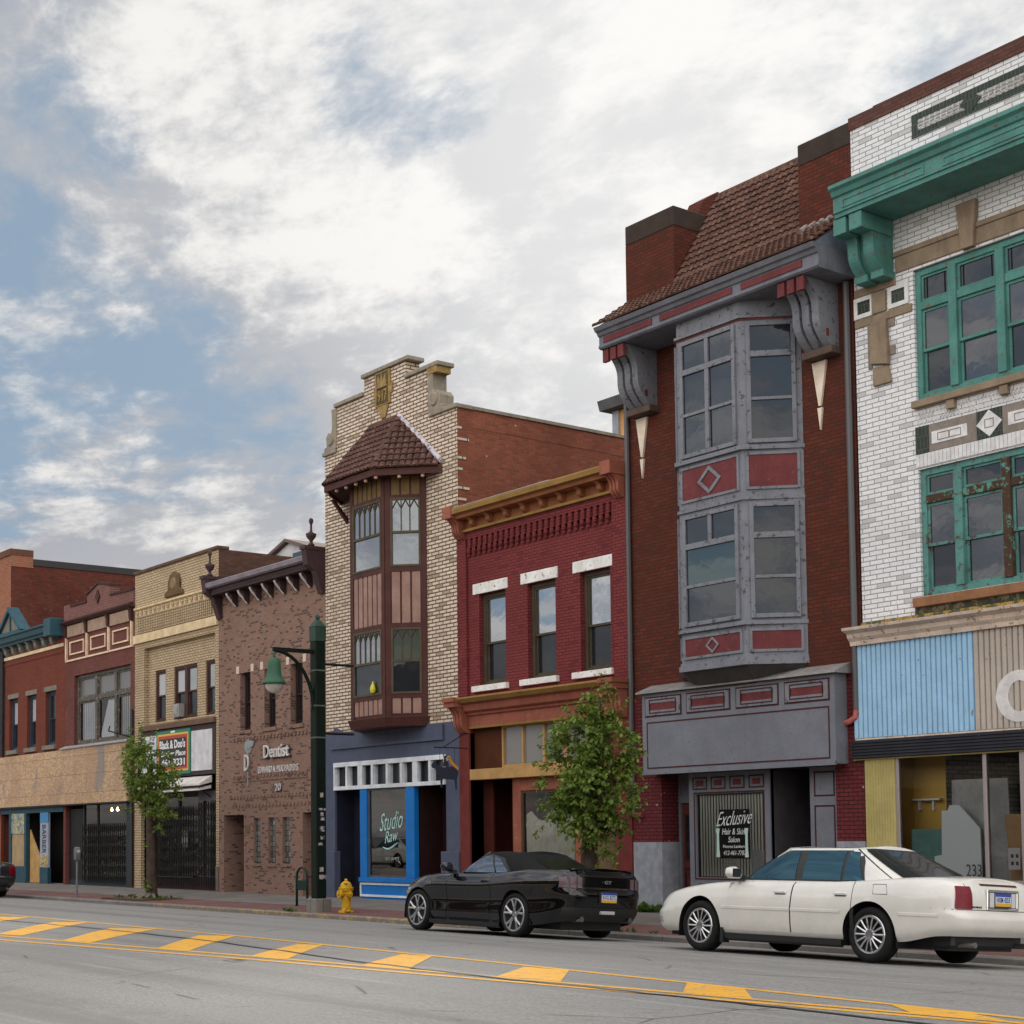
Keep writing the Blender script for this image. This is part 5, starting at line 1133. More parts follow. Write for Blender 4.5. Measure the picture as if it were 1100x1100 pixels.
def building_cream():
    r = thing('brick_building', 'cream brick building with carved shield and a painted sign over a barred shopfront', 'building', (-45.9, FY, 0))
    X0, X1 = -48.93, -42.94
    cb = brickm('cream_brick', (.58, .45, .30), (.49, .37, .235), (.17, .115, .07), bw=.22, bh=.082, ms=.012, grime=.35, grime_col=(.2, .14, .08))
    side = brickm('brown_side_brick', (.16, .085, .062), (.11, .055, .042), (.10, .075, .06), bw=.21, bh=.075, grime=.5, spot=(.3, .24, .2))
    cst = paint('cream_stone', C(180, 160, 128, 1.5), .8, streak=.4); dkst = paint('dark_coping', C(90, 72, 58, 1.2), .85)
    hol = [(-48.2, -43.18, 5.27, 7.84, .16), (-48.42, -43.12, -.35, 5.1, .12)]
    b = MB(); wall_grid(b, X0, X1, -.35, 10.36, FY, hol); b.build('wall', cb, r)
    s = MB(); shell(s, X0, X1, -.35, 10.36, FY, 13); s.build('side_wall', side, r)
    MB().quad((X0 + .02, FY + .3, 10.0), (X1 - .02, FY + .3, 10.0), (X1 - .02, FY + 13, 9.9), (X0 + .02, FY + 13, 9.9)).build('roof', M_ROOF, r)
    MB().box(X0 - .01, X1 + .02, FY - .06, FY + .35, 10.362, 10.46).build('coping', dkst, r, bevel=.01)
    sh = MB(); sh.prism_y([(-46.55, 9.30), (-45.25, 9.30), (-45.32, 9.46), (-45.48, 9.50), (-45.48, 9.78), (-45.58, 9.98), (-45.88, 10.08), (-46.15, 9.98), (-46.28, 9.78), (-46.30, 9.50), (-46.50, 9.46)], FY - .09, FY); sho = sh.build('carved_shield', paint('shield_stone', C(108, 88, 64, .95), .85, scale=6, var=.3), r, bevel=.02)
    MB().lathe([(.0, -.05), (.16, -.04), (.2, 0)], (-45.88, FY - .09, 9.68), 14, 'y').build('shield_boss', paint('shield_boss', C(132, 112, 84, 1.0), .85), sho)
    cornice(r, [(0, 8.90), (.03, 8.90), (.05, 8.94), (.05, 9.12), (.12, 9.16), (.12, 9.22), (0, 9.26)], X0 + .15, -43.28, cst, 'dentil_course')
    dn = MB(); x = X0 + .25
    while x < -43.4: dn.box(x, x + .17, FY - .09, FY - .04, 8.97, 9.10); x += .33
    dn.build('dentils', cb, r)
    fl = MB(); x = X0 + .3
    while x < -43.36: fl.box(x, x + .075, FY - .05, FY, 8.42, 8.88); x += .13
    fl.box(X0 + .2, -43.3, FY - .02, FY, 8.36, 8.42); fl.build('fluted_frieze', cb, r)
    slab(r, X0 + .01, X1 - .01, .08, 8.04, 8.32, cst, 'stone_belt'); 
    # recessed window bay of three openings
    ry = FY + .16
    wn = [(-47.70, -46.92), (-46.32, -44.68), (-44.11, -43.29)]
    b = MB(); wall_grid(b, -48.2, -43.18, 5.27, 7.84, ry, [(a, c, 5.38, 7.07, .12) for a, c in wn], .12); b.build('recess_wall', cb, r)
    fm = paint('brown_window_frame', C(66, 46, 40, 1.3), .55)
    double_hung(r, -47.70, -46.92, 5.38, 7.07, ry + .03, fm, G_CURT, t=.08, gmat2=G_DK)
    w = double_hung(r, -46.32, -45.52, 5.38, 7.07, ry + .03, fm, G_CURT, t=.09, gmat2=G_DK); double_hung(r, -45.515, -44.68, 5.38, 7.07, ry + .03, fm, G_HI, t=.09, gmat2=G_DK)
    double_hung(r, -44.11, -43.29, 5.38, 7.07, ry + .03, fm, G_HI, t=.08, gmat2=G_BLUE)
    slab(r, -48.42, -43.1, .10, 5.10, 5.27, paint('brown_ledge', C(98, 76, 64, 1.3), .7), 'window_ledge')
    # sign band
    sb = slab(r, -48.42, -43.12, .03, 3.55, 5.09, paint('dark_sign_back', (.06, .045, .042), .7), 'sign_board', back=.2)
    wh = paint('white_sign_panel', (.64, .63, .66), .5, streak=.2)
    for a, c in ((-48.30, -47.12), (-44.68, -43.30)): MB().box(a, c, FY - .05, FY - .03, 3.68, 4.92).build('white_panel', wh, sb)
    # painted sign of the shop
    sg = thing('painted_sign', 'square black shop sign with green, yellow and red border above a barred shopfront', 'sign', (-45.9, FY, 4.35))
    MB().box(-47.10, -44.70, FY - .08, FY - .03, 3.62, 5.02).build('sign_panel', plain('sign_green', (.01, .16, .10), .5), sg)
    MB().box(-47.00, -44.82, FY - .086, FY - .08, 3.72, 4.92).build('yellow_band', plain('sign_yellow', (.70, .42, .04), .5), sg); MB().box(-46.94, -44.88, FY - .091, FY - .086, 3.78, 4.86).build('red_band', plain('sign_red', (.42, .05, .015), .5), sg); MB().box(-46.86, -44.96, FY - .096, FY - .091, 3.86, 4.76).build('black_field', plain('sign_black', (.012, .012, .012), .5), sg)
    wt = plain('sign_white', (.75, .75, .75), .5)
    lettering("Black & Doo's", -46.82, -45.0, 4.44, 4.72, FY - .098, wt, sg, .006, bold=.03); lettering('Barber Place', -46.7, -44.99, 4.20, 4.37, FY - .098, wt, sg, .006, bold=.02, shear=.2); lettering('461-3331', -46.7, -45.02, 3.89, 4.12, FY - .098, wt, sg, .006, bold=.03)
    MB().box(-46.05, -45.75, FY - .09, FY - .08, 4.94, 5.0).build('sign_badge', wt, sg)
    # awning box
    aw = MB(); aw.prism_x([(FY - .02, 3.50), (FY - .42, 3.26), (FY - .42, 3.20), (FY - .02, 3.30)], -48.2, -43.35); aw.prism_x([(FY - .02, 3.22), (FY - .40, 3.10), (FY - .40, 3.05), (FY - .02, 3.12)], -48.2, -43.4); ao = thing('awning', 'white metal awning slats under the barber sign', 'awning', (-45.8, FY, 3.3)); aw.build('awning_slats', paint('white_awning', (.66, .62, .58), .5, streak=.3), ao)
    MB().bar((-43.45, FY, 2.85), (-43.45, FY - .4, 3.12), .03).build('awning_arm', M_BLACKM, ao)
    # barred shopfront
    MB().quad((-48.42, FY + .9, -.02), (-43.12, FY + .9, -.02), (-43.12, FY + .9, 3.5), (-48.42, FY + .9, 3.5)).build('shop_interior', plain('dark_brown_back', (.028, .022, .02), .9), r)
    MB().box(-44.5, -43.2, FY + .1, FY + .14, 2.75, 3.05).build('lintel_board', paint('mauve_board', (.14, .12, .14), .7), r)
    f = MB(); f.box(-48.40, -43.14, FY + .3, FY + .36, .0, .38); f.box(-46.3, -46.2, FY + .3, FY + .36, .38, 2.9); f.box(-44.6, -44.5, FY + .3, FY + .36, .38, 2.9); f.box(-48.4, -43.14, FY + .3, FY + .36, 2.9, 3.1); sw = f.build('shop_window', paint('dark_red_brown_frame', (.05, .025, .022), .6), r)
    MB().quad((-48.4, FY + .34, .38), (-43.14, FY + .34, .38), (-43.14, FY + .34, 2.9), (-48.4, FY + .34, 2.9)).build('pane', G_CLEAR, sw)
    MB().box(-43.10, X1 - .0, FY - .03, FY + .1, -.05, .75).build('pier_base', paint('grey_base', C(104, 92, 84, 1.3), .85), r)
    gt = thing('security_gate', 'black folding lattice gate across the shopfront under the barber sign', 'gate', (-45.8, FY, 0))
    g = MB(); lattice(g, -48.1, -44.9, .10, 2.62, FY + .12); g.box(-48.15, -44.85, FY + .09, FY + .15, .38, .42); g.build('lattice', M_GATE, gt); g = MB(); lattice(g, -44.5, -43.22, .10, 2.72, FY + .12); g.box(-44.55, -43.2, FY + .09, FY + .15, .42, .46); g.build('lattice', M_GATE, gt)
    return r
building_cream()
random.seed(21)
loose('poster', 'small grey poster behind the lattice gate under the barber sign', 'poster', MB().box(-46.0, -45.55, FY + .28, FY + .29, 1.3, 1.85), paint('grey_poster', (.28, .28, .27), .8))
loose('air_conditioner', 'grey window air conditioner in the middle window of the cream brick building', 'air conditioner', MB().box(-46.12, -45.72, FY + .02, FY + .24, 5.44, 5.86).box(-46.06, -45.78, FY + .0, FY + .02, 5.5, 5.8), paint('ac_grey', (.34, .33, .32), .5), bevel=.01)

# ================================================================== C: brown red panelled building
M_OSB = None
def osbm():
    m, t, b = newmat('strand_board'); uv, o = flat_uv(t)
    vo = nn(t, 'ShaderNodeTexVoronoi'); mp = nn(t, 'ShaderNodeMapping'); t.links.new(uv, mp.inputs[0]); mp.inputs['Scale'].default_value = (9, 22, 1); mp.inputs['Rotation'].default_value = (0, 0, .5); t.links.new(mp.outputs[0], vo.inputs['Vector']); vo.inputs['Scale'].default_value = 1.3
    bwv = nn(t, 'ShaderNodeRGBToBW'); t.links.new(vo.outputs['Color'], bwv.inputs[0])
    c = mixc(t, bwv.outputs[0], (.27, .17, .095), (.68, .46, .28))
    n1 = noise_n(t, o, .55, 6, .6); c = mixc(t, mapr(t, n1, .40, .65, 0, .55), c, (.33, .21, .13))
    g = noise_n(t, o, .42, 7, .62, .6); c = mixc(t, mapr(t, g, .58, .64, 0, .75), c, (.22, .20, .19))
    br = nn(t, 'ShaderNodeTexBrick'); t.links.new(uv, br.inputs['Vector']); br.offset = .4
    for k, v in (('Scale', 1.0), ('Mortar Size', .008), ('Brick Width', 2.44), ('Row Height', .66)): br.inputs[k].default_value = v
    c = mixc(t, fmath(t, 'MULTIPLY', br.outputs['Fac'], .75), c, (.10, .055, .03))
    t.links.new(c, b.inputs['Base Color']); b.inputs['Roughness'].default_value = .85; bump(t, b, bwv.outputs[0], .3, .004)
    return m
M_OSB = osbm()
def building_panelled():
    r = thing('brick_building', 'brown red brick building with small gabled parapet and cream outlined panels', 'building', (-52, FY, 0))
    X0, X1 = -54.92, -48.945
    bk = brickm('brown_red_brick', (.20, .072, .060), (.16, .055, .047), (.12, .07, .06), bw=.21, bh=.08, ms=.010, grime=.35)
    pk = brickm('pinkish_parapet_brick', (.27, .13, .115), (.22, .10, .09), (.13, .08, .07), bw=.21, bh=.08, ms=.01, grime=.4)
    crm = paint('cream_moulding', C(196, 172, 146, 1.4), .7, streak=.4); dk = paint('dark_brown_moulding', C(64, 42, 38, 1.3), .7)
    hol = [(-54.06, -49.27, 4.95, 7.45, .25), (-54.8, -49.25, -.35, 2.9, .15)]
    body(r, X0, X1, 9.86, bk, hol, 13)
    pr = MB(); pr.prism_y([(X0, 9.36), (X1, 9.36), (X1, 9.88), (-50.86, 9.92), (-50.86, 10.28), (-51.84, 10.46), (-52.82, 10.18), (-52.82, 9.92), (-54.3, 9.96), (-54.5, 10.06), (X0, 10.06)], FY - .05, FY + .3); pr.build('parapet', pk, r)
    cp = MB()
    for (xa, za), (xb, zb) in (((-52.86, 10.19), (-51.84, 10.47)), ((-51.84, 10.47), (-50.82, 10.29)), ((-54.3, 9.96), (-52.86, 9.93)), ((-50.82, 9.92), (X1, 9.88))): cp.prism_y([(xa, za), (xb, zb), (xb, zb + .08), (xa, za + .08)], FY - .09, FY + .34)
    cp.build('coping', dk, r)
    MB().prism_y([(-51.84, 9.78), (-51.66, 10.02), (-51.84, 10.26), (-52.02, 10.02)], FY - .10, FY - .05).build('diamond_ornament', dk, r)
    cornice(r, [(.05, 9.30), (.12, 9.32), (.2, 9.40), (.2, 9.45), (.05, 9.50)], X0, X1, dk)
    pn = MB()
    xs = [-54.72, -52.86, -50.98, -49.12]
    for k in range(3): pn.frame(xs[k] + .30, xs[k + 1] - .30, 8.22, 8.70, .05, FY - .045, FY)
    pn.box(X0 + .1, X1 - .08, FY - .04, FY, 8.0, 8.06)
    for x in xs: pn.box(x - .045, x + .045, FY - .07, FY, 8.06, 9.0)
    pn.build('panel_moulding', crm, r)
    tb = MB()
    for k in range(3): tb.box(xs[k] + .12, xs[k + 1] - .12, FY - .06, FY, 8.88, 9.28)
    tb.build('stone_tablet', paint('grey_tablet', C(140, 118, 102, 1.3), .8, streak=.5), r)
    ci = MB()
    for x in xs: console(ci, x - .08, x + .08, FY, .06, 8.85, .18, 9.3)
    recalc(ci.build('small_console', dk, r))
    # great window group
    wf = paint('grey_green_frame', C(84, 80, 74, 1.2), .6, peel=C(120, 110, 100), peel_amt=.3)
    y = FY + .12
    b = MB(); b.frame(-54.06, -49.27, 4.95, 7.45, .12, y, y + .12); b.box(-53.94, -49.39, y, y + .12, 6.50, 6.64)
    xm = [-54.06, -52.35, -50.72, -49.27]
    for x in xm[1:-1]: b.box(x - .09, x + .09, y - .02, y + .12, 5.07, 7.33)
    w = b.build('window', wf, r, bevel=.006); slab(w, -54.1, -49.2, .08, 4.84, 4.945, wf, 'sill')
    for k in range(3):
        a = xm[k] + (.12 if k == 0 else .09); c = xm[k + 1] - (.12 if k == 2 else .09)
        MB().frame(a, c, 6.64, 7.33, .06, y + .04, y + .08).frame(a, c, 5.07, 6.50, .06, y + .04, y + .08).build('sash', wf, w)
        MB().quad((a, y + .07, 6.64), (c, y + .07, 6.64), (c, y + .07, 7.33), (a, y + .07, 7.33)).build('pane', glassm('grimy_pane', .02, tint=(.16, .155, .15), rough=.08), w)
        MB().quad((a, y + .07, 5.07), (c, y + .07, 5.07), (c, y + .07, 6.50), (a, y + .07, 6.50)).build('pane', clearglass('upstairs_glass', .04, (.9, .92, .94)), w)
    MB().quad((-54.0, FY + 1.4, 5), (-49.3, FY + 1.4, 5), (-49.3, FY + 1.4, 7.4), (-54.0, FY + 1.4, 7.4)).build('room_back', M_DARK, r)
    # shop front under the boards
    MB().quad((-54.8, FY + 1.2, -.02), (-49.25, FY + 1.2, -.02), (-49.25, FY + 1.2, 2.95), (-54.8, FY + 1.2, 2.95)).build('shop_interior', plain('warm_dark_back', (.05, .036, .026), .9), r)
    f = MB(); f.box(-54.8, -49.25, FY + .14, FY + .2, 0, .18); f.box(-53.55, -53.45, FY + .14, FY + .2, .18, 2.9); f.box(-52.35, -52.27, FY + .14, FY + .2, .18, 2.9); f.box(-49.62, -49.26, FY + .02, FY + .2, 0, 2.9); sf = f.build('shop_window', paint('dark_teal_frame', (.03, .042, .05), .6), r)
    MB().quad((-53.45, FY + .18, .18), (-49.62, FY + .18, .18), (-49.62, FY + .18, 2.9), (-53.45, FY + .18, 2.9)).build('pane', G_CLEAR, sf)
    dd = MB(); dd.box(-54.75, -53.56, FY + .15, FY + .2, .02, 2.7); do = dd.build('door', paint('near_black_door', (.02, .02, .02), .6), r); MB().box(-53.72, -53.68, FY + .11, FY + .15, .95, 1.15).build('handle', M_BLACKM, do)
    gt = thing('security_gate', 'dark folding lattice gate behind the parking meter under the boarded sign', 'gate', (-52, FY, 0)); g = MB(); lattice(g, -53.4, -49.7, .1, 2.15, FY + .06); g.build('lattice', M_GATE, gt)
    return r
building_panelled()
for k, (x, cl) in enumerate(((-53.75, (.80, .80, .86)), (-50.35, (.50, .50, .52)))):
    q = MB(); n = 12
    for i in range(n):
        xa = x + i * .085; q.box(xa, xa + .075, FY + .205 + .02 * (i % 2), FY + .215 + .02 * (i % 2), 5.1, 6.45)
    loose('window_curtain', ('whitish lilac curtain hanging in the big grey framed window above the strand board', 'dull grey curtain hanging in the big grey framed window next to the cream brick building')[k], 'curtain', q, plain('curtain_%d' % k, cl, .9))
q = MB(); q.prism_y([(-52.3, 5.12), (-51.05, 5.12), (-50.82, 6.44), (-51.6, 6.44)], FY + .24, FY + .25); loose('tilted_board', 'white sheet leaning at a slant behind the middle light of the big window', 'board', q, plain('sheet_white', (.86, .87, .90), .8))
for k, (x, z) in enumerate(((-51.9, 2.62), (-51.42, 2.62), (-50.5, 2.5))):
    em = bpy.data.materials.new('warm_bulb_glow'); em.use_nodes = True; b_ = em.node_tree.nodes['Principled BSDF']; b_.inputs['Emission Color'].default_value = (1, .55, .15, 1); b_.inputs['Emission Strength'].default_value = (6.0, 9.0, 2.0)[k]; b_.inputs['Base Color'].default_value = (.9, .6, .3, 1)
    p = thing('light_bulb', ('lit warm bulb above the parking meter, paired with a brighter one', 'brightest lit warm bulb hanging inside the barred shopfront', 'dim warm bulb hanging deeper inside the barred shopfront')[k], 'lamp', (x, FY + .5, z), 'warm bulbs in the barred shopfront')
    MB().lathe([(0.005, -.05), (.04, -.035), (.05, 0), (.035, .035), (.02, .06), (.02, .09)], (x, FY + .5, z), 12).build('bulb', em, p, smooth=True); MB().tube([(x, FY + .5, z + .08), (x, FY + .5, 2.95)], .008, 5).build('cord', M_BLACKM, p)
random.seed(9)
q = MB(); clutter(q, -53.3, -49.8, .25, 1.7, FY + .5, 60, .06, .22); o = q.build('shop_goods', paint('shop_goods', (.10, .10, .10), .7, var=.8, scale=4, peel=(.45, .45, .42), peel_amt=.6)); stuff(o); tag(o, 'jumble of dark goods stacked behind the lattice gate', 'goods')
q = MB(); clutter(q, -48.2, -43.3, .45, 1.6, FY + .5, 45, .06, .2); o = q.build('shop_goods', paint('barber_goods', (.08, .085, .09), .7, var=.8, scale=4, peel=(.4, .4, .42), peel_amt=.4)); stuff(o); tag(o, 'jumble of dark goods behind the gate under the barber sign', 'goods')

# ================================================================== B: red building with teal cornice
def building_teal_cornice():
    r = thing('brick_building', 'red brick building with teal cornice and three narrow windows', 'building', (-58, FY, 0))
    X0, X1 = -61.35, -54.93
    bk = brickm('old_red_brick', (.20, .060, .040), (.17, .05, .034), (.14, .055, .04), bw=.21, bh=.078, ms=.006, grime=.45, grime_col=(.10, .035, .026))
    teal = paint('dark_teal_cornice', C(48, 78, 88, 1.15), .5, streak=.3); gst = paint('grey_green_stone', C(110, 106, 96, 1.3), .8, streak=.4); crm = C(190, 168, 140, 1.4)
    wn = [(-60.50, -59.59), (-58.62, -57.72), (-56.76, -55.80)]
    hol = [(a, b, 5.08, 7.08, .22) for a, b in wn] + [(-61.3, -55.0, -.35, 2.9, .12)]
    body(r, X0, X1, 9.35, bk, hol, 13)
    co = cornice(r, [(0, 8.95), (.05, 8.95), (.05, 9.08), (.30, 9.10), (.30, 9.16), (.40, 9.22), (.44, 9.38), (.52, 9.42), (.52, 9.48), (0, 9.60)], -62.5, -55.25, teal)
    MB().box(-55.6, -54.98, FY - .56, FY + .0, 8.98, 9.62).build('cornice_end', teal, co, bevel=.02)
    for k in range(8): a = -61.5 + k * .78; b = MB(); console(b, a, a + .22, FY, .04, 8.74, .26, 9.10); recalc(b.build('cornice_bracket', gst, co))
    MB().box(X0, X1 - .1, FY - .04, FY, 8.62, 8.74).build('cream_band', paint('cream_band', crm, .7, streak=.3), r)
    MB().box(X0, X1 - .1, FY - .025, FY, 8.40, 8.50).build('brick_belt', bk, r)
    g = MB(); g.prism_y([(-60.75, 9.60), (-58.45, 9.60), (-59.6, 10.42)], FY - .30, FY - .05); gb = g.build('cornice_gable', gst, r)
    e = MB(); e.prism_y([(-60.95, 9.58), (-60.72, 9.58), (-59.6, 10.40), (-59.6, 10.58)], FY - .42, FY); e.prism_y([(-58.25, 9.58), (-59.6, 10.58), (-59.6, 10.40), (-58.48, 9.58)], FY - .42, FY); e.box(-60.9, -58.3, FY - .42, FY - .3, 9.52, 9.60); e.box(-59.66, -59.54, FY - .34, FY - .3, 9.6, 10.3); e.build('gable_moulding', teal, gb)
    for a, b_ in wn:
        w = double_hung(r, a, b_, 5.08, 7.08, FY + .12, paint('blue_grey_frame', C(52, 62, 72, 1.2), .6), G_CURT if a < -58 else G_MID, t=.10, gmat2=G_DK); slab(w, a - .12, b_ + .12, .03, 7.08, 7.26, gst, 'lintel'); slab(w, a - .12, b_ + .12, .10, 4.92, 5.08, gst, 'sill')
    tl = paint('teal_shop_frame', C(42, 70, 82, 1.2), .6, streak=.2)
    MB().quad((-61.3, FY + 1.0, -.02), (-55.0, FY + 1.0, -.02), (-55.0, FY + 1.0, 2.95), (-61.3, FY + 1.0, 2.95)).build('shop_interior', M_DARK, r)
    f = MB(); f.box(-61.3, -55.0, FY - .02, FY + .1, 2.62, 2.88); f.box(-60.35, -60.1, FY - .04, FY + .1, 0, 2.62); f.box(-58.75, -58.55, FY - .04, FY + .1, 0, 2.62); f.box(-60.1, -58.75, FY - .02, FY + .1, 0, .62); f.box(-57.2, -56.4, FY - .03, FY + .1, 0, .60); f.build('shop_frame', tl, r)
    MB().box(-60.1, -58.75, FY, FY + .06, .62, 2.0).build('tan_panel', paint('tan_panel', C(150, 128, 98, 1.3), .7, streak=.4), r)
    MB().box(-60.1, -58.75, FY - .03, FY + .06, 1.85, 2.62).build('poster_panel', paint('faded_poster', (.20, .25, .28), .7, var=.5, scale=4, peel=(.55, .45, .15), peel_amt=.8), r)
    d = MB(); d.box(-58.5, -57.25, FY + .1, FY + .16, .02, .62); d.prism_y([(-58.5, .62), (-57.25, .62), (-57.25, .75), (-58.5, 2.0)], FY + .1, FY + .14); d.build('plywood_cover', paint('plywood_tan', C(166, 132, 84, 1.3), .8, streak=.3), r)
    MB().box(-57.2, -56.4, FY - .01, FY + .06, .60, 2.62).build('banner_panel', paint('pale_blue_panel', (.32, .35, .42), .6, streak=.2), r)
    MB().box(-57.2, -56.4, FY - .02, FY + .0, 2.25, 2.62).build('blue_cap', plain('blue_cap', (.02, .20, .42), .5), r)
    MB().box(-57.15, -56.45, FY - .018, FY - .01, .62, 1.05).build('faded_picture', paint('faded_picture', (.30, .2, .12), .7, var=.7, scale=6, peel=(.5, .45, .2), peel_amt=1), r)
    vs, fs = textmesh('BARBER'); q = MB(); q.add([(-56.98 + .34 * v, FY - .019 - .004 * w, 1.12 + 1.05 * (1 - u)) for u, v, w in vs], fs); q.build('lettering', plain('ink', (.03, .04, .05), .6), r)
    MB().box(-61.32, -61.0, FY - .1, FY + .1, 4.9, 8.9).build('corner_board', paint('dark_corner', (.03, .028, .03), .7), r)
    return r
building_teal_cornice()
bd = thing('plywood_hoarding', 'long strand board hoarding boarding up the shop signs below the upper windows', 'hoarding', (-55, FY, 3.9))
MB().box(-66.0, -54.86, FY - .13, FY - .02, 2.88, 4.83).build('board', M_OSB, bd); MB().box(-54.855, -49.2, FY - .16, FY - .02, 2.87, 4.84).build('board', M_OSB, bd)
MB().prism_x([(FY - .22, 4.84), (FY - .22, 4.87), (FY - .02, 4.96), (FY - .02, 4.84)], -54.9, -49.15).build('lead_capping', paint('lead_grey', (.36, .35, .36), .5), bd)
MB().box(-66, -49.2, FY - .15, FY - .02, 2.82, 2.868).build('bottom_batten', M_BLACKM, bd)
o = MB().tube([(-49.05, FY - .06, 5.9), (-49.05, FY - .06, .05)], .05, 8).build('downspout', plain('dark_spout', (.03, .03, .032), .5)); tag(o, 'dark downspout between the boarded building and the cream brick building', 'downspout')
o = MB().tube([(-49.2, FY - .05, 5.0), (-49.9, FY - .5, 5.22), (-50.6, FY - .15, 5.42)], .025, 6).build('flag_bracket', M_BLACKM); tag(o, 'bent dark metal bracket sticking out below the big grey framed window', 'bracket')

# ================================================================== A and houses behind
def building_far():
    r = thing('brick_building', 'tall red brick building rising behind the teal cornice with a bare side wall', 'building', (-66, FY, 0))
    bk = brickm('deep_red_side_brick', (.17, .052, .036), (.12, .038, .028), (.09, .045, .035), bw=.21, bh=.078, ms=.008, grime=.6, grime_col=(.06, .022, .018), spot=(.28, .2, .17))
    fb = brickm('orange_front_brick', (.40, .17, .10), (.33, .13, .08), (.2, .12, .09), bw=.21, bh=.078, grime=.3)
    y = FY + .36
    b = MB(); wall_grid(b, -70, -61.42, -.3, 12.95, y, []); b.build('wall', fb, r)
    s = MB(); s.quad((-61.42, y, -.3), (-61.42, y + 13, -.3), (-61.42, y + 13, 12.72), (-61.42, y, 12.72)); s.build('side_wall', bk, r); s = MB(); s.quad((-70, y + 13, -.3), (-70, y, -.3), (-70, y, 12.7), (-70, y + 13, 12.7)); s.build('side_wall', bk, r)
    MB().box(-61.72, -61.38, y + .9, y + 13, 12.60, 12.86).build('roof_edge', plain('dark_roof_edge', (.03, .028, .028), .7), r); MB().box(-70.1, -61.38, y - .05, y + .9, 12.95, 13.2).build('coping', paint('brown_coping', C(96, 66, 52, 1.2), .8), r); MB().quad((-70, y, 12.5), (-61.45, y, 12.5), (-61.45, y + 13, 12.4), (-70, y + 13, 12.4)).build('roof', M_ROOF, r)
    MB().box(-62.4, -61.40, y + .004, y + .9, 12.5, 12.95).build('parapet_return', fb, r)
    return r
building_far()
def house_gable():
    r = thing('house', 'white gabled dormer roof just showing behind the dentist building', 'house', (-52.6, 30, 0))
    wh = paint('white_siding', (.60, .60, .60), .6)
    MB().prism_y([(-54.4, 0), (-50.95, 0), (-50.95, 12.36), (-52.6, 12.86), (-54.4, 12.32)], 30.0, 36.0).build('wall', wh, r)
    q = MB(); q.prism_y([(-54.8, 12.22), (-52.6, 12.88), (-52.6, 13.0), (-54.8, 12.34)], 29.8, 36.2); q.prism_y([(-52.6, 12.88), (-50.7, 12.30), (-50.7, 12.42), (-52.6, 13.0)], 29.8, 36.2); q.build('roof', paint('brown_shingle', (.16, .12, .10), .8), r)
    MB().box(-52.3, -51.4, 29.97, 30.0, 12.0, 12.4).build('window', G_BLUE, r)
    return r
house_gable()
def house_back():
    r = thing('house', 'grey eaved house corner with tan wall behind the orange red side wall', 'house', (-35, 34, 0))
    MB().box(-38.2, -31.0, 34.0, 40, 0, 15.4).build('wall', paint('tan_siding', C(196, 150, 100, 1.2), .7), r); MB().box(-38.3, -38.0, 33.93, 34.0, 0, 15.4).build('corner_board', paint('grey_corner_board', (.36, .38, .42), .6), r)
    q = MB(); q.prism_x([(33.6, 15.4), (33.5, 15.72), (37, 16.0), (40.4, 15.7), (40.4, 15.4)], -38.55, -30.8); q.build('roof', paint('grey_roof', (.12, .12, .125), .8), r)
    MB().box(-37.2, -36.2, 33.95, 34.0, 12.5, 14.4).build('window', G_DK, r)
    return r
house_back()
# ------------------------------------------------------------------ the other side of the street (seen mirrored in glass and car paint)
def opposite(x0, x1, h, col, label, seed):
    r = thing('brick_building', label, 'building', ((x0 + x1) / 2, -6.2, 0)); random.seed(seed)
    bk = brickm('opposite_brick_%d' % seed, col, scl(col, .8), scl(col, .5), grime=.4)
    y = -6.0; n = int((x1 - x0) / 2.4); hol = []
    for k in range(n):
        a = x0 + .7 + k * 2.4
        for z in ([4.6] if h < 9 else [4.6, 7.9]): hol.append((a, a + 1.1, z, z + 1.9))
    b = MB(); xs = sorted({x0, x1, *[q[0] for q in hol], *[q[1] for q in hol]})
    wall_grid(b, x0, x1, -.1, h, y, hol, -.2); shell(b, x0, x1, -.1, h, y, -9); b.build('wall', bk, r)
    f = MB(); g = MB()
    for a, c, z0, z1 in hol: f.frame(a, c, z0, z1, .08, y - .12, y - .05); f.box(a + .08, c - .08, y - .12, y - .06, (z0 + z1) / 2 - .03, (z0 + z1) / 2 + .03); g.quad((a, y - .1, z0), (c, y - .1, z0), (c, y - .1, z1), (a, y - .1, z1))
    f.build('window_frames', M_STONE, r); g.build('window_panes', G_DK, r)
    MB().prism_x([(y, h - .5), (y + .3, h - .3), (y + .45, h), (y, h + .1)], x0, x1).build('cornice', M_STONE, r); MB().box(x0 + .3, x1 - .3, y, y + .06, .3, 3.2).build('shop_window', G_DK, r); MB().box(x0, x1, y, y + .2, 3.2, 4.0).build('sign_band', M_STONE, r)
for a, b, h, c, l, s in ((-62, -44, 8.0, (.09, .05, .04), 'low brown row across the street, mirrored in the windows', 1), (-43.5, -30, 10.5, (.14, .11, .085), 'tan block across the street, mirrored in the car sides', 2), (-29.5, -14, 8.4, (.09, .045, .035), 'dark red block across the street, mirrored in the shop glass', 3), (-13.5, 4, 9.5, (.11, .095, .08), 'grey brown block across the street behind the viewpoint', 4)): opposite(a, b, h, c, l, s)
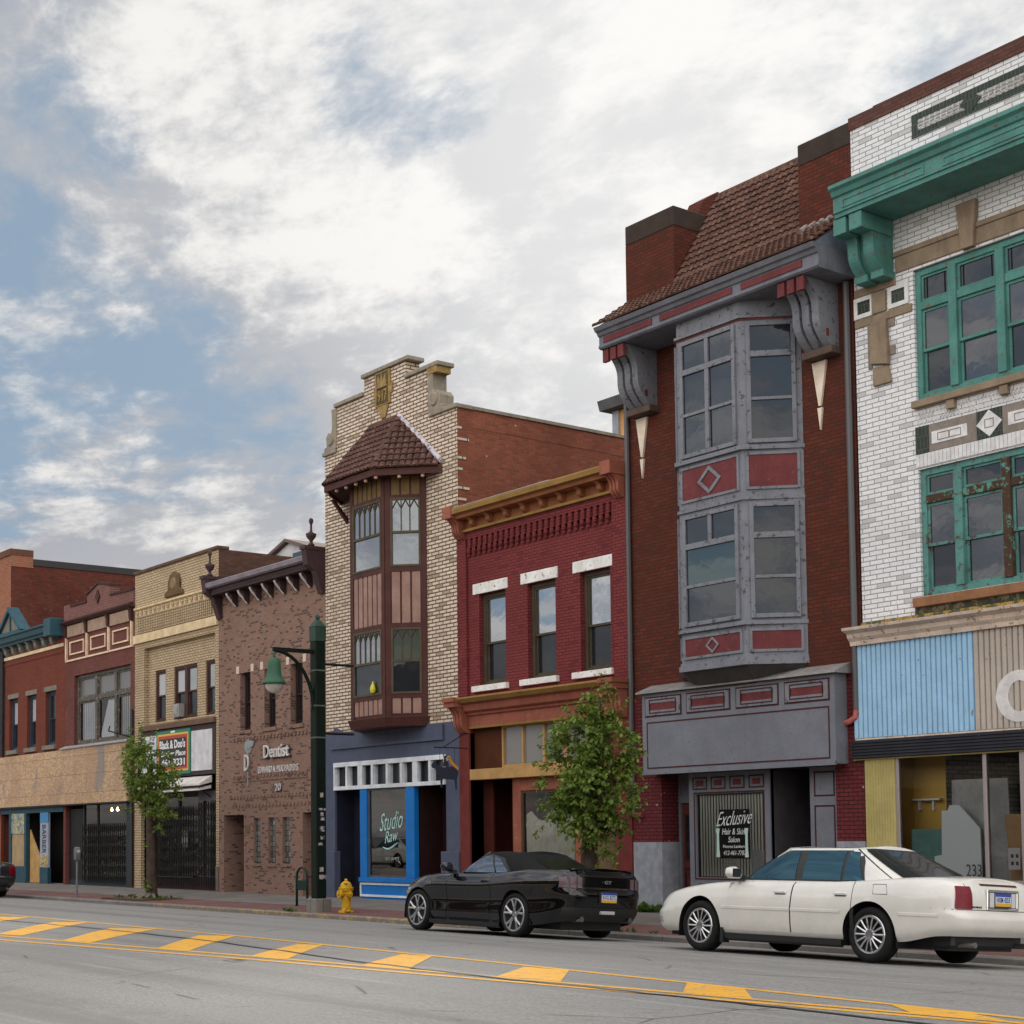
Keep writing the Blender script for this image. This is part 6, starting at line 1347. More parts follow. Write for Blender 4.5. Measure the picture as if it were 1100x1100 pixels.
# ================================================================== street furniture
def street_lamp():
    x, y = -30.90, 18.35; z = zwalk(y)
    r = thing('street_lamp', 'dark green square lamp post with bell lantern on a concrete block', 'street lamp', (x, y, z))
    gr = paint('lamp_green_paint', (.007, .013, .009), .45, var=.2, streak=.1, spec=.12); gl = paint('bell_green_paint', (.045, .115, .07), .35, var=.1, streak=.1)
    b = MB(); b.box(x - .21, x + .21, y - .21, y + .21, z - .05, z + .30); b.build('concrete_base', concrete('lamp_base_concrete', (.22, .20, .18), 9), r, bevel=.015)
    h = .13
    p = MB(); p.box(x - h, x + h, y - h, y + h, z + .30, z + 6.12); po = p.build('post', gr, r, bevel=.02)
    q = MB()
    for zz in (z + 4.62, z + 5.42, z + 3.9): q.box(x - h - .008, x + h + .008, y - h - .008, y + h + .008, zz, zz + .035)
    q.build('post_band', paint('grey_band_metal', (.10, .12, .11), .5), po)
    c = MB(); c.box(x - .142, x + .142, y - .142, y + .142, z + 6.1, z + 6.43); c.loft([(x - .152, y - .152, z + 6.43), (x + .152, y - .152, z + 6.43), (x + .152, y + .152, z + 6.43), (x - .152, y + .152, z + 6.43)], [(x - .05, y - .05, z + 6.60), (x + .05, y - .05, z + 6.60), (x + .05, y + .05, z + 6.60), (x - .05, y + .05, z + 6.60)]); c.lathe([(.03, 0), (.055, .03), (.055, .08), (.02, .12), (0, .13)], (x, y, z + 6.60), 10); c.build('post_cap', paint('cap_green', (.03, .06, .045), .4), r, bevel=.008)
    a = MB(); L = 1.15; za = z + 5.82
    a.box(x - .03, x + .03, y - L, y - h, za, za + .09)
    a.tube([(x, y - L + .04 + (L - h - .03) * math.sin(k / 14 * math.pi / 2), za + .02 - 1.30 * (1 - math.cos(k / 14 * math.pi / 2))) for k in range(15)], .042, 8)
    a.build('lamp_arm', gr, r)
    g = MB()
    for zz in (z + 5.60, z + 4.02): g.tube([(x, y + h, zz), (x, y + .92, zz)], .03, 8); g.lathe([(0.004, 0), (.04, .01), (.04, .05), (.0, .06)], (x, y + .92, zz - .03), 8)
    g.build('banner_rods', M_BLACKM, r)
    ly = y - L + .03; t = za
    l = MB(); l.tube([(x, ly, t + .02), (x, ly, t - .18)], .025, 8); l.lathe([(.02, -.14), (.09, -.155), (.135, -.21), (.15, -.30), (.155, -.46), (.175, -.56), (.225, -.65), (.27, -.70), (.27, -.735), (.24, -.74)], (x, ly, t), 24)
    bell = l.build('lamp_shade', gl, r, smooth=True)
    m, tt, bb = newmat('lamp_globe_glass'); bb.inputs['Base Color'].default_value = (.55, .52, .46, 1); bb.inputs['Roughness'].default_value = .12; bb.inputs['Transmission Weight'].default_value = .25
    MB().lathe([(.20, -.72), (.20, -.78), (.175, -.85), (.12, -.91), (.05, -.94), (0, -.945)], (x, ly, t), 20).build('globe', m, bell, smooth=True)
    st = MB(); xs = x + h + .004; random.seed(5)
    for zz, w, hh in ((2.62, .04, .05), (2.30, .09, .025), (2.18, .04, .05), (2.1, .05, .05), (1.86, .06, .06), (1.66, .05, .04), (1.52, .05, .03), (.95, .05, .05), (.78, .09, .05)):
        c0 = y + random.uniform(-.03, .03); st.box(xs - .003, xs, c0 - w, c0 + w, z + zz - hh, z + zz + hh)
    st.build('sticker', paint('worn_stickers', (.40, .38, .36), .7, var=.6, scale=30, peel=(.06, .06, .06), peel_amt=1), po)
street_lamp()
def hydrant():
    x, y = -29.90, 18.45; z = zwalk(y)
    r = thing('fire_hydrant', 'yellow fire hydrant with chipped paint on the brick pavement', 'fire hydrant', (x, y, z))
    ye = paint('hydrant_yellow', (.60, .34, .02), .45, var=.15, scale=6, streak=.3, streak_col=(.25, .13, .02), peel=(.10, .06, .03), peel_amt=.35)
    b = MB(); b.lathe([(.17, 0), (.17, .04), (.115, .05), (.105, .10), (.105, .40), (.12, .42), (.12, .48), (.16, .49), (.16, .525), (.13, .53)], (x, y, z), 20); bo = b.build('barrel', ye, r, smooth=False, bevel=.006)
    c = MB(); c.lathe([(.165, .53), (.17, .555), (.135, .565), (.13, .60), (.105, .655), (.06, .69), (.035, .70), (.035, .735), (.022, .75), (.0, .752)], (x, y, z), 20); c.build('bonnet', ye, r, smooth=False)
    for k, (dx, dy, rr, ln) in enumerate(((-1, 0, .062, .17), (1, 0, .062, .17), (0, -1, .085, .19))):
        n = MB(); pts = [(x + dx * q, y + dy * q, z + .42) for q in (.08, ln - .06, ln - .055, ln, ln + .002, ln + .035)]
        n.tube(pts, [rr * .8, rr * .8, rr * 1.1, rr * 1.1, rr * .4, rr * .35], 12); n.build('nozzle_cap', ye, r)
    q = MB()
    for k in range(8): a = k * math.pi / 4; q.lathe([(.016, 0), (.016, .02), (.0, .022)], (x + .145 * math.cos(a), y + .145 * math.sin(a), z + .04), 6)
    q.build('flange_bolt', ye, r)
hydrant()
def rack():
    x0, x1, y = -33.62, -33.12, 19.35; z = zwalk(y)
    r = thing('bike_rack', 'dark green hoop bike rack with a small plate beside the lamp base', 'bike rack', ((x0 + x1) / 2, y, z))
    g = paint('rack_green', (.012, .035, .03), .4); xm = (x0 + x1) / 2; rr = (x1 - x0) / 2
    pts = [(x0, y, z), (x0, y, z + .68)] + [(xm - rr * math.cos(a), y, z + .70 + rr * .9 * math.sin(a)) for a in [math.pi * k / 12 for k in range(1, 12)]] + [(x1, y, z + .68), (x1, y, z)]
    MB().tube(pts, .03, 10).build('hoop', g, r, smooth=True); MB().box(x0, x1, y - .012, y + .012, z + .38, z + .62).build('plate', g, r, bevel=.01)
    MB().lathe([(.06, 0), (.06, .012)], (x0, y, z), 12).lathe([(.06, 0), (.06, .012)], (x1, y, z), 12).build('foot_plate', g, r)
rack()
def meter():
    x, y = -44.55, 18.28; z = zwalk(y)
    r = thing('parking_meter', 'grey parking meter on a thin pole at the kerb', 'parking meter', (x, y, z))
    MB().lathe([(.05, 0), (.05, .015), (.032, .02), (.030, 1.10)], (x, y, z), 12).build('pole', paint('meter_pole', (.20, .20, .20), .5, metallic=.3), r)
    b = MB(); b.prism_y([(x - .075, z + 1.08), (x + .075, z + 1.08), (x + .10, z + 1.22), (x + .10, z + 1.34), (x + .075, z + 1.43), (x, z + 1.47), (x - .075, z + 1.43), (x - .10, z + 1.34), (x - .10, z + 1.22)], y - .07, y + .07); h = b.build('meter_head', paint('meter_grey', (.16, .16, .165), .45, metallic=.2), r, bevel=.015, seg=2)
    MB().prism_x([(y + .0715, z + 1.30), (y + .0715, z + 1.42), (y + .075, z + 1.42), (y + .075, z + 1.30)], x - .06, x + .06).box(x + .099, x + .104, y - .05, y + .05, z + 1.30, z + 1.38).build('display', plain('meter_glass', (.45, .46, .47), .15), h)
meter()
def hanging_sign():
    x, y, z = -30.20, FY - .14, 3.05
    r = thing('hanging_sign', 'dark navy cut out sign of an animal and rider hanging from a bracket', 'sign', (x, FY, 3.7))
    k = M_BLACKM
    b = MB(); b.tube([(x, FY - .03, 3.66), (x, FY - 1.0, 3.66)], .014, 6); b.tube([(x, FY - .02, 4.06), (x, FY - .75, 3.66)], .012, 6); b.build('bracket', k, r)
    nav = plain('navy_sheet', (.022, .028, .055), .6)
    def sil(pts, a=0): return [(y - .12 + (1 - u) * -.95 + .0, z + v) for u, v in pts]
    pts = [(.02, .20), (.10, .30), (.16, .27), (.2, .19), (.34, .15), (.7, .17), (.86, .13), (.92, .06), (.90, -.05), (.86, -.13), (.86, -.36), (.82, -.37), (.79, -.14), (.52, -.13), (.38, -.12), (.37, -.32), (.33, -.32), (.31, -.09), (.22, -.02), (.14, .12), (.05, .13)]
    # u runs from the outer end towards the wall
    def P(u, v): return (y - .10 - .85 * (1 - u), z + v)
    s = MB(); s.prism_x([P(u, v) for u, v in pts], x - .012, x + .012); recalc(s.build('animal_silhouette', nav, r))
    d = MB(); d.prism_x([P(.40, .16), P(.44, .36), P(.40, .50), P(.44, .40), P(.50, .42), P(.56, .30), P(.60, .17)], x - .011, x + .011); recalc(d.build('rider', nav, r))
    d = MB(); d.prism_x([P(.48, .36), P(.60, .42), P(.62, .34), P(.52, .29)], x - .013, x + .013); recalc(d.build('rider_hat', plain('tan_sheet', (.45, .34, .18), .6), r))
    d = MB(); d.prism_x([P(.58, .38), P(.64, .42), P(.70, .30), P(.92, .14), P(.90, .08), P(.68, .22)], x - .013, x + .013); recalc(d.build('orange_arm', plain('orange_sheet', (.62, .27, .03), .6), r))
    h = MB(); h.tube([(x, P(.3, 0)[0], z + .16), (x, P(.3, 0)[0], 3.66)], .005, 5); h.tube([(x, P(.8, 0)[0], z + .13), (x, P(.8, 0)[0], 3.66)], .005, 5); h.build('hanger', k, r)
hanging_sign()

# ================================================================== trees
def leafm(name, c1, c2, c3):
    m, t, b = newmat(name); o = coords(t)
    f = noise_n(t, o, 2.4, 4, .6); g = noise_n(t, o, 17, 2, .5); gi = nn(t, 'ShaderNodeNewGeometry')
    c = mixc(t, mapr(t, f, .35, .65), c1, c2); c = mixc(t, mapr(t, gi.outputs['Random Per Island'], .55, 1.0, 0, .8), c, c3); c = mixc(t, mapr(t, gi.outputs['Random Per Island'], .0, .25, .55, 0), c, scl(c1, .55))
    t.links.new(c, b.inputs['Base Color']); b.inputs['Roughness'].default_value = .42; b.inputs['Specular IOR Level'].default_value = .45
    tr = nn(t, 'ShaderNodeBsdfTranslucent'); t.links.new(mixc(t, .5, c, (.14, .24, .02)), tr.inputs[0])
    mx = nn(t, 'ShaderNodeMixShader'); mx.inputs[0].default_value = .48; t.links.new(b.outputs[0], mx.inputs[1]); t.links.new(tr.outputs[0], mx.inputs[2]); t.links.new(mx.outputs[0], t.nodes['Material Output'].inputs[0])
    return m
M_LEAF = leafm('street_tree_leaf', (.11, .18, .028), (.20, .285, .045), (.34, .40, .09))
M_BARK = paint('bark', (.075, .055, .042), .9, var=.35, scale=7, bmp=1.0, streak=.6, streak_col=(.03, .022, .018))
def leaf_at(mb, p, d, size, up):
    d = d.normalized(); s = d.cross(up)
    if s.length < .01: s = d.cross(Vector((1, 0, 0)))
    s.normalize(); n = s.cross(d)
    w = size * .36; bend = n * size * -.12
    a = p; m = p + d * size * .45; e = p + d * size + bend
    mb.add([a, m + s * w - bend * .3, p + d * size * .8 + s * w * .55, e, p + d * size * .8 - s * w * .55, m - s * w - bend * .3], [(0, 1, 2, 3), (0, 3, 4, 5)])
def street_tree(name, label, base, trunk, limbs, blobs, nleaf, seed, lsize, sprays=()):
    random.seed(seed); x, y, z = base
    r = thing('street_tree', label, 'tree', base)
    t = MB(); pts = [Vector(base) + Vector(p) for p, _ in trunk]; t.tube(pts, [q for _, q in trunk], 12)
    tops = []
    for l in limbs:
        lp = [Vector(base) + Vector(p) for p, _ in l]; t.tube(lp, [q for _, q in l], 8); tops.append(lp)
    c = MB(); tw = MB()
    tot = sum(b[3] ** 2 * b[4] for b in blobs)
    for bx, by, bz, br, wgt in blobs:
        cpt = Vector((x + bx, y + by, z + bz)); n = int(nleaf * br ** 2 * wgt / tot / 11)
        for k in range(n):
            dv = Vector((random.gauss(0, 1), random.gauss(0, 1), random.gauss(0, .85))).normalized()
            rad = br * (random.random() ** .42) * (1 + .35 * mnoise.noise(cpt * 3 + dv * 2.2))
            q = cpt + dv * rad
            if mnoise.noise(q * 2.3) < -.12: continue
            out = (dv + Vector((random.uniform(-.6, .6), random.uniform(-.6, .6), random.uniform(-.2, .5)))).normalized()
            L = random.uniform(.14, .30)
            if random.random() < .35: tw.tube([q - out * L * .5, q + out * L], .004, 3, cap=False)
            for j in range(11):
                u = (j + 1) / 11; a = j * 2.4
                side = out.cross(Vector((0, 0, 1))); side = side.normalized() if side.length > .01 else Vector((1, 0, 0))
                dd = out * .35 + side * math.cos(a) * .8 + side.cross(out) * math.sin(a) * .7 + Vector((0, 0, -.45)) + Vector((random.uniform(-.3, .3),) * 3)
                leaf_at(c, q + out * L * u + Vector((random.gauss(0, .02), random.gauss(0, .02), random.gauss(0, .02))), dd, lsize * random.uniform(.65, 1.2), Vector((random.uniform(-.5, .5), random.uniform(-.5, .5), 1)))
    for (ax, ay, az), (dx, dy, dz), L in sprays:
        p0 = Vector((x + ax, y + ay, z + az)); d0 = Vector((dx, dy, dz)).normalized()
        tw.tube([p0, p0 + d0 * L], .006, 4)
        for j in range(int(L * 45)):
            p = p0 + d0 * L * random.uniform(.15, 1.02) + Vector((random.gauss(0, .05), random.gauss(0, .05), random.gauss(0, .05)))
            leaf_at(c, p, Vector((random.gauss(0, 1), random.gauss(0, 1), random.gauss(-.3, .7))), lsize * random.uniform(.7, 1.15), Vector((random.uniform(-.5, .5), random.uniform(-.5, .5), 1)))
    tr = t.build('trunk', M_BARK, r, smooth=True); tw.build('twigs', M_BARK, tr); c.build('crown', M_LEAF, r)
    return r
# slender tree by the barred shop (about 37 px to the metre in the photograph)
b1 = (-41.35, 19.15, zwalk(19.15))
street_tree('street_tree', 'slender street tree with dense crown before the barred barber shop', b1,
    [((0, 0, -.05), .24), ((.0, 0, .12), .17), ((-.02, 0, .5), .145), ((-.05, 0, 1.4), .13), ((-.10, 0, 2.1), .12), ((-.08, 0, 2.6), .10)],
    [[((-.08, 0, 2.4), .08), ((-.45, .1, 3.0), .05), ((-.7, .2, 3.6), .02)], [((-.08, 0, 2.5), .08), ((.2, -.1, 3.1), .05), ((.3, -.2, 3.9), .02)], [((-.06, 0, 2.2), .06), ((.5, .2, 2.5), .035), ((.95, .3, 2.5), .015)], [((-.1, 0, 2.6), .07), ((-.2, -.3, 3.4), .04), ((-.2, -.3, 4.4), .015)]],
    [(-.28, 0, 3.55, .68, 1.1), (-.75, .1, 3.25, .46, 1), (.36, 0, 3.3, .52, 1), (-.3, -.1, 4.25, .40, .9), (-.78, 0, 4.05, .36, .9), (.05, 0, 2.85, .44, .8), (-.72, -.1, 2.75, .34, .8), (.78, .1, 2.75, .32, .6), (.62, .0, 2.25, .28, .6), (-.5, -.2, 4.6, .22, .7), (.42, -.2, 3.9, .30, .7)],
    6800, 31, .10, [((-.7, -.1, 2.55), (-1, -.2, -.1), .75), ((.7, .1, 2.4), (1, .1, -.15), .65), ((.5, 0, 3.3), (1, 0, .05), .75), ((.0, 0, 1.45), (-.6, -.5, .5), .35), ((0, -.1, .15), (.5, -.4, .8), .5), ((.1, -.1, .2), (.3, -.5, .9), .35), ((-.6, 0, 4.5), (-.5, 0, 1), .4), ((.1, 0, 4.4), (.4, 0, 1), .35)])
b2 = (-22.30, 19.0, zwalk(19.0))
street_tree('street_tree', 'leafy street tree with dark trunk behind the black convertible', b2,
    [((.0, 0, -.05), .24), ((0, 0, .2), .19), ((.02, 0, .8), .17), ((.02, 0, 1.3), .16), ((.05, 0, 1.75), .14), ((.05, 0, 2.2), .12)],
    [[((.03, 0, 1.4), .10), ((-.35, .1, 2.0), .06), ((-.75, .2, 2.7), .02)], [((.05, 0, 1.6), .10), ((.4, -.1, 2.2), .06), ((.8, -.1, 3.0), .02)], [((.05, 0, 2.0), .09), ((.15, .1, 3.0), .05), ((.3, .1, 4.2), .012)], [((.05, 0, 1.9), .06), ((.6, .2, 1.9), .03), ((.95, .2, 1.8), .012)]],
    [(0.00, 0, 2.75, .78, 1.2), (-0.53, 0, 2.6, .50, 1), (0.53, 0, 2.55, .52, 1), (0.17, -.1, 3.5, .56, 1), (-0.39, 0, 3.25, .44, .9), (0.60, .1, 3.25, .42, .9), (0.34, 0, 4.05, .34, .8), (-0.65, -.1, 2.05, .38, .9), (0.47, -.1, 1.85, .40, .8), (0.00, -.15, 2.0, .50, .9), (0.82, 0, 2.2, .34, .7), (-0.13, 0, 3.9, .22, .6), (0.36, 0, 4.35, .15, .6), (-0.84, 0, 2.15, .24, .5), (0.73, -.1, 1.45, .20, .5)],
    12000, 12, .10, [((-.8, 0, 2.1), (-1, 0, -.3), .45), ((-.8, -.1, 3.0), (-1, 0, .1), .45), ((.9, 0, 3.2), (1, 0, .1), .6), ((.9, 0, 2.4), (1, -.1, .15), .75), ((.9, -.1, 2.1), (1, 0, .0), .65), ((.7, -.1, 1.6), (.4, -.2, -1), .6), ((.4, 0, 4.2), (.1, 0, 1), .42), ((-.35, 0, 3.6), (-.3, 0, 1), .42), ((1.0, 0, 2.9), (1, 0, .5), .5), ((.2, -.2, 1.5), (-.3, -.3, -.6), .3)])
def weeds(label, x0, x1, y, n, seed, h=.14, dy=.15, col=(.05, .11, .02)):
    random.seed(seed); m = MB()
    for k in range(n):
        px, py = random.uniform(x0, x1), y + random.uniform(-dy, dy); pz = zwalk(py) + (0 if py > 18.05 else 0)
        for j in range(6):
            d = Vector((random.gauss(0, .5), random.gauss(0, .5), random.uniform(.4, 1)))
            leaf_at(m, Vector((px, py, pz)) + d * random.uniform(0, .5) * h, d, h * random.uniform(.4, 1.0), Vector((0, 0, 1)))
    o = m.build('weeds', leafm('weed_leaf', col, scl(col, 1.4), (.14, .16, .04))); stuff(o); tag(o, label, 'weeds'); return o
weeds('low green weeds along the base of the grey stucco pier', -24.6, -23.4, 21.93, 26, 4, .17, .06)
weeds('small green tuft growing on the yellow kerb beside the lamp base', -31.9, -31.35, 18.02, 16, 5, .08, .05)
weeds('weeds and dry grass round the roots of the slender street tree', -42.6, -39.8, 18.9, 60, 6, .10, .32, (.06, .09, .025))
weeds('thin weeds in the gutter between the two parked cars', -25.0, -17.0, 18.12, 45, 8, .08, .05)
# tree pit: bare earth and broken brick edging
m = MB(); m.prism_z([(-42.6, 18.2), (-40.2, 18.2), (-40.0, 19.45), (-42.7, 19.45)], zwalk(18.2) - .1, zwalk(18.8) + .03); structure(m.build('tree_pit_soil', paint('bare_earth', (.10, .075, .05), .95, var=.4, scale=8, bmp=1)))
random.seed(2); root = MB()
for a, L in ((-2.6, .85), (-2.1, .7), (-1.7, .6), (-1.2, .65), (-.7, .7), (-.2, .5), (3.4, .6)):
    d = Vector((math.cos(a), math.sin(a), 0)); p = Vector((b1[0], b1[1], b1[2] + .12)); root.tube([p, p + d * L * .4 + Vector((0, 0, -.04)), p + d * L + Vector((0, 0, -.13))], [.09, .06, .025], 7)
tree1 = [o for o in bpy.data.objects if o.name == 'street_tree'][0]; root.build('root', paint('pale_root', (.20, .17, .14), .85, streak=.3), [c for c in tree1.children if c.name.startswith('trunk')][0], smooth=True)
lf = MB(); leafy = Vector((-11.0, 17.2, zroad(17.2) + .02)); leaf_at(lf, leafy, Vector((1, .3, .12)), .22, Vector((0, 0, 1))); leaf_at(lf, leafy + Vector((.12, .03, .01)), Vector((1, -.5, .25)), .16, Vector((0, 0, 1))); o = lf.build('fallen_leaf', plain('pale_leaf', (.35, .38, .22), .7)); tag(o, 'curled pale fallen leaf in the gutter behind the white sedan', 'leaf')

# ================================================================== cars
def interp(tab, x):
    if x <= tab[0][0]: return tab[0][1]
    for i in range(len(tab) - 1):
        (a, va), (b, vb) = tab[i], tab[i + 1]
        if x <= b:
            t = (x - a) / (b - a)
            # catmull-rom
            p0 = tab[i - 1] if i else (2 * a - b, 2 * va - vb); p3 = tab[i + 2] if i + 2 < len(tab) else (2 * b - a, 2 * vb - va)
            m0 = (vb - p0[1]) / (b - p0[0]) * (b - a); m1 = (p3[1] - va) / (p3[0] - a) * (b - a)
            lim = 3 * (vb - va)
            if lim == 0: m0 = m1 = 0
            else:
                m0 = max(min(m0, abs(lim)), -abs(lim)); m1 = max(min(m1, abs(lim)), -abs(lim))
            return (2 * t ** 3 - 3 * t ** 2 + 1) * va + (t ** 3 - 2 * t ** 2 + t) * m0 + (-2 * t ** 3 + 3 * t ** 2) * vb + (t ** 3 - t ** 2) * m1
    return tab[-1][1]
class Car:
    """body skin = plan outline (rounded rectangle) at each height; x forward, y to the car's left"""
    def __init__(s, name, label, cat, loc, tilt, P):
        s.P = P; s.r = thing(name, label, cat, (0, 0, 0)); s.loc = loc; s.tilt = tilt
    def done(s):
        s.r.location = s.loc; s.r.rotation_euler = (s.tilt, 0, math.pi)
    def outline(s, t, w, xf, xr, nf, nr):
        c, q = math.cos(t), math.sin(t); n = nf if c >= 0 else nr; a = xf if c >= 0 else -xr
        return (math.copysign(abs(c) ** (2 / n), c) * abs(a), math.copysign(abs(q) ** (2 / n), q) * w)
    def skin(s, t, v):
        P = s.P
        w = interp(P['w'], v); xf = interp(P['xf'], v); xr = interp(P['xr'], v)
        x, y = s.outline(t, w, xf, xr, P['nf'], P['nr'])
        zb = interp(P['zb'], x); zt = interp(P['zt'], x)
        bul = interp(P['pinch'], x) if 'pinch' in P else 1.0
        return Vector((x, y * bul, zb + (zt - zb) * v))
    def params(s, step=.03):
        # even spacing round the outline
        ts = [i / 4000 * 2 * math.pi for i in range(4001)]; pts = [s.skin(t, .5) for t in ts]; L = [0]
        for a, b in zip(pts, pts[1:]): L.append(L[-1] + (b - a).length)
        n = int(L[-1] / step / 4) * 4; out = []; j = 0
        q = L[1000]
        # quarter by quarter keeps left and right mirrored
        quarter = []
        def sample(i0, i1, m):
            o = []; a, b = L[i0], L[i1]; j = i0
            for k in range(m):
                d = a + (b - a) * k / m
                while L[j + 1] < d: j += 1
                f = (d - L[j]) / max(1e-9, L[j + 1] - L[j]); o.append(ts[j] + (ts[j + 1] - ts[j]) * f)
            return o
        m1 = int((L[1000]) / step); m2 = int((L[2000] - L[1000]) / step)
        q1 = sample(0, 1000, m1); q2 = sample(1000, 2000, m2)
        half = q1 + q2 + [math.pi]
        return half + [2 * math.pi - t for t in half[-2:0:-1]]
    def build_body(s, paintm, darkm, wheels, R_, doors=(), vs=None, gap=.010):
        P = s.P; vs = vs or [i / 22 for i in range(23)]; ts = s.params(); n = len(ts); nv = len(vs)
        V = [[s.skin(t, v) for v in vs] for t in ts]
        # doors take their edge columns to the shut lines
        for x0, x1 in doors:
            for xd in (x0, x1):
                for side in (0, 1):
                    idx = [i for i in range(n) if (ts[i] < math.pi) == (side == 0)]
                    i = min(idx, key=lambda i: abs(V[i][nv // 2].x - xd))
                    for j in range(nv):
                        V[i][j].x = xd
        keep = {}; groups = {'body': []}
        for d in range(len(doors) * 2): groups['door%d' % d] = []
        def arch(p):
            for xw in wheels[0]:
                dx, dz = p.x - xw, p.z - wheels[1]
                d = math.hypot(dx, dz) if dz > 0 else abs(dx)
                if d < R_ and abs(p.y) > .55 * P['w'][0][1]: return xw
            return None
        faces = []
        for i in range(n):
            k = (i + 1) % n
            for j in range(nv - 1):
                c = (V[i][j] + V[k][j] + V[k][j + 1] + V[i][j + 1]) / 4
                if arch(c) is None: faces.append((i, k, j, c))
        used = {}
        for f in faces:
            for a in ((f[0], f[2]), (f[1], f[2]), (f[1], f[2] + 1), (f[0], f[2] + 1)): used[a] = used.get(a, 0) + 1
        lip = []
        for (i, j), cnt in used.items():
            p = V[i][j]; full = 4 if 0 < j < nv - 1 else 2
            if abs(p.y) < .5 * P['w'][0][1]: continue
            for xw in wheels[0]:
                dx, dz = p.x - xw, p.z - wheels[1]
                d = math.hypot(dx, dz) if dz > 0 else abs(dx)
                if (cnt < full and d < R_ + .10) or d < R_:
                    if dz > 0: V[i][j] = Vector((xw + dx / d * R_, p.y, wheels[1] + dz / d * R_))
                    else: V[i][j] = Vector((xw + math.copysign(R_, dx), p.y, p.z))
                    lip.append((i, j))
        md = MB(); idx = {}
        def vid(mb, ix, i, j, off=None):
            if (i, j) not in ix: ix[(i, j)] = len(mb.v); mb.v.append(tuple(V[i][j]))
            return ix[(i, j)]
        dm = [(MB(), {}) for _ in range(len(doors) * 2)]
        j0 = P.get('door_j', 1); jtop = nv - 1
        for i, k, j, c in faces:
            tgt = (md, idx)
            for d, (x0, x1) in enumerate(doors):
                if x0 < c.x < x1 and j >= j0 and abs(c.y) > .6 * P['w'][0][1]: tgt = dm[d * 2 + (0 if c.y > 0 else 1)]
            mb, ix = tgt
            mb.f.append((vid(mb, ix, i, j), vid(mb, ix, k, j), vid(mb, ix, k, j + 1), vid(mb, ix, i, j + 1)))
        # lid: bonnet, decks (under the cabin too)
        half = n // 2; m = 12; crown = P['crown']
        top = nv - 1
        rows = []
        for i in range(0, half + 1):
            a = V[i][top]; b = V[(n - i) % n][top]; row = []
            for q in range(m + 1):
                u = q / m
                if q == 0: row.append(vid(md, idx, i, top))
                elif q == m: row.append(vid(md, idx, (n - i) % n, top))
                else:
                    p = a.lerp(b, u); e = 1 - abs(2 * u - 1); kx = interp(P['crownx'], a.x) if 'crownx' in P else 1
                    z = p.z + crown * kx * (1 - (2 * u - 1) ** 2) * min(1, (a - b).length / .6)
                    row.append(len(md.v)); md.v.append((p.x, p.y, z))
            rows.append(row)
        for r0, r1 in zip(rows, rows[1:]):
            for q in range(m): md.f.append((r0[q], r1[q], r1[q + 1], r0[q + 1]))
        bo = md.build('body', paintm, s.r, smooth=True); 
        for d, (mb, ix) in enumerate(dm):
            if not mb.f: continue
            # pull the edges in to leave the shut line
            xs = [p[0] for p in mb.v]; x0, x1 = min(xs), max(xs)
            out = []
            for p in mb.v:
                x = p[0]
                x += gap if x < x0 + .012 else (-gap if x > x1 - .012 else 0); out.append((x, p[1] * 1.0, p[2]))
            mb.v = out
            do = mb.build('door', paintm, s.r, smooth=True); do['side'] = 1
            s.doors = getattr(s, 'doors', []) + [(do, x0, x1, 1 if mb.v[0][1] > 0 else -1)]
        # dark liner just inside the skin shows in the shut lines
        ln = MB()
        for x0, x1 in doors:
            for sd in (1, -1):
                for xd in (x0, x1):
                    for j in range(j0, nv - 1):
                        pa, pb = s.at(xd, vs[j], sd), s.at(xd, vs[j + 1], sd)
                        ln.quad((xd - .03, pa.y - sd * .010, pa.z), (xd + .03, pa.y - sd * .010, pa.z), (xd + .03, pb.y - sd * .010, pb.z), (xd - .03, pb.y - sd * .010, pb.z))
        if doors: ln.build('shut_lines', darkm, s.r)
        # wheel arch lips and liners
        for xw in wheels[0]:
            for sd in (1, -1):
                wl = MB()
                n_ = 28; ya = P['w'][len(P['w']) // 2][1]
                ring = [(xw + R_ * math.cos(a), wheels[1] + R_ * math.sin(a)) for a in [math.pi * k / n_ for k in range(n_ + 1)]]
                ring = [(xw + R_, wheels[1] - .15)] + ring + [(xw - R_, wheels[1] - .15)]
                for (xa, za), (xb, zb_) in zip(ring, ring[1:]):
                    y0 = sd * (ya - .02); y1 = sd * (ya - .38); wl.quad((xa * 1, y0, za), (xb, y0, zb_), (xb, y1, zb_), (xa, y1, za))
                wl.poly([(x, sd * (ya - .38), z) for x, z in ring])
                wl.build('wheel_arch', darkm, s.r)
        # floor pan
        ub = MB(); ub.box(P['xr'][0][1] + .25, P['xf'][0][1] - .2, -.62, .62, P.get('floor', .17), .42); ub.build('underbody', darkm, s.r)
        return bo
    def at(s, x, v, sd=1):
        P = s.P; lo, hi = 0.0, math.pi
        for _ in range(40):
            t = (lo + hi) / 2
            if s.skin(t, v).x > x: lo = t
            else: hi = t
        p = s.skin(lo, v); return Vector((x, p.y * sd, p.z))
    def at_z(s, x, z, sd=1):
        zb, zt = interp(s.P['zb'], x), interp(s.P['zt'], x); return s.at(x, max(0, min(1, (z - zb) / (zt - zb))), sd)
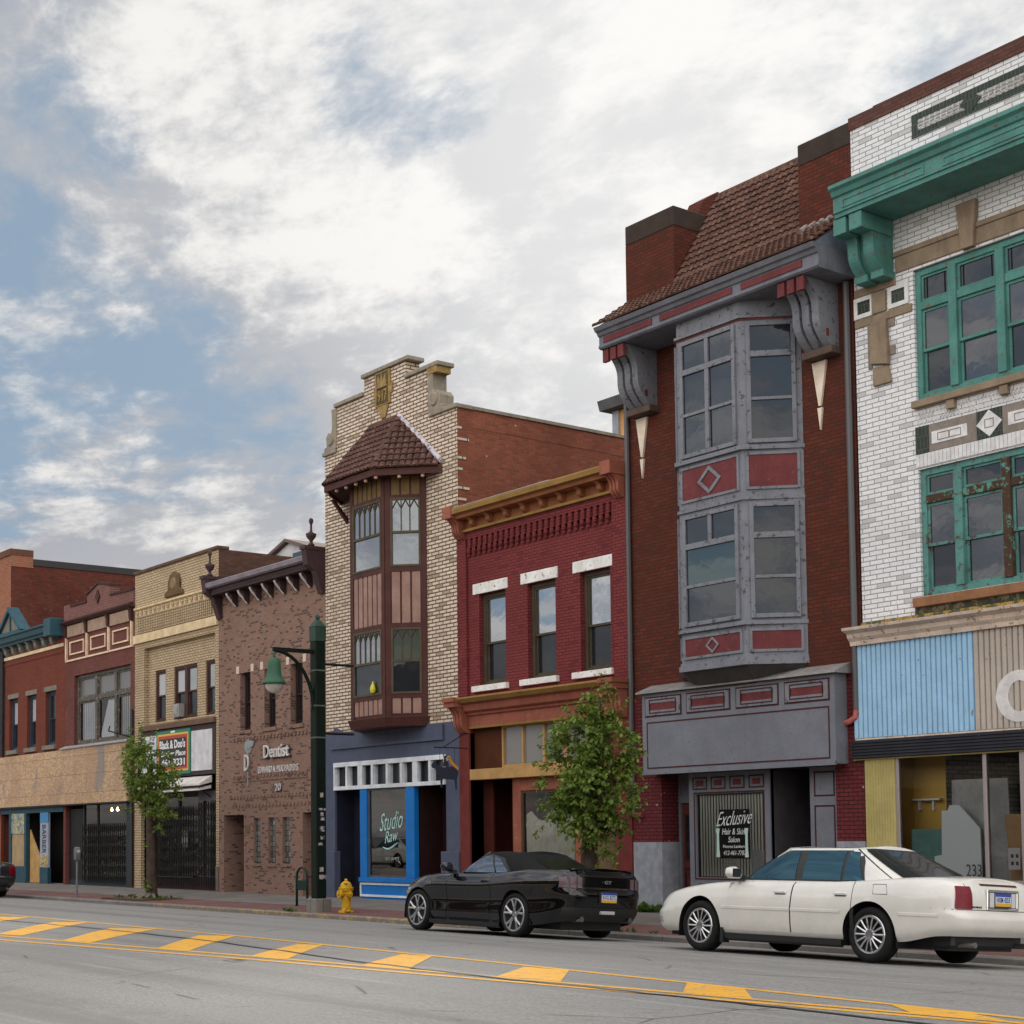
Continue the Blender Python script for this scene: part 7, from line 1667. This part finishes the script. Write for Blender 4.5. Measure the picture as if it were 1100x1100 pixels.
    # ---- cabin
    def cab(s, t, v):
        G = s.P['cab']; w = G['wb'] + (G['wt'] - G['wb']) * v; e = G.get('bulge', .03) * math.sin(math.pi * v)
        xf = G['fb'] + (G['ft'] - G['fb']) * v + e; xr = G['rb'] + (G['rt'] - G['rb']) * v - e
        xc = (xf + xr) / 2; c, q = math.cos(t), math.sin(t); n = G['n']
        x = xc + math.copysign(abs(c) ** (2 / n), c) * (xf - xr) / 2; y = math.copysign(abs(q) ** (2 / n), q) * (w + e * .6)
        z0 = interp(s.P['zt'], x) - .02; z1 = G['h'] - G.get('drop', .03) * abs(q) ** 3 - G.get('slope', 0) * abs(x - xc) ** 2
        return Vector((x, y, z0 + (z1 - z0) * v))
    def build_cab(s, mat, name='cabin'):
        m = MB(); n = 96; nv = 12
        for i in range(n):
            for j in range(nv + 1): m.v.append(tuple(s.cab(2 * math.pi * i / n, j / nv)))
        for i in range(n):
            for j in range(nv): k = (i + 1) % n; m.f.append((i * (nv + 1) + j, k * (nv + 1) + j, k * (nv + 1) + j + 1, i * (nv + 1) + j + 1))
        # roof skin
        q = 10; rows = []
        for i in range(n // 2 + 1):
            a = Vector(m.v[i * (nv + 1) + nv]); b = Vector(m.v[((n - i) % n) * (nv + 1) + nv]); row = []
            for u in range(q + 1):
                if u == 0: row.append(i * (nv + 1) + nv)
                elif u == q: row.append(((n - i) % n) * (nv + 1) + nv)
                else:
                    p = a.lerp(b, u / q); wd = (a - b).length; p.z += .035 * (1 - (2 * u / q - 1) ** 2) * min(1, wd / .8); row.append(len(m.v)); m.v.append(tuple(p))
            rows.append(row)
        for r0, r1 in zip(rows, rows[1:]):
            for u in range(q): m.f.append((r0[u], r1[u], r1[u + 1], r0[u + 1]))
        return m.build(name, mat, s.r, smooth=True)
    def cab_y(s, x, z, sd):
        # side of the cabin at x, z
        best = None; lo, hi = .25 * math.pi * .2, math.pi * .96
        G = s.P['cab']
        v = (z - (interp(s.P['zt'], x) - .02)) / (G['h'] - .02 - interp(s.P['zt'], x)); v = max(0, min(1, v))
        a, b = 0.02, math.pi - .02
        for _ in range(36):
            t = (a + b) / 2
            if s.cab(t, v).x > x: a = t
            else: b = t
        return s.cab(a, v).y * sd
    def side_patch(s, pts, off, mat, name, parent=None, sides=(1, -1), sub=6):
        """glass or trim lying on the cabin side: polygon in (x, z)"""
        obs = []
        for sd in sides:
            m = MB()
            # fan of thin strips from bottom edge to top edge
            zs0 = min(p[1] for p in pts); zs1 = max(p[1] for p in pts); rows = 8; grid = []
            def xr(z):
                xs = []
                for (xa, za), (xb, zb) in zip(pts, pts[1:] + pts[:1]):
                    if abs(za - zb) < 1e-6:
                        if abs(z - za) < 1e-6: xs += [xa, xb]
                    elif min(za, zb) - 1e-9 <= z <= max(za, zb) + 1e-9: xs.append(xa + (xb - xa) * (z - za) / (zb - za))
                return min(xs), max(xs)
            zl = sorted({zs0, zs1, *[p[1] for p in pts], *[zs0 + (zs1 - zs0) * k / rows for k in range(rows + 1)]})
            for z in zl:
                a, b = xr(z); grid.append([(x, s.cab_y(x, z, sd) + sd * off, z) for x in [a + (b - a) * k / sub for k in range(sub + 1)]])
            w = sub + 1
            m.v = [p for g in grid for p in g]
            for i in range(len(grid) - 1):
                for k in range(sub): q = (i * w + k, i * w + k + 1, (i + 1) * w + k + 1, (i + 1) * w + k); m.f.append(q[::-1] if sd > 0 else q)
            obs.append(m.build(name, mat, parent or s.r, smooth=True))
        return obs
    def end_patch(s, front, y0, y1, v0, v1, off, mat, name, parent=None, n=14, nv=8):
        m = MB()
        def tt(y, v):
            a, b = (0, math.pi / 2) if front else (math.pi / 2, math.pi)
            for _ in range(30):
                t = (a + b) / 2; yy = s.cab(t, v).y
                if (yy < abs(y)) == front: a = t
                else: b = t
            return a
        for i in range(n + 1):
            for j in range(nv + 1):
                v = v0 + (v1 - v0) * j / nv; f = y0 + (y1 - y0) * i / n
                wv = s.cab(math.pi / 2, v).y; y = f * wv; t = tt(y, v); p = s.cab(t, v); m.v.append((p.x + (off if front else -off), math.copysign(abs(p.y), y), p.z + off * .8))
        for i in range(n):
            for j in range(nv): a = i * (nv + 1) + j; q = (a, a + nv + 1, a + nv + 2, a + 1); m.f.append(q if front else q[::-1])
        return m.build(name, mat, parent or s.r, smooth=True)
    def skin_patch(s, ya, yb, za, zb, off, mat, name, rear=True, parent=None, n=10, nv=6, xlim=None):
        """panel lying on the front or rear end between two y and two z"""
        m = MB()
        def pt(y, z, o):
            v = .5
            for _ in range(12):
                a, b = (math.pi / 2, math.pi) if rear else (0, math.pi / 2)
                for _ in range(28):
                    t = (a + b) / 2; yy = s.skin(t, v).y
                    if (yy > abs(y)) == rear: a = t
                    else: b = t
                p = s.skin(a, v); zb_, zt_ = interp(s.P['zb'], p.x), interp(s.P['zt'], p.x); v = max(0, min(1, (z - zb_) / (zt_ - zb_)))
            return Vector((p.x + (-o if rear else o), y, p.z))
        def corner(f, z, o):
            # runs round the corner: f 0 at y = ya on the end, f 1 on the side, xlim in from the end
            p0 = pt(ya, z, 0); zb_, zt_ = interp(s.P['zb'], p0.x), interp(s.P['zt'], p0.x); v = max(0, min(1, (z - zb_) / (zt_ - zb_)))
            def solve(fn):
                a, b = (math.pi / 2, math.pi) if rear else (0, math.pi / 2)
                for _ in range(30):
                    t = (a + b) / 2
                    if fn(s.skin(t, v)) == rear: a = t
                    else: b = t
                return a
            t0 = solve(lambda p: p.y > abs(ya)); xe = interp(s.P['xr' if rear else 'xf'], v); t1 = solve(lambda p: (p.x < xe + xlim) == False if rear else p.x < xe - xlim)
            t = t0 + (t1 - t0) * f; p = s.skin(t, v); q = s.skin(t + .002, v); nx, ny = (q.y - p.y), -(q.x - p.x); l = math.hypot(nx, ny); nx, ny = nx / l, ny / l
            if nx * p.x + ny * p.y < 0: nx, ny = -nx, -ny
            return Vector((p.x + nx * o, math.copysign(p.y + ny * o, ya), z))
        for o in (off, -.01):
            for i in range(n + 1):
                for j in range(nv + 1):
                    z = za + (zb - za) * j / nv; y = ya + (yb - ya) * i / n; m.v.append(tuple(corner(i / n, z, o) if xlim else pt(y, z, o)))
        w = nv + 1; N2 = (n + 1) * w
        for i in range(n):
            for j in range(nv): a = i * w + j; m.f.append((a, a + w, a + w + 1, a + 1))
        edge = [i * w for i in range(n + 1)] + [n * w + j for j in range(1, nv + 1)] + [i * w + nv for i in range(n - 1, -1, -1)] + [j for j in range(nv - 1, 0, -1)]
        for a, b in zip(edge, edge[1:] + edge[:1]): m.f.append((a, b, b + N2, a + N2))
        return recalc(m.build(name, mat, parent or s.r, smooth=False))
    def wheel(s, x, sd, R_, rimr, kind, mats, yo):
        tm, rm, dk = mats; y = sd * yo; w = .235 if kind == 'five' else .22
        hub = MB(); hub.lathe([(rimr + .01, -w), (R_ - .03, -w), (R_, -w + .03), (R_, -.035), (R_ - .025, -.004), (R_ - .06, 0), (rimr + .012, -.012), (rimr + .005, -.03)], (0, 0, 0), 40, 'y')
        if sd > 0: hub.v = [(a + x, b + y, c + R_) for a, b, c in hub.v]
        else: hub.v = [(a + x, -b + y, c + R_) for a, b, c in hub.v]
        wh = hub.build('wheel', tm, s.r, smooth=False, bevel=0); recalc(wh)
        wh.data.polygons.foreach_set('use_smooth', [True] * len(wh.data.polygons))
        r = MB(); r.lathe([(rimr, -.19), (rimr, -.03), (rimr + .012, -.012), (rimr + .004, -.004), (rimr - .018, -.008), (rimr - .022, -.06), (rimr - .03, -.16)], (0, 0, 0), 40, 'y')
        sp = []
        if kind == 'multi':
            for k in range(14):
                a = 2 * math.pi * k / 14; c, q = math.cos(a), math.sin(a); r.tube([(c * .055, -.018, q * .055), (c * rimr * .6, -.012, q * rimr * .6), (c * (rimr - .015), -.016, q * (rimr - .015))], [.015, .013, .015], 6)
            r.lathe([(.002, -.004), (.06, -.006), (.075, -.02), (.075, -.05)], (0, 0, 0), 18, 'y')
        else:
            for k in range(5):
                for e in (-.20, .20):
                    a = 2 * math.pi * k / 5 + math.pi / 2; c0, q0 = math.cos(a + e * .55), math.sin(a + e * .55); c1, q1 = math.cos(a + e * 1.15), math.sin(a + e * 1.15)
                    r.tube([(c0 * .06, -.03, q0 * .06), (c0 * rimr * .5, -.02, q0 * rimr * .5), (c1 * (rimr - .012), -.015, q1 * (rimr - .012))], [.024, .020, .023], 6)
            r.lathe([(.002, -.012), (.045, -.014), (.06, -.03), (.06, -.07)], (0, 0, 0), 18, 'y')
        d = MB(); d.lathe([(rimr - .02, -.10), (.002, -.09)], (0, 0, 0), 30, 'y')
        bd = MB(); bd.lathe([(.002, -.075), (rimr * .62, -.075), (rimr * .62, -.085)], (0, 0, 0), 24, 'y')
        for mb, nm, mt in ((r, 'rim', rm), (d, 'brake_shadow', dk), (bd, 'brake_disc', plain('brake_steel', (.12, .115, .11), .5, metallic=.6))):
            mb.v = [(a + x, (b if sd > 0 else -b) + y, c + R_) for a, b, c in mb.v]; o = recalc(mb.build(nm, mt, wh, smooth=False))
        return wh
def plate(s, x, y, z, lean, text, parent, w=.305, h=.155):
    m = MB(); m.box(x - .006, x, y - w / 2, y + w / 2, z - h / 2, z + h / 2); p = m.build('licence_plate', plain('plate_white', (.55, .58, .66), .4), parent)
    m = MB(); m.box(x - .008, x - .006, y - w / 2, y + w / 2, z + h * .27, z + h / 2); m.build('plate_top', plain('plate_blue', (.03, .06, .30), .4), p)
    m = MB(); m.box(x - .008, x - .006, y - w / 2, y + w / 2, z - h / 2, z - h * .25); m.build('plate_foot', plain('plate_gold', (.60, .36, .03), .4), p)
    vs, fs = textmesh(text, .01); m = MB(); m.add([(x - .0065 - .002 * d, y + w * .43 - w * .86 * u, z - h * .20 + h * .42 * v) for u, v, d in vs], fs); m.build('lettering', plain('plate_ink', (.03, .05, .18), .5), p)
    return p
def badge(s, text, x, y0, y1, z0, z1, mat, parent):
    vs, fs = textmesh(text, .015); m = MB(); m.add([(x - .008 * d, y0 + (y1 - y0) * u, z0 + (z1 - z0) * v) for u, v, d in vs], fs); return m.build('lettering', mat, parent)
def carpaint(name, col, coat=1.0, flake=0.0, rough=.35):
    m, t, b = newmat(name); o = coords(t)
    f = noise_n(t, o, 3, 5, .6); c = mixc(t, mapr(t, f, .3, .7), scl(col, .94), scl(col, 1.03))
    sep_ = nn(t, 'ShaderNodeSeparateXYZ'); t.links.new(o, sep_.inputs[0])
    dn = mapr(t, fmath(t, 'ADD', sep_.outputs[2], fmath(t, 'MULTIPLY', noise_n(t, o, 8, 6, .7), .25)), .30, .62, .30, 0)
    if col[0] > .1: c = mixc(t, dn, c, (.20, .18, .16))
    t.links.new(c, b.inputs['Base Color']); b.inputs['Roughness'].default_value = rough; b.inputs['Metallic'].default_value = flake; b.inputs['Coat Weight'].default_value = coat; b.inputs['Coat Roughness'].default_value = .02
    if col[0] < .1: b.inputs['Specular IOR Level'].default_value = .25
    return m
M_TYRE = paint('tyre_rubber', (.016, .016, .016), .8, streak=0, scale=8, bmp=.1); M_CHROME = plain('chrome_rim', (.55, .55, .56), .22, metallic=.9); M_CBLK = plain('car_black_trim', (.012, .012, .013), .5)
M_CHR = plain('chrome_trim', (.7, .7, .7), .12, metallic=1.0); CG = glassm('car_glass', .02, tint=(.010, .014, .018), rough=.005, wav=0); CGB = glassm('car_side_glass', .04, tint=(.008, .026, .04), rough=.005, wav=0, gcol=(.3, .72, .95)); CGR = glassm('car_rear_glass', .0, tint=(.012, .013, .012), rough=.01, wav=0)
def taillight_mat(name, col): return plain(name, col, .2, spec=.2, coat=.12)
TILT = math.atan(.065)

def sedan(label, loc, paintm, white=True):
    P = dict(nf=4.8, nr=8.0, crown=.045, door_j=2, floor=.19,
        w=[(0, .875), (.10, .915), (.36, .940), (.55, .945), (.75, .925), (.88, .90), (.95, .875), (1.0, .83)],
        xf=[(0, 2.50), (.15, 2.60), (.45, 2.63), (.58, 2.62), (.62, 2.585), (.8, 2.56), (1.0, 2.48)],
        xr=[(0, -2.66), (.15, -2.74), (.38, -2.76), (.42, -2.74), (.46, -2.715), (.8, -2.70), (.95, -2.655), (1.0, -2.60)],
        zb=[(-2.8, .37), (-2.4, .36), (-1.9, .27), (1.0, .245), (1.9, .25), (2.55, .24)],
        zt=[(-2.8, .965), (-2.62, 1.015), (-2.35, 1.04), (-1.8, 1.025), (-1.0, .975), (0, .95), (.9, .94), (1.25, .925), (1.7, .875), (2.1, .81), (2.4, .745), (2.56, .69), (2.66, .60)],
        cab=dict(wb=.80, wt=.60, fb=1.10, ft=.28, rb=-2.02, rt=-1.10, h=1.435, n=5.0, bulge=.035, drop=.035, slope=.035))
    c = Car('parked_car', label, 'car', loc, TILT, P); ax = (1.463, -1.463); R_ = .338
    dm = MB
    bo = c.build_body(paintm, M_CBLK, (ax, R_), .405, doors=[(-.19, .93), (-1.20, -.20)])
    c.build_cab(paintm)
    # trims: dark surround then the glass
    for pts in ([(.95, .975), (.20, 1.375), (-1.06, 1.38), (-1.19, 1.24), (-1.29, .975)],): c.side_patch(pts, .006, M_CBLK, 'window_trim', sub=16)
    fw = [(.88, .99), (.17, 1.36), (-.10, 1.375), (-.14, .99)]; rw = [(-.26, .99), (-.24, 1.375), (-.86, 1.37), (-.90, .99)]; qw = [(-.95, .99), (-.91, 1.365), (-1.05, 1.355), (-1.26, .99)]
    for pts, nm in ((fw, 'side_window'), (rw, 'side_window'), (qw, 'quarter_window')): c.side_patch(pts, .011, CGB, nm)
    c.end_patch(True, -.88, .88, .08, .93, .008, CG, 'windscreen'); c.end_patch(False, -.93, .93, .02, .97, .004, M_CBLK, 'rear_window_seal'); c.end_patch(False, -.86, .86, .06, .92, .010, CGR, 'rear_window')
    # rub strip and sill
    for sd in (1, -1):
        for u0, u1 in ((.93, 1.02), (-.19, .92), (-1.02, -.21), (-2.45, -1.92)):
            m = MB(); n = 24; pr = ((.580, 0), (.586, .011), (.617, .011), (.623, 0))
            for k in range(n + 1):
                xx = u0 + (u1 - u0) * k / n; yy = c.at_z(xx, .60, sd).y
                for z_, o_ in pr: m.v.append((xx, yy + sd * (o_ - .003), z_))
            for k in range(n):
                for q in range(3): a = k * 4 + q; m.f.append((a, a + 1, a + 5, a + 4))
            recalc(m.build('rub_strip', paintm, c.r))
        m = MB(); m.prism_x([(sd * .86, .16), (sd * .90, .19), (sd * .905, .262), (sd * .80, .262)], -1.02, 1.02); m.build('sill', M_CBLK, c.r)
        m = MB(); m.box(1.0, 1.06, sd * .80, sd * .92, .13, .33); m.build('mud_flap', M_CBLK, c.r)
    for do, x0, x1, sd in c.doors:
        hx = x0 + .19 if True else 0
        p = c.at_z(hx, .82, sd); m = MB(); m.box(hx - .10, hx + .10, p.y - sd * .004, p.y + sd * .028, .802, .842); m.build('door_handle', plain('satin_handle', (.75, .74, .72), .3, metallic=.3), do, bevel=.012, seg=2)
        m = MB(); m.box(hx - .085, hx + .085, p.y, p.y + sd * .012, .790, .802); m.build('handle_recess', M_CBLK, do)
    for sd in (1, -1):
        m = MB(); m.prism_x([(sd * .86, 1.01), (sd * .90, .98), (sd * 1.03, .99), (sd * 1.07, 1.04), (sd * 1.055, 1.12), (sd * .98, 1.14), (sd * .90, 1.11)], .72, .86); mo = m.build('side_mirror', paintm, c.r, bevel=.03, seg=3)
        MB().box(.70, .722, sd * .915, sd * 1.05, 1.0, 1.115).build('mirror_glass', plain('mirror_shell', (.02, .022, .025), .1, spec=.8), mo)
        MB().box(.74, .85, sd * .78, sd * .90, .975, 1.03).build('mirror_foot', M_CBLK, mo)
    for x in ax:
        for sd in (1, -1): c.wheel(x, sd, R_, .228, 'multi', (M_TYRE, M_CHROME, M_CBLK), .915)
    # lamps, bumpers, rear fittings
    red = taillight_mat('red_lens', (.16, .004, .014))
    for sd in (1, -1):
        c.skin_patch(sd * .58, sd * .80, .69, .955, .016, red, 'tail_light', True, n=14, nv=6, xlim=.09); c.skin_patch(sd * .50, sd * .86, .60, .715, .014, plain('lamp_glass', (.40, .37, .25), .2, spec=.4, coat=.3), 'headlight', False, n=14, xlim=.30)
    for sd in (1, -1):
        c.skin_patch(sd * .48, sd * .86, .588, .728, .007, M_CBLK, 'headlight_rim', False, n=14, xlim=.325); c.skin_patch(sd * .635, sd * .642, .70, .985, .002, M_CBLK, 'boot_seam', True, n=1, nv=8)
        c.skin_patch(sd * .3, sd * .86, .560, .568, .003, M_CBLK, 'bumper_seam', False, n=16, nv=1, xlim=.42)
    # dark seam of the boot lid and bumper
    m = MB()
    sm = [c.skin_patch(-.9, .9, .676, .684, .002, M_CBLK, 'bumper_seam', True, n=40, nv=1)]
    tr = MB(); 
    for sd in (1, -1):
        pts = []
        for z in (.71, .80, .88, .96, 1.02): pts.append((-2.73, sd * .66, z))
    xr = lambda z: c.skin(math.pi, max(0, min(1, (z - .37) / (.965 - .37)))).x
    pf = MB(); pf.box(xr(.80) - .010, xr(.80) + .05, -.28, .28, .71, .90); po = pf.build('plate_recess', plain('plate_recess_dark', (.03, .03, .03), .4), c.r)
    q = MB()
    for (ya, yb, za, zb) in ((-.31, .31, .90, .928), (-.31, .31, .686, .712), (-.31, -.27, .712, .90), (.27, .31, .712, .90)): q.box(xr(.80) - .022, xr(.80) + .03, ya, yb, za, zb)
    q.build('plate_frame', M_CHR, po, bevel=.006); q = MB()
    for sd in (1, -1): q.box(xr(.80) - .014, xr(.80) - .008, sd * .17, sd * .255, .722, .892)
    q.build('reverse_lamp', plain('reverse_lens', (.55, .56, .58), .1, spec=.8), po)
    plate(c, xr(.80) - .014, 0, .81, 0, 'HXM 4253', po, .30, .15)
    c.skin_patch(-.36, .36, .972, .995, .006, taillight_mat('dark_red_lens', (.05, .008, .008)), 'brake_light', True, n=16, nv=2)
    em = MB(); em.prism_y([], 0, 0) if False else None
    e = MB(); e.prism_x([(-.03, .95), (-.012, .925), (0, .92), (.012, .925), (.03, .95), (.02, .962), (-.02, .962)], xr(.94) - .012, xr(.94)); e.build('crest', plain('crest_gold', (.35, .16, .05), .3, metallic=.7), c.r)
    badge(c, 'DEVILLE', xr(.74) - .004, .60, .40, .705, .725, M_CBLK, c.r); badge(c, 'DTS', xr(.74) - .004, -.46, -.58, .705, .73, M_CBLK, c.r)
    m = MB(); m.box(-2.52, -2.2, -.68, .68, .23, .40); m.build('rear_valance', M_CBLK, c.r, bevel=.03); m = MB(); m.tube([(-2.3, .55, .26), (-2.74, .55, .27)], .035, 10); m.tube([(-2.3, -.55, .26), (-2.74, -.55, .27)], .035, 10); m.build('exhaust', plain('exhaust_steel', (.2, .19, .18), .4, metallic=.8), c.r)
    fd = None
    m = MB(); z0, z1 = .83, .95
    for (xa, za), (xb, zb) in zip([(-1.52, z0), (-1.50, z1), (-1.70, z1), (-1.74, z0)], [(-1.50, z1), (-1.70, z1), (-1.74, z0), (-1.52, z0)]):
        pa, pb = c.at_z(xa, za, 1), c.at_z(xb, zb, 1); m.tube([(xa, pa.y + .001, za), (xb, pb.y + .001, zb)], .0035, 5)
    m.build('fuel_flap', M_CBLK, c.r)
    c.skin_patch(.55, .80, .36, .44, .006, plain('fog_lens', (.4, .38, .35), .2), 'fog_lamp', False)
    c.done(); return c
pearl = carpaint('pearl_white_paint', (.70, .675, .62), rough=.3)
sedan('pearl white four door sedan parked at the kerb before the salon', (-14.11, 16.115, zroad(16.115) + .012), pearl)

def convertible():
    P = dict(nf=3.4, nr=6.5, crown=.05, door_j=2, floor=.14,
        w=[(0, .88), (.10, .915), (.20, .935), (.30, .928), (.46, .918), (.60, .938), (.74, .962), (.80, .958), (.88, .925), (.95, .89), (1.0, .84)],
        xf=[(0, 2.16), (.2, 2.29), (.5, 2.34), (.75, 2.32), (1.0, 2.18)],
        xr=[(0, -2.42), (.15, -2.50), (.40, -2.55), (.55, -2.56), (.70, -2.50), (.90, -2.50), (1.0, -2.44)],
        zb=[(-2.6, .30), (-2.3, .27), (-1.8, .20), (0, .18), (1.6, .18), (2.25, .20)],
        zt=[(-2.6, 1.03), (-2.45, 1.07), (-2.1, 1.065), (-1.55, 1.06), (-1.1, 1.03), (-.5, .985), (0, .975), (.6, .975), (1.0, .965), (1.5, .905), (1.9, .835), (2.15, .755), (2.36, .64)],
        pinch=[(-2.6, .985), (-1.9, 1.0), (-1.36, 1.012), (-.6, .982), (.4, .975), (1.36, 1.008), (1.9, 1.0), (2.25, .97)],
        cab=dict(wb=.74, wt=.56, fb=.74, ft=-.02, rb=-1.92, rt=-1.0, h=1.385, n=4.2, bulge=.05, drop=.05, slope=.13))
    c = Car('parked_car', 'shiny black two door convertible with its soft top closed at the kerb', 'car', (-21.26, 16.28, zroad(16.28) + .012), TILT, P); ax = (1.36, -1.36); R_ = .345
    blk = carpaint('gloss_black_paint', (.003, .003, .004), rough=.03, coat=.75)
    c.build_body(blk, M_CBLK, (ax, R_), .39, doors=[(-.72, .52)])
    c.build_cab(paint('black_canvas', (.010, .010, .011), .85, streak=0, scale=20, spec=.2), 'soft_top')
    c.side_patch([(.52, 1.0), (-.06, 1.295), (-.30, 1.315), (-.70, 1.25), (-1.0, 1.03)], .006, M_CBLK, 'window_trim', sub=14)
    cg = glassm('convertible_glass', .20, tint=(.012, .016, .022), rough=.005, wav=0, gcol=(.62, .76, .95))
    c.side_patch([(.46, 1.01), (-.08, 1.28), (-.34, 1.295), (-.58, 1.01)], .011, cg, 'side_window'); c.side_patch([(-.62, 1.01), (-.40, 1.29), (-.62, 1.225), (-.92, 1.03)], .011, cg, 'quarter_window')
    c.end_patch(True, -.9, .9, .05, .94, .008, CG, 'windscreen'); c.end_patch(False, -.66, .66, .22, .78, .008, CGR, 'rear_window')
    m = MB()
    for sd in (1, -1):
        m = MB(); a = [c.cab(.62 if sd > 0 else 2 * math.pi - .62, v / 8) for v in range(9)]; m.tube([p + Vector((.012, sd * .01, 0)) for p in a], .026, 6); m.build('windscreen_pillar', blk, c.r, smooth=True)
        m = MB(); m.prism_x([(sd * .87, 1.02), (sd * .92, 1.0), (sd * 1.05, 1.02), (sd * 1.085, 1.09), (sd * 1.05, 1.15), (sd * .93, 1.16)], .36, .52); mo = m.build('side_mirror', blk, c.r, bevel=.035, seg=3); MB().box(.40, .48, sd * .80, sd * .92, .985, 1.035).build('mirror_foot', M_CBLK, mo)
        m = MB(); m.prism_x([(sd * .87, .12), (sd * .92, .14), (sd * .93, .205), (sd * .8, .205)], -.98, .98); m.build('sill', blk, c.r)
    for do, x0, x1, sd in c.doors:
        p = c.at_z(-.55, .86, sd); MB().box(-.65, -.46, p.y - sd * .004, p.y + sd * .022, .845, .88).build('door_handle', blk, do, bevel=.01, seg=2)
    # bodyside ridges catching the light
    rim = plain('machined_rim', (.42, .42, .43), .3, metallic=.85)
    for x in ax:
        for sd in (1, -1): c.wheel(x, sd, R_, .258, 'five', (M_TYRE, rim, M_CBLK), .935)
    smoke = taillight_mat('smoked_red_lens', (.13, .085, .095))
    for sd in (1, -1):
        for k in range(3):
            y = sd * (.50 + k * .118); c.skin_patch(y, y + sd * .082, .80, .965, .016, smoke, 'tail_light', True, n=3, nv=5)
        c.skin_patch(sd * .45, sd * .86, .62, .72, .01, plain('lamp_glass_dark', (.25, .25, .25), .1, spec=.8, coat=1), 'headlight', False)
    c.skin_patch(-.44, .44, .785, .98, .008, plain('gloss_black_panel', (.006, .006, .006), .12, coat=1), 'deck_panel', True, n=16)
    c.skin_patch(-.78, .78, .22, .50, .012, plain('matt_black_diffuser', (.012, .012, .012), .6), 'diffuser', True, n=20)
    m = MB(); sp = []
    for k in range(21): y = -.64 + 1.28 * k / 20; sp.append((-2.42 + .07 * (y / .64) ** 2, y, 1.068 + .016 * (1 - (y / .64) ** 2)))
    for (a, b) in zip(sp, sp[1:]): m.loft([(a[0] - .05, a[1], a[2] + .012), (a[0] - .05, a[1], a[2] + .028), (a[0] + .16, a[1], a[2] + .01), (a[0] + .16, a[1], a[2] - .02)], [(b[0] - .05, b[1], b[2] + .012), (b[0] - .05, b[1], b[2] + .028), (b[0] + .16, b[1], b[2] + .01), (b[0] + .16, b[1], b[2] - .02)])
    m.build('spoiler', blk, c.r)
    silver = plain('silver_badge', (.5, .5, .5), .3, metallic=.8)
    badge(c, 'GT', -2.535, .065, -.075, .875, .925, silver, c.r)
    p = c.at_z(.98, .80, 1); vs, fs = textmesh('5.0', .01)
    for sd in (1, -1):
        m = MB(); m.add([(1.07 - .12 * u if sd > 0 else .95 + .12 * u, sd * (p.y + .004 + .004 * d), .785 + .045 * v) for u, v, d in vs], fs); m.build('lettering', silver, c.r)
    pm = MB(); pm.box(-2.575, -2.52, -.19, .19, .575, .755); po = pm.build('plate_recess', M_CBLK, c.r); plate(c, -2.578, 0, .665, 0, 'KVG 8275', po, .305, .155)
    m = MB(); m.box(-2.575, -2.5, -.14, .14, .40, .455); m.build('reverse_lamp', plain('reverse_glass', (.45, .45, .45), .15, spec=.8), c.r, bevel=.01)
    m = MB()
    for sd in (1, -1): m.tube([(-2.3, sd * .50, .31), (-2.53, sd * .50, .32)], .045, 14)
    m.build('exhaust_pipe', plain('exhaust_chrome', (.4, .4, .4), .25, metallic=1), c.r)
    c.done(); return c
convertible()
def far_car():
    c = sedan('dark car whose red tail light shows at the edge of the picture', (-49.75, 16.55, zroad(16.55) + .012), carpaint('dark_car_paint', (.012, .012, .014)))
far_car()

# pale car on the far side of the street, seen mirrored in the studio window
oc = sedan('pale car parked across the street, mirrored in the blue framed studio window', (-64.0, 1.75, zroad(1.75) + .03), pearl); oc.r.rotation_euler = (0, 0, math.pi)
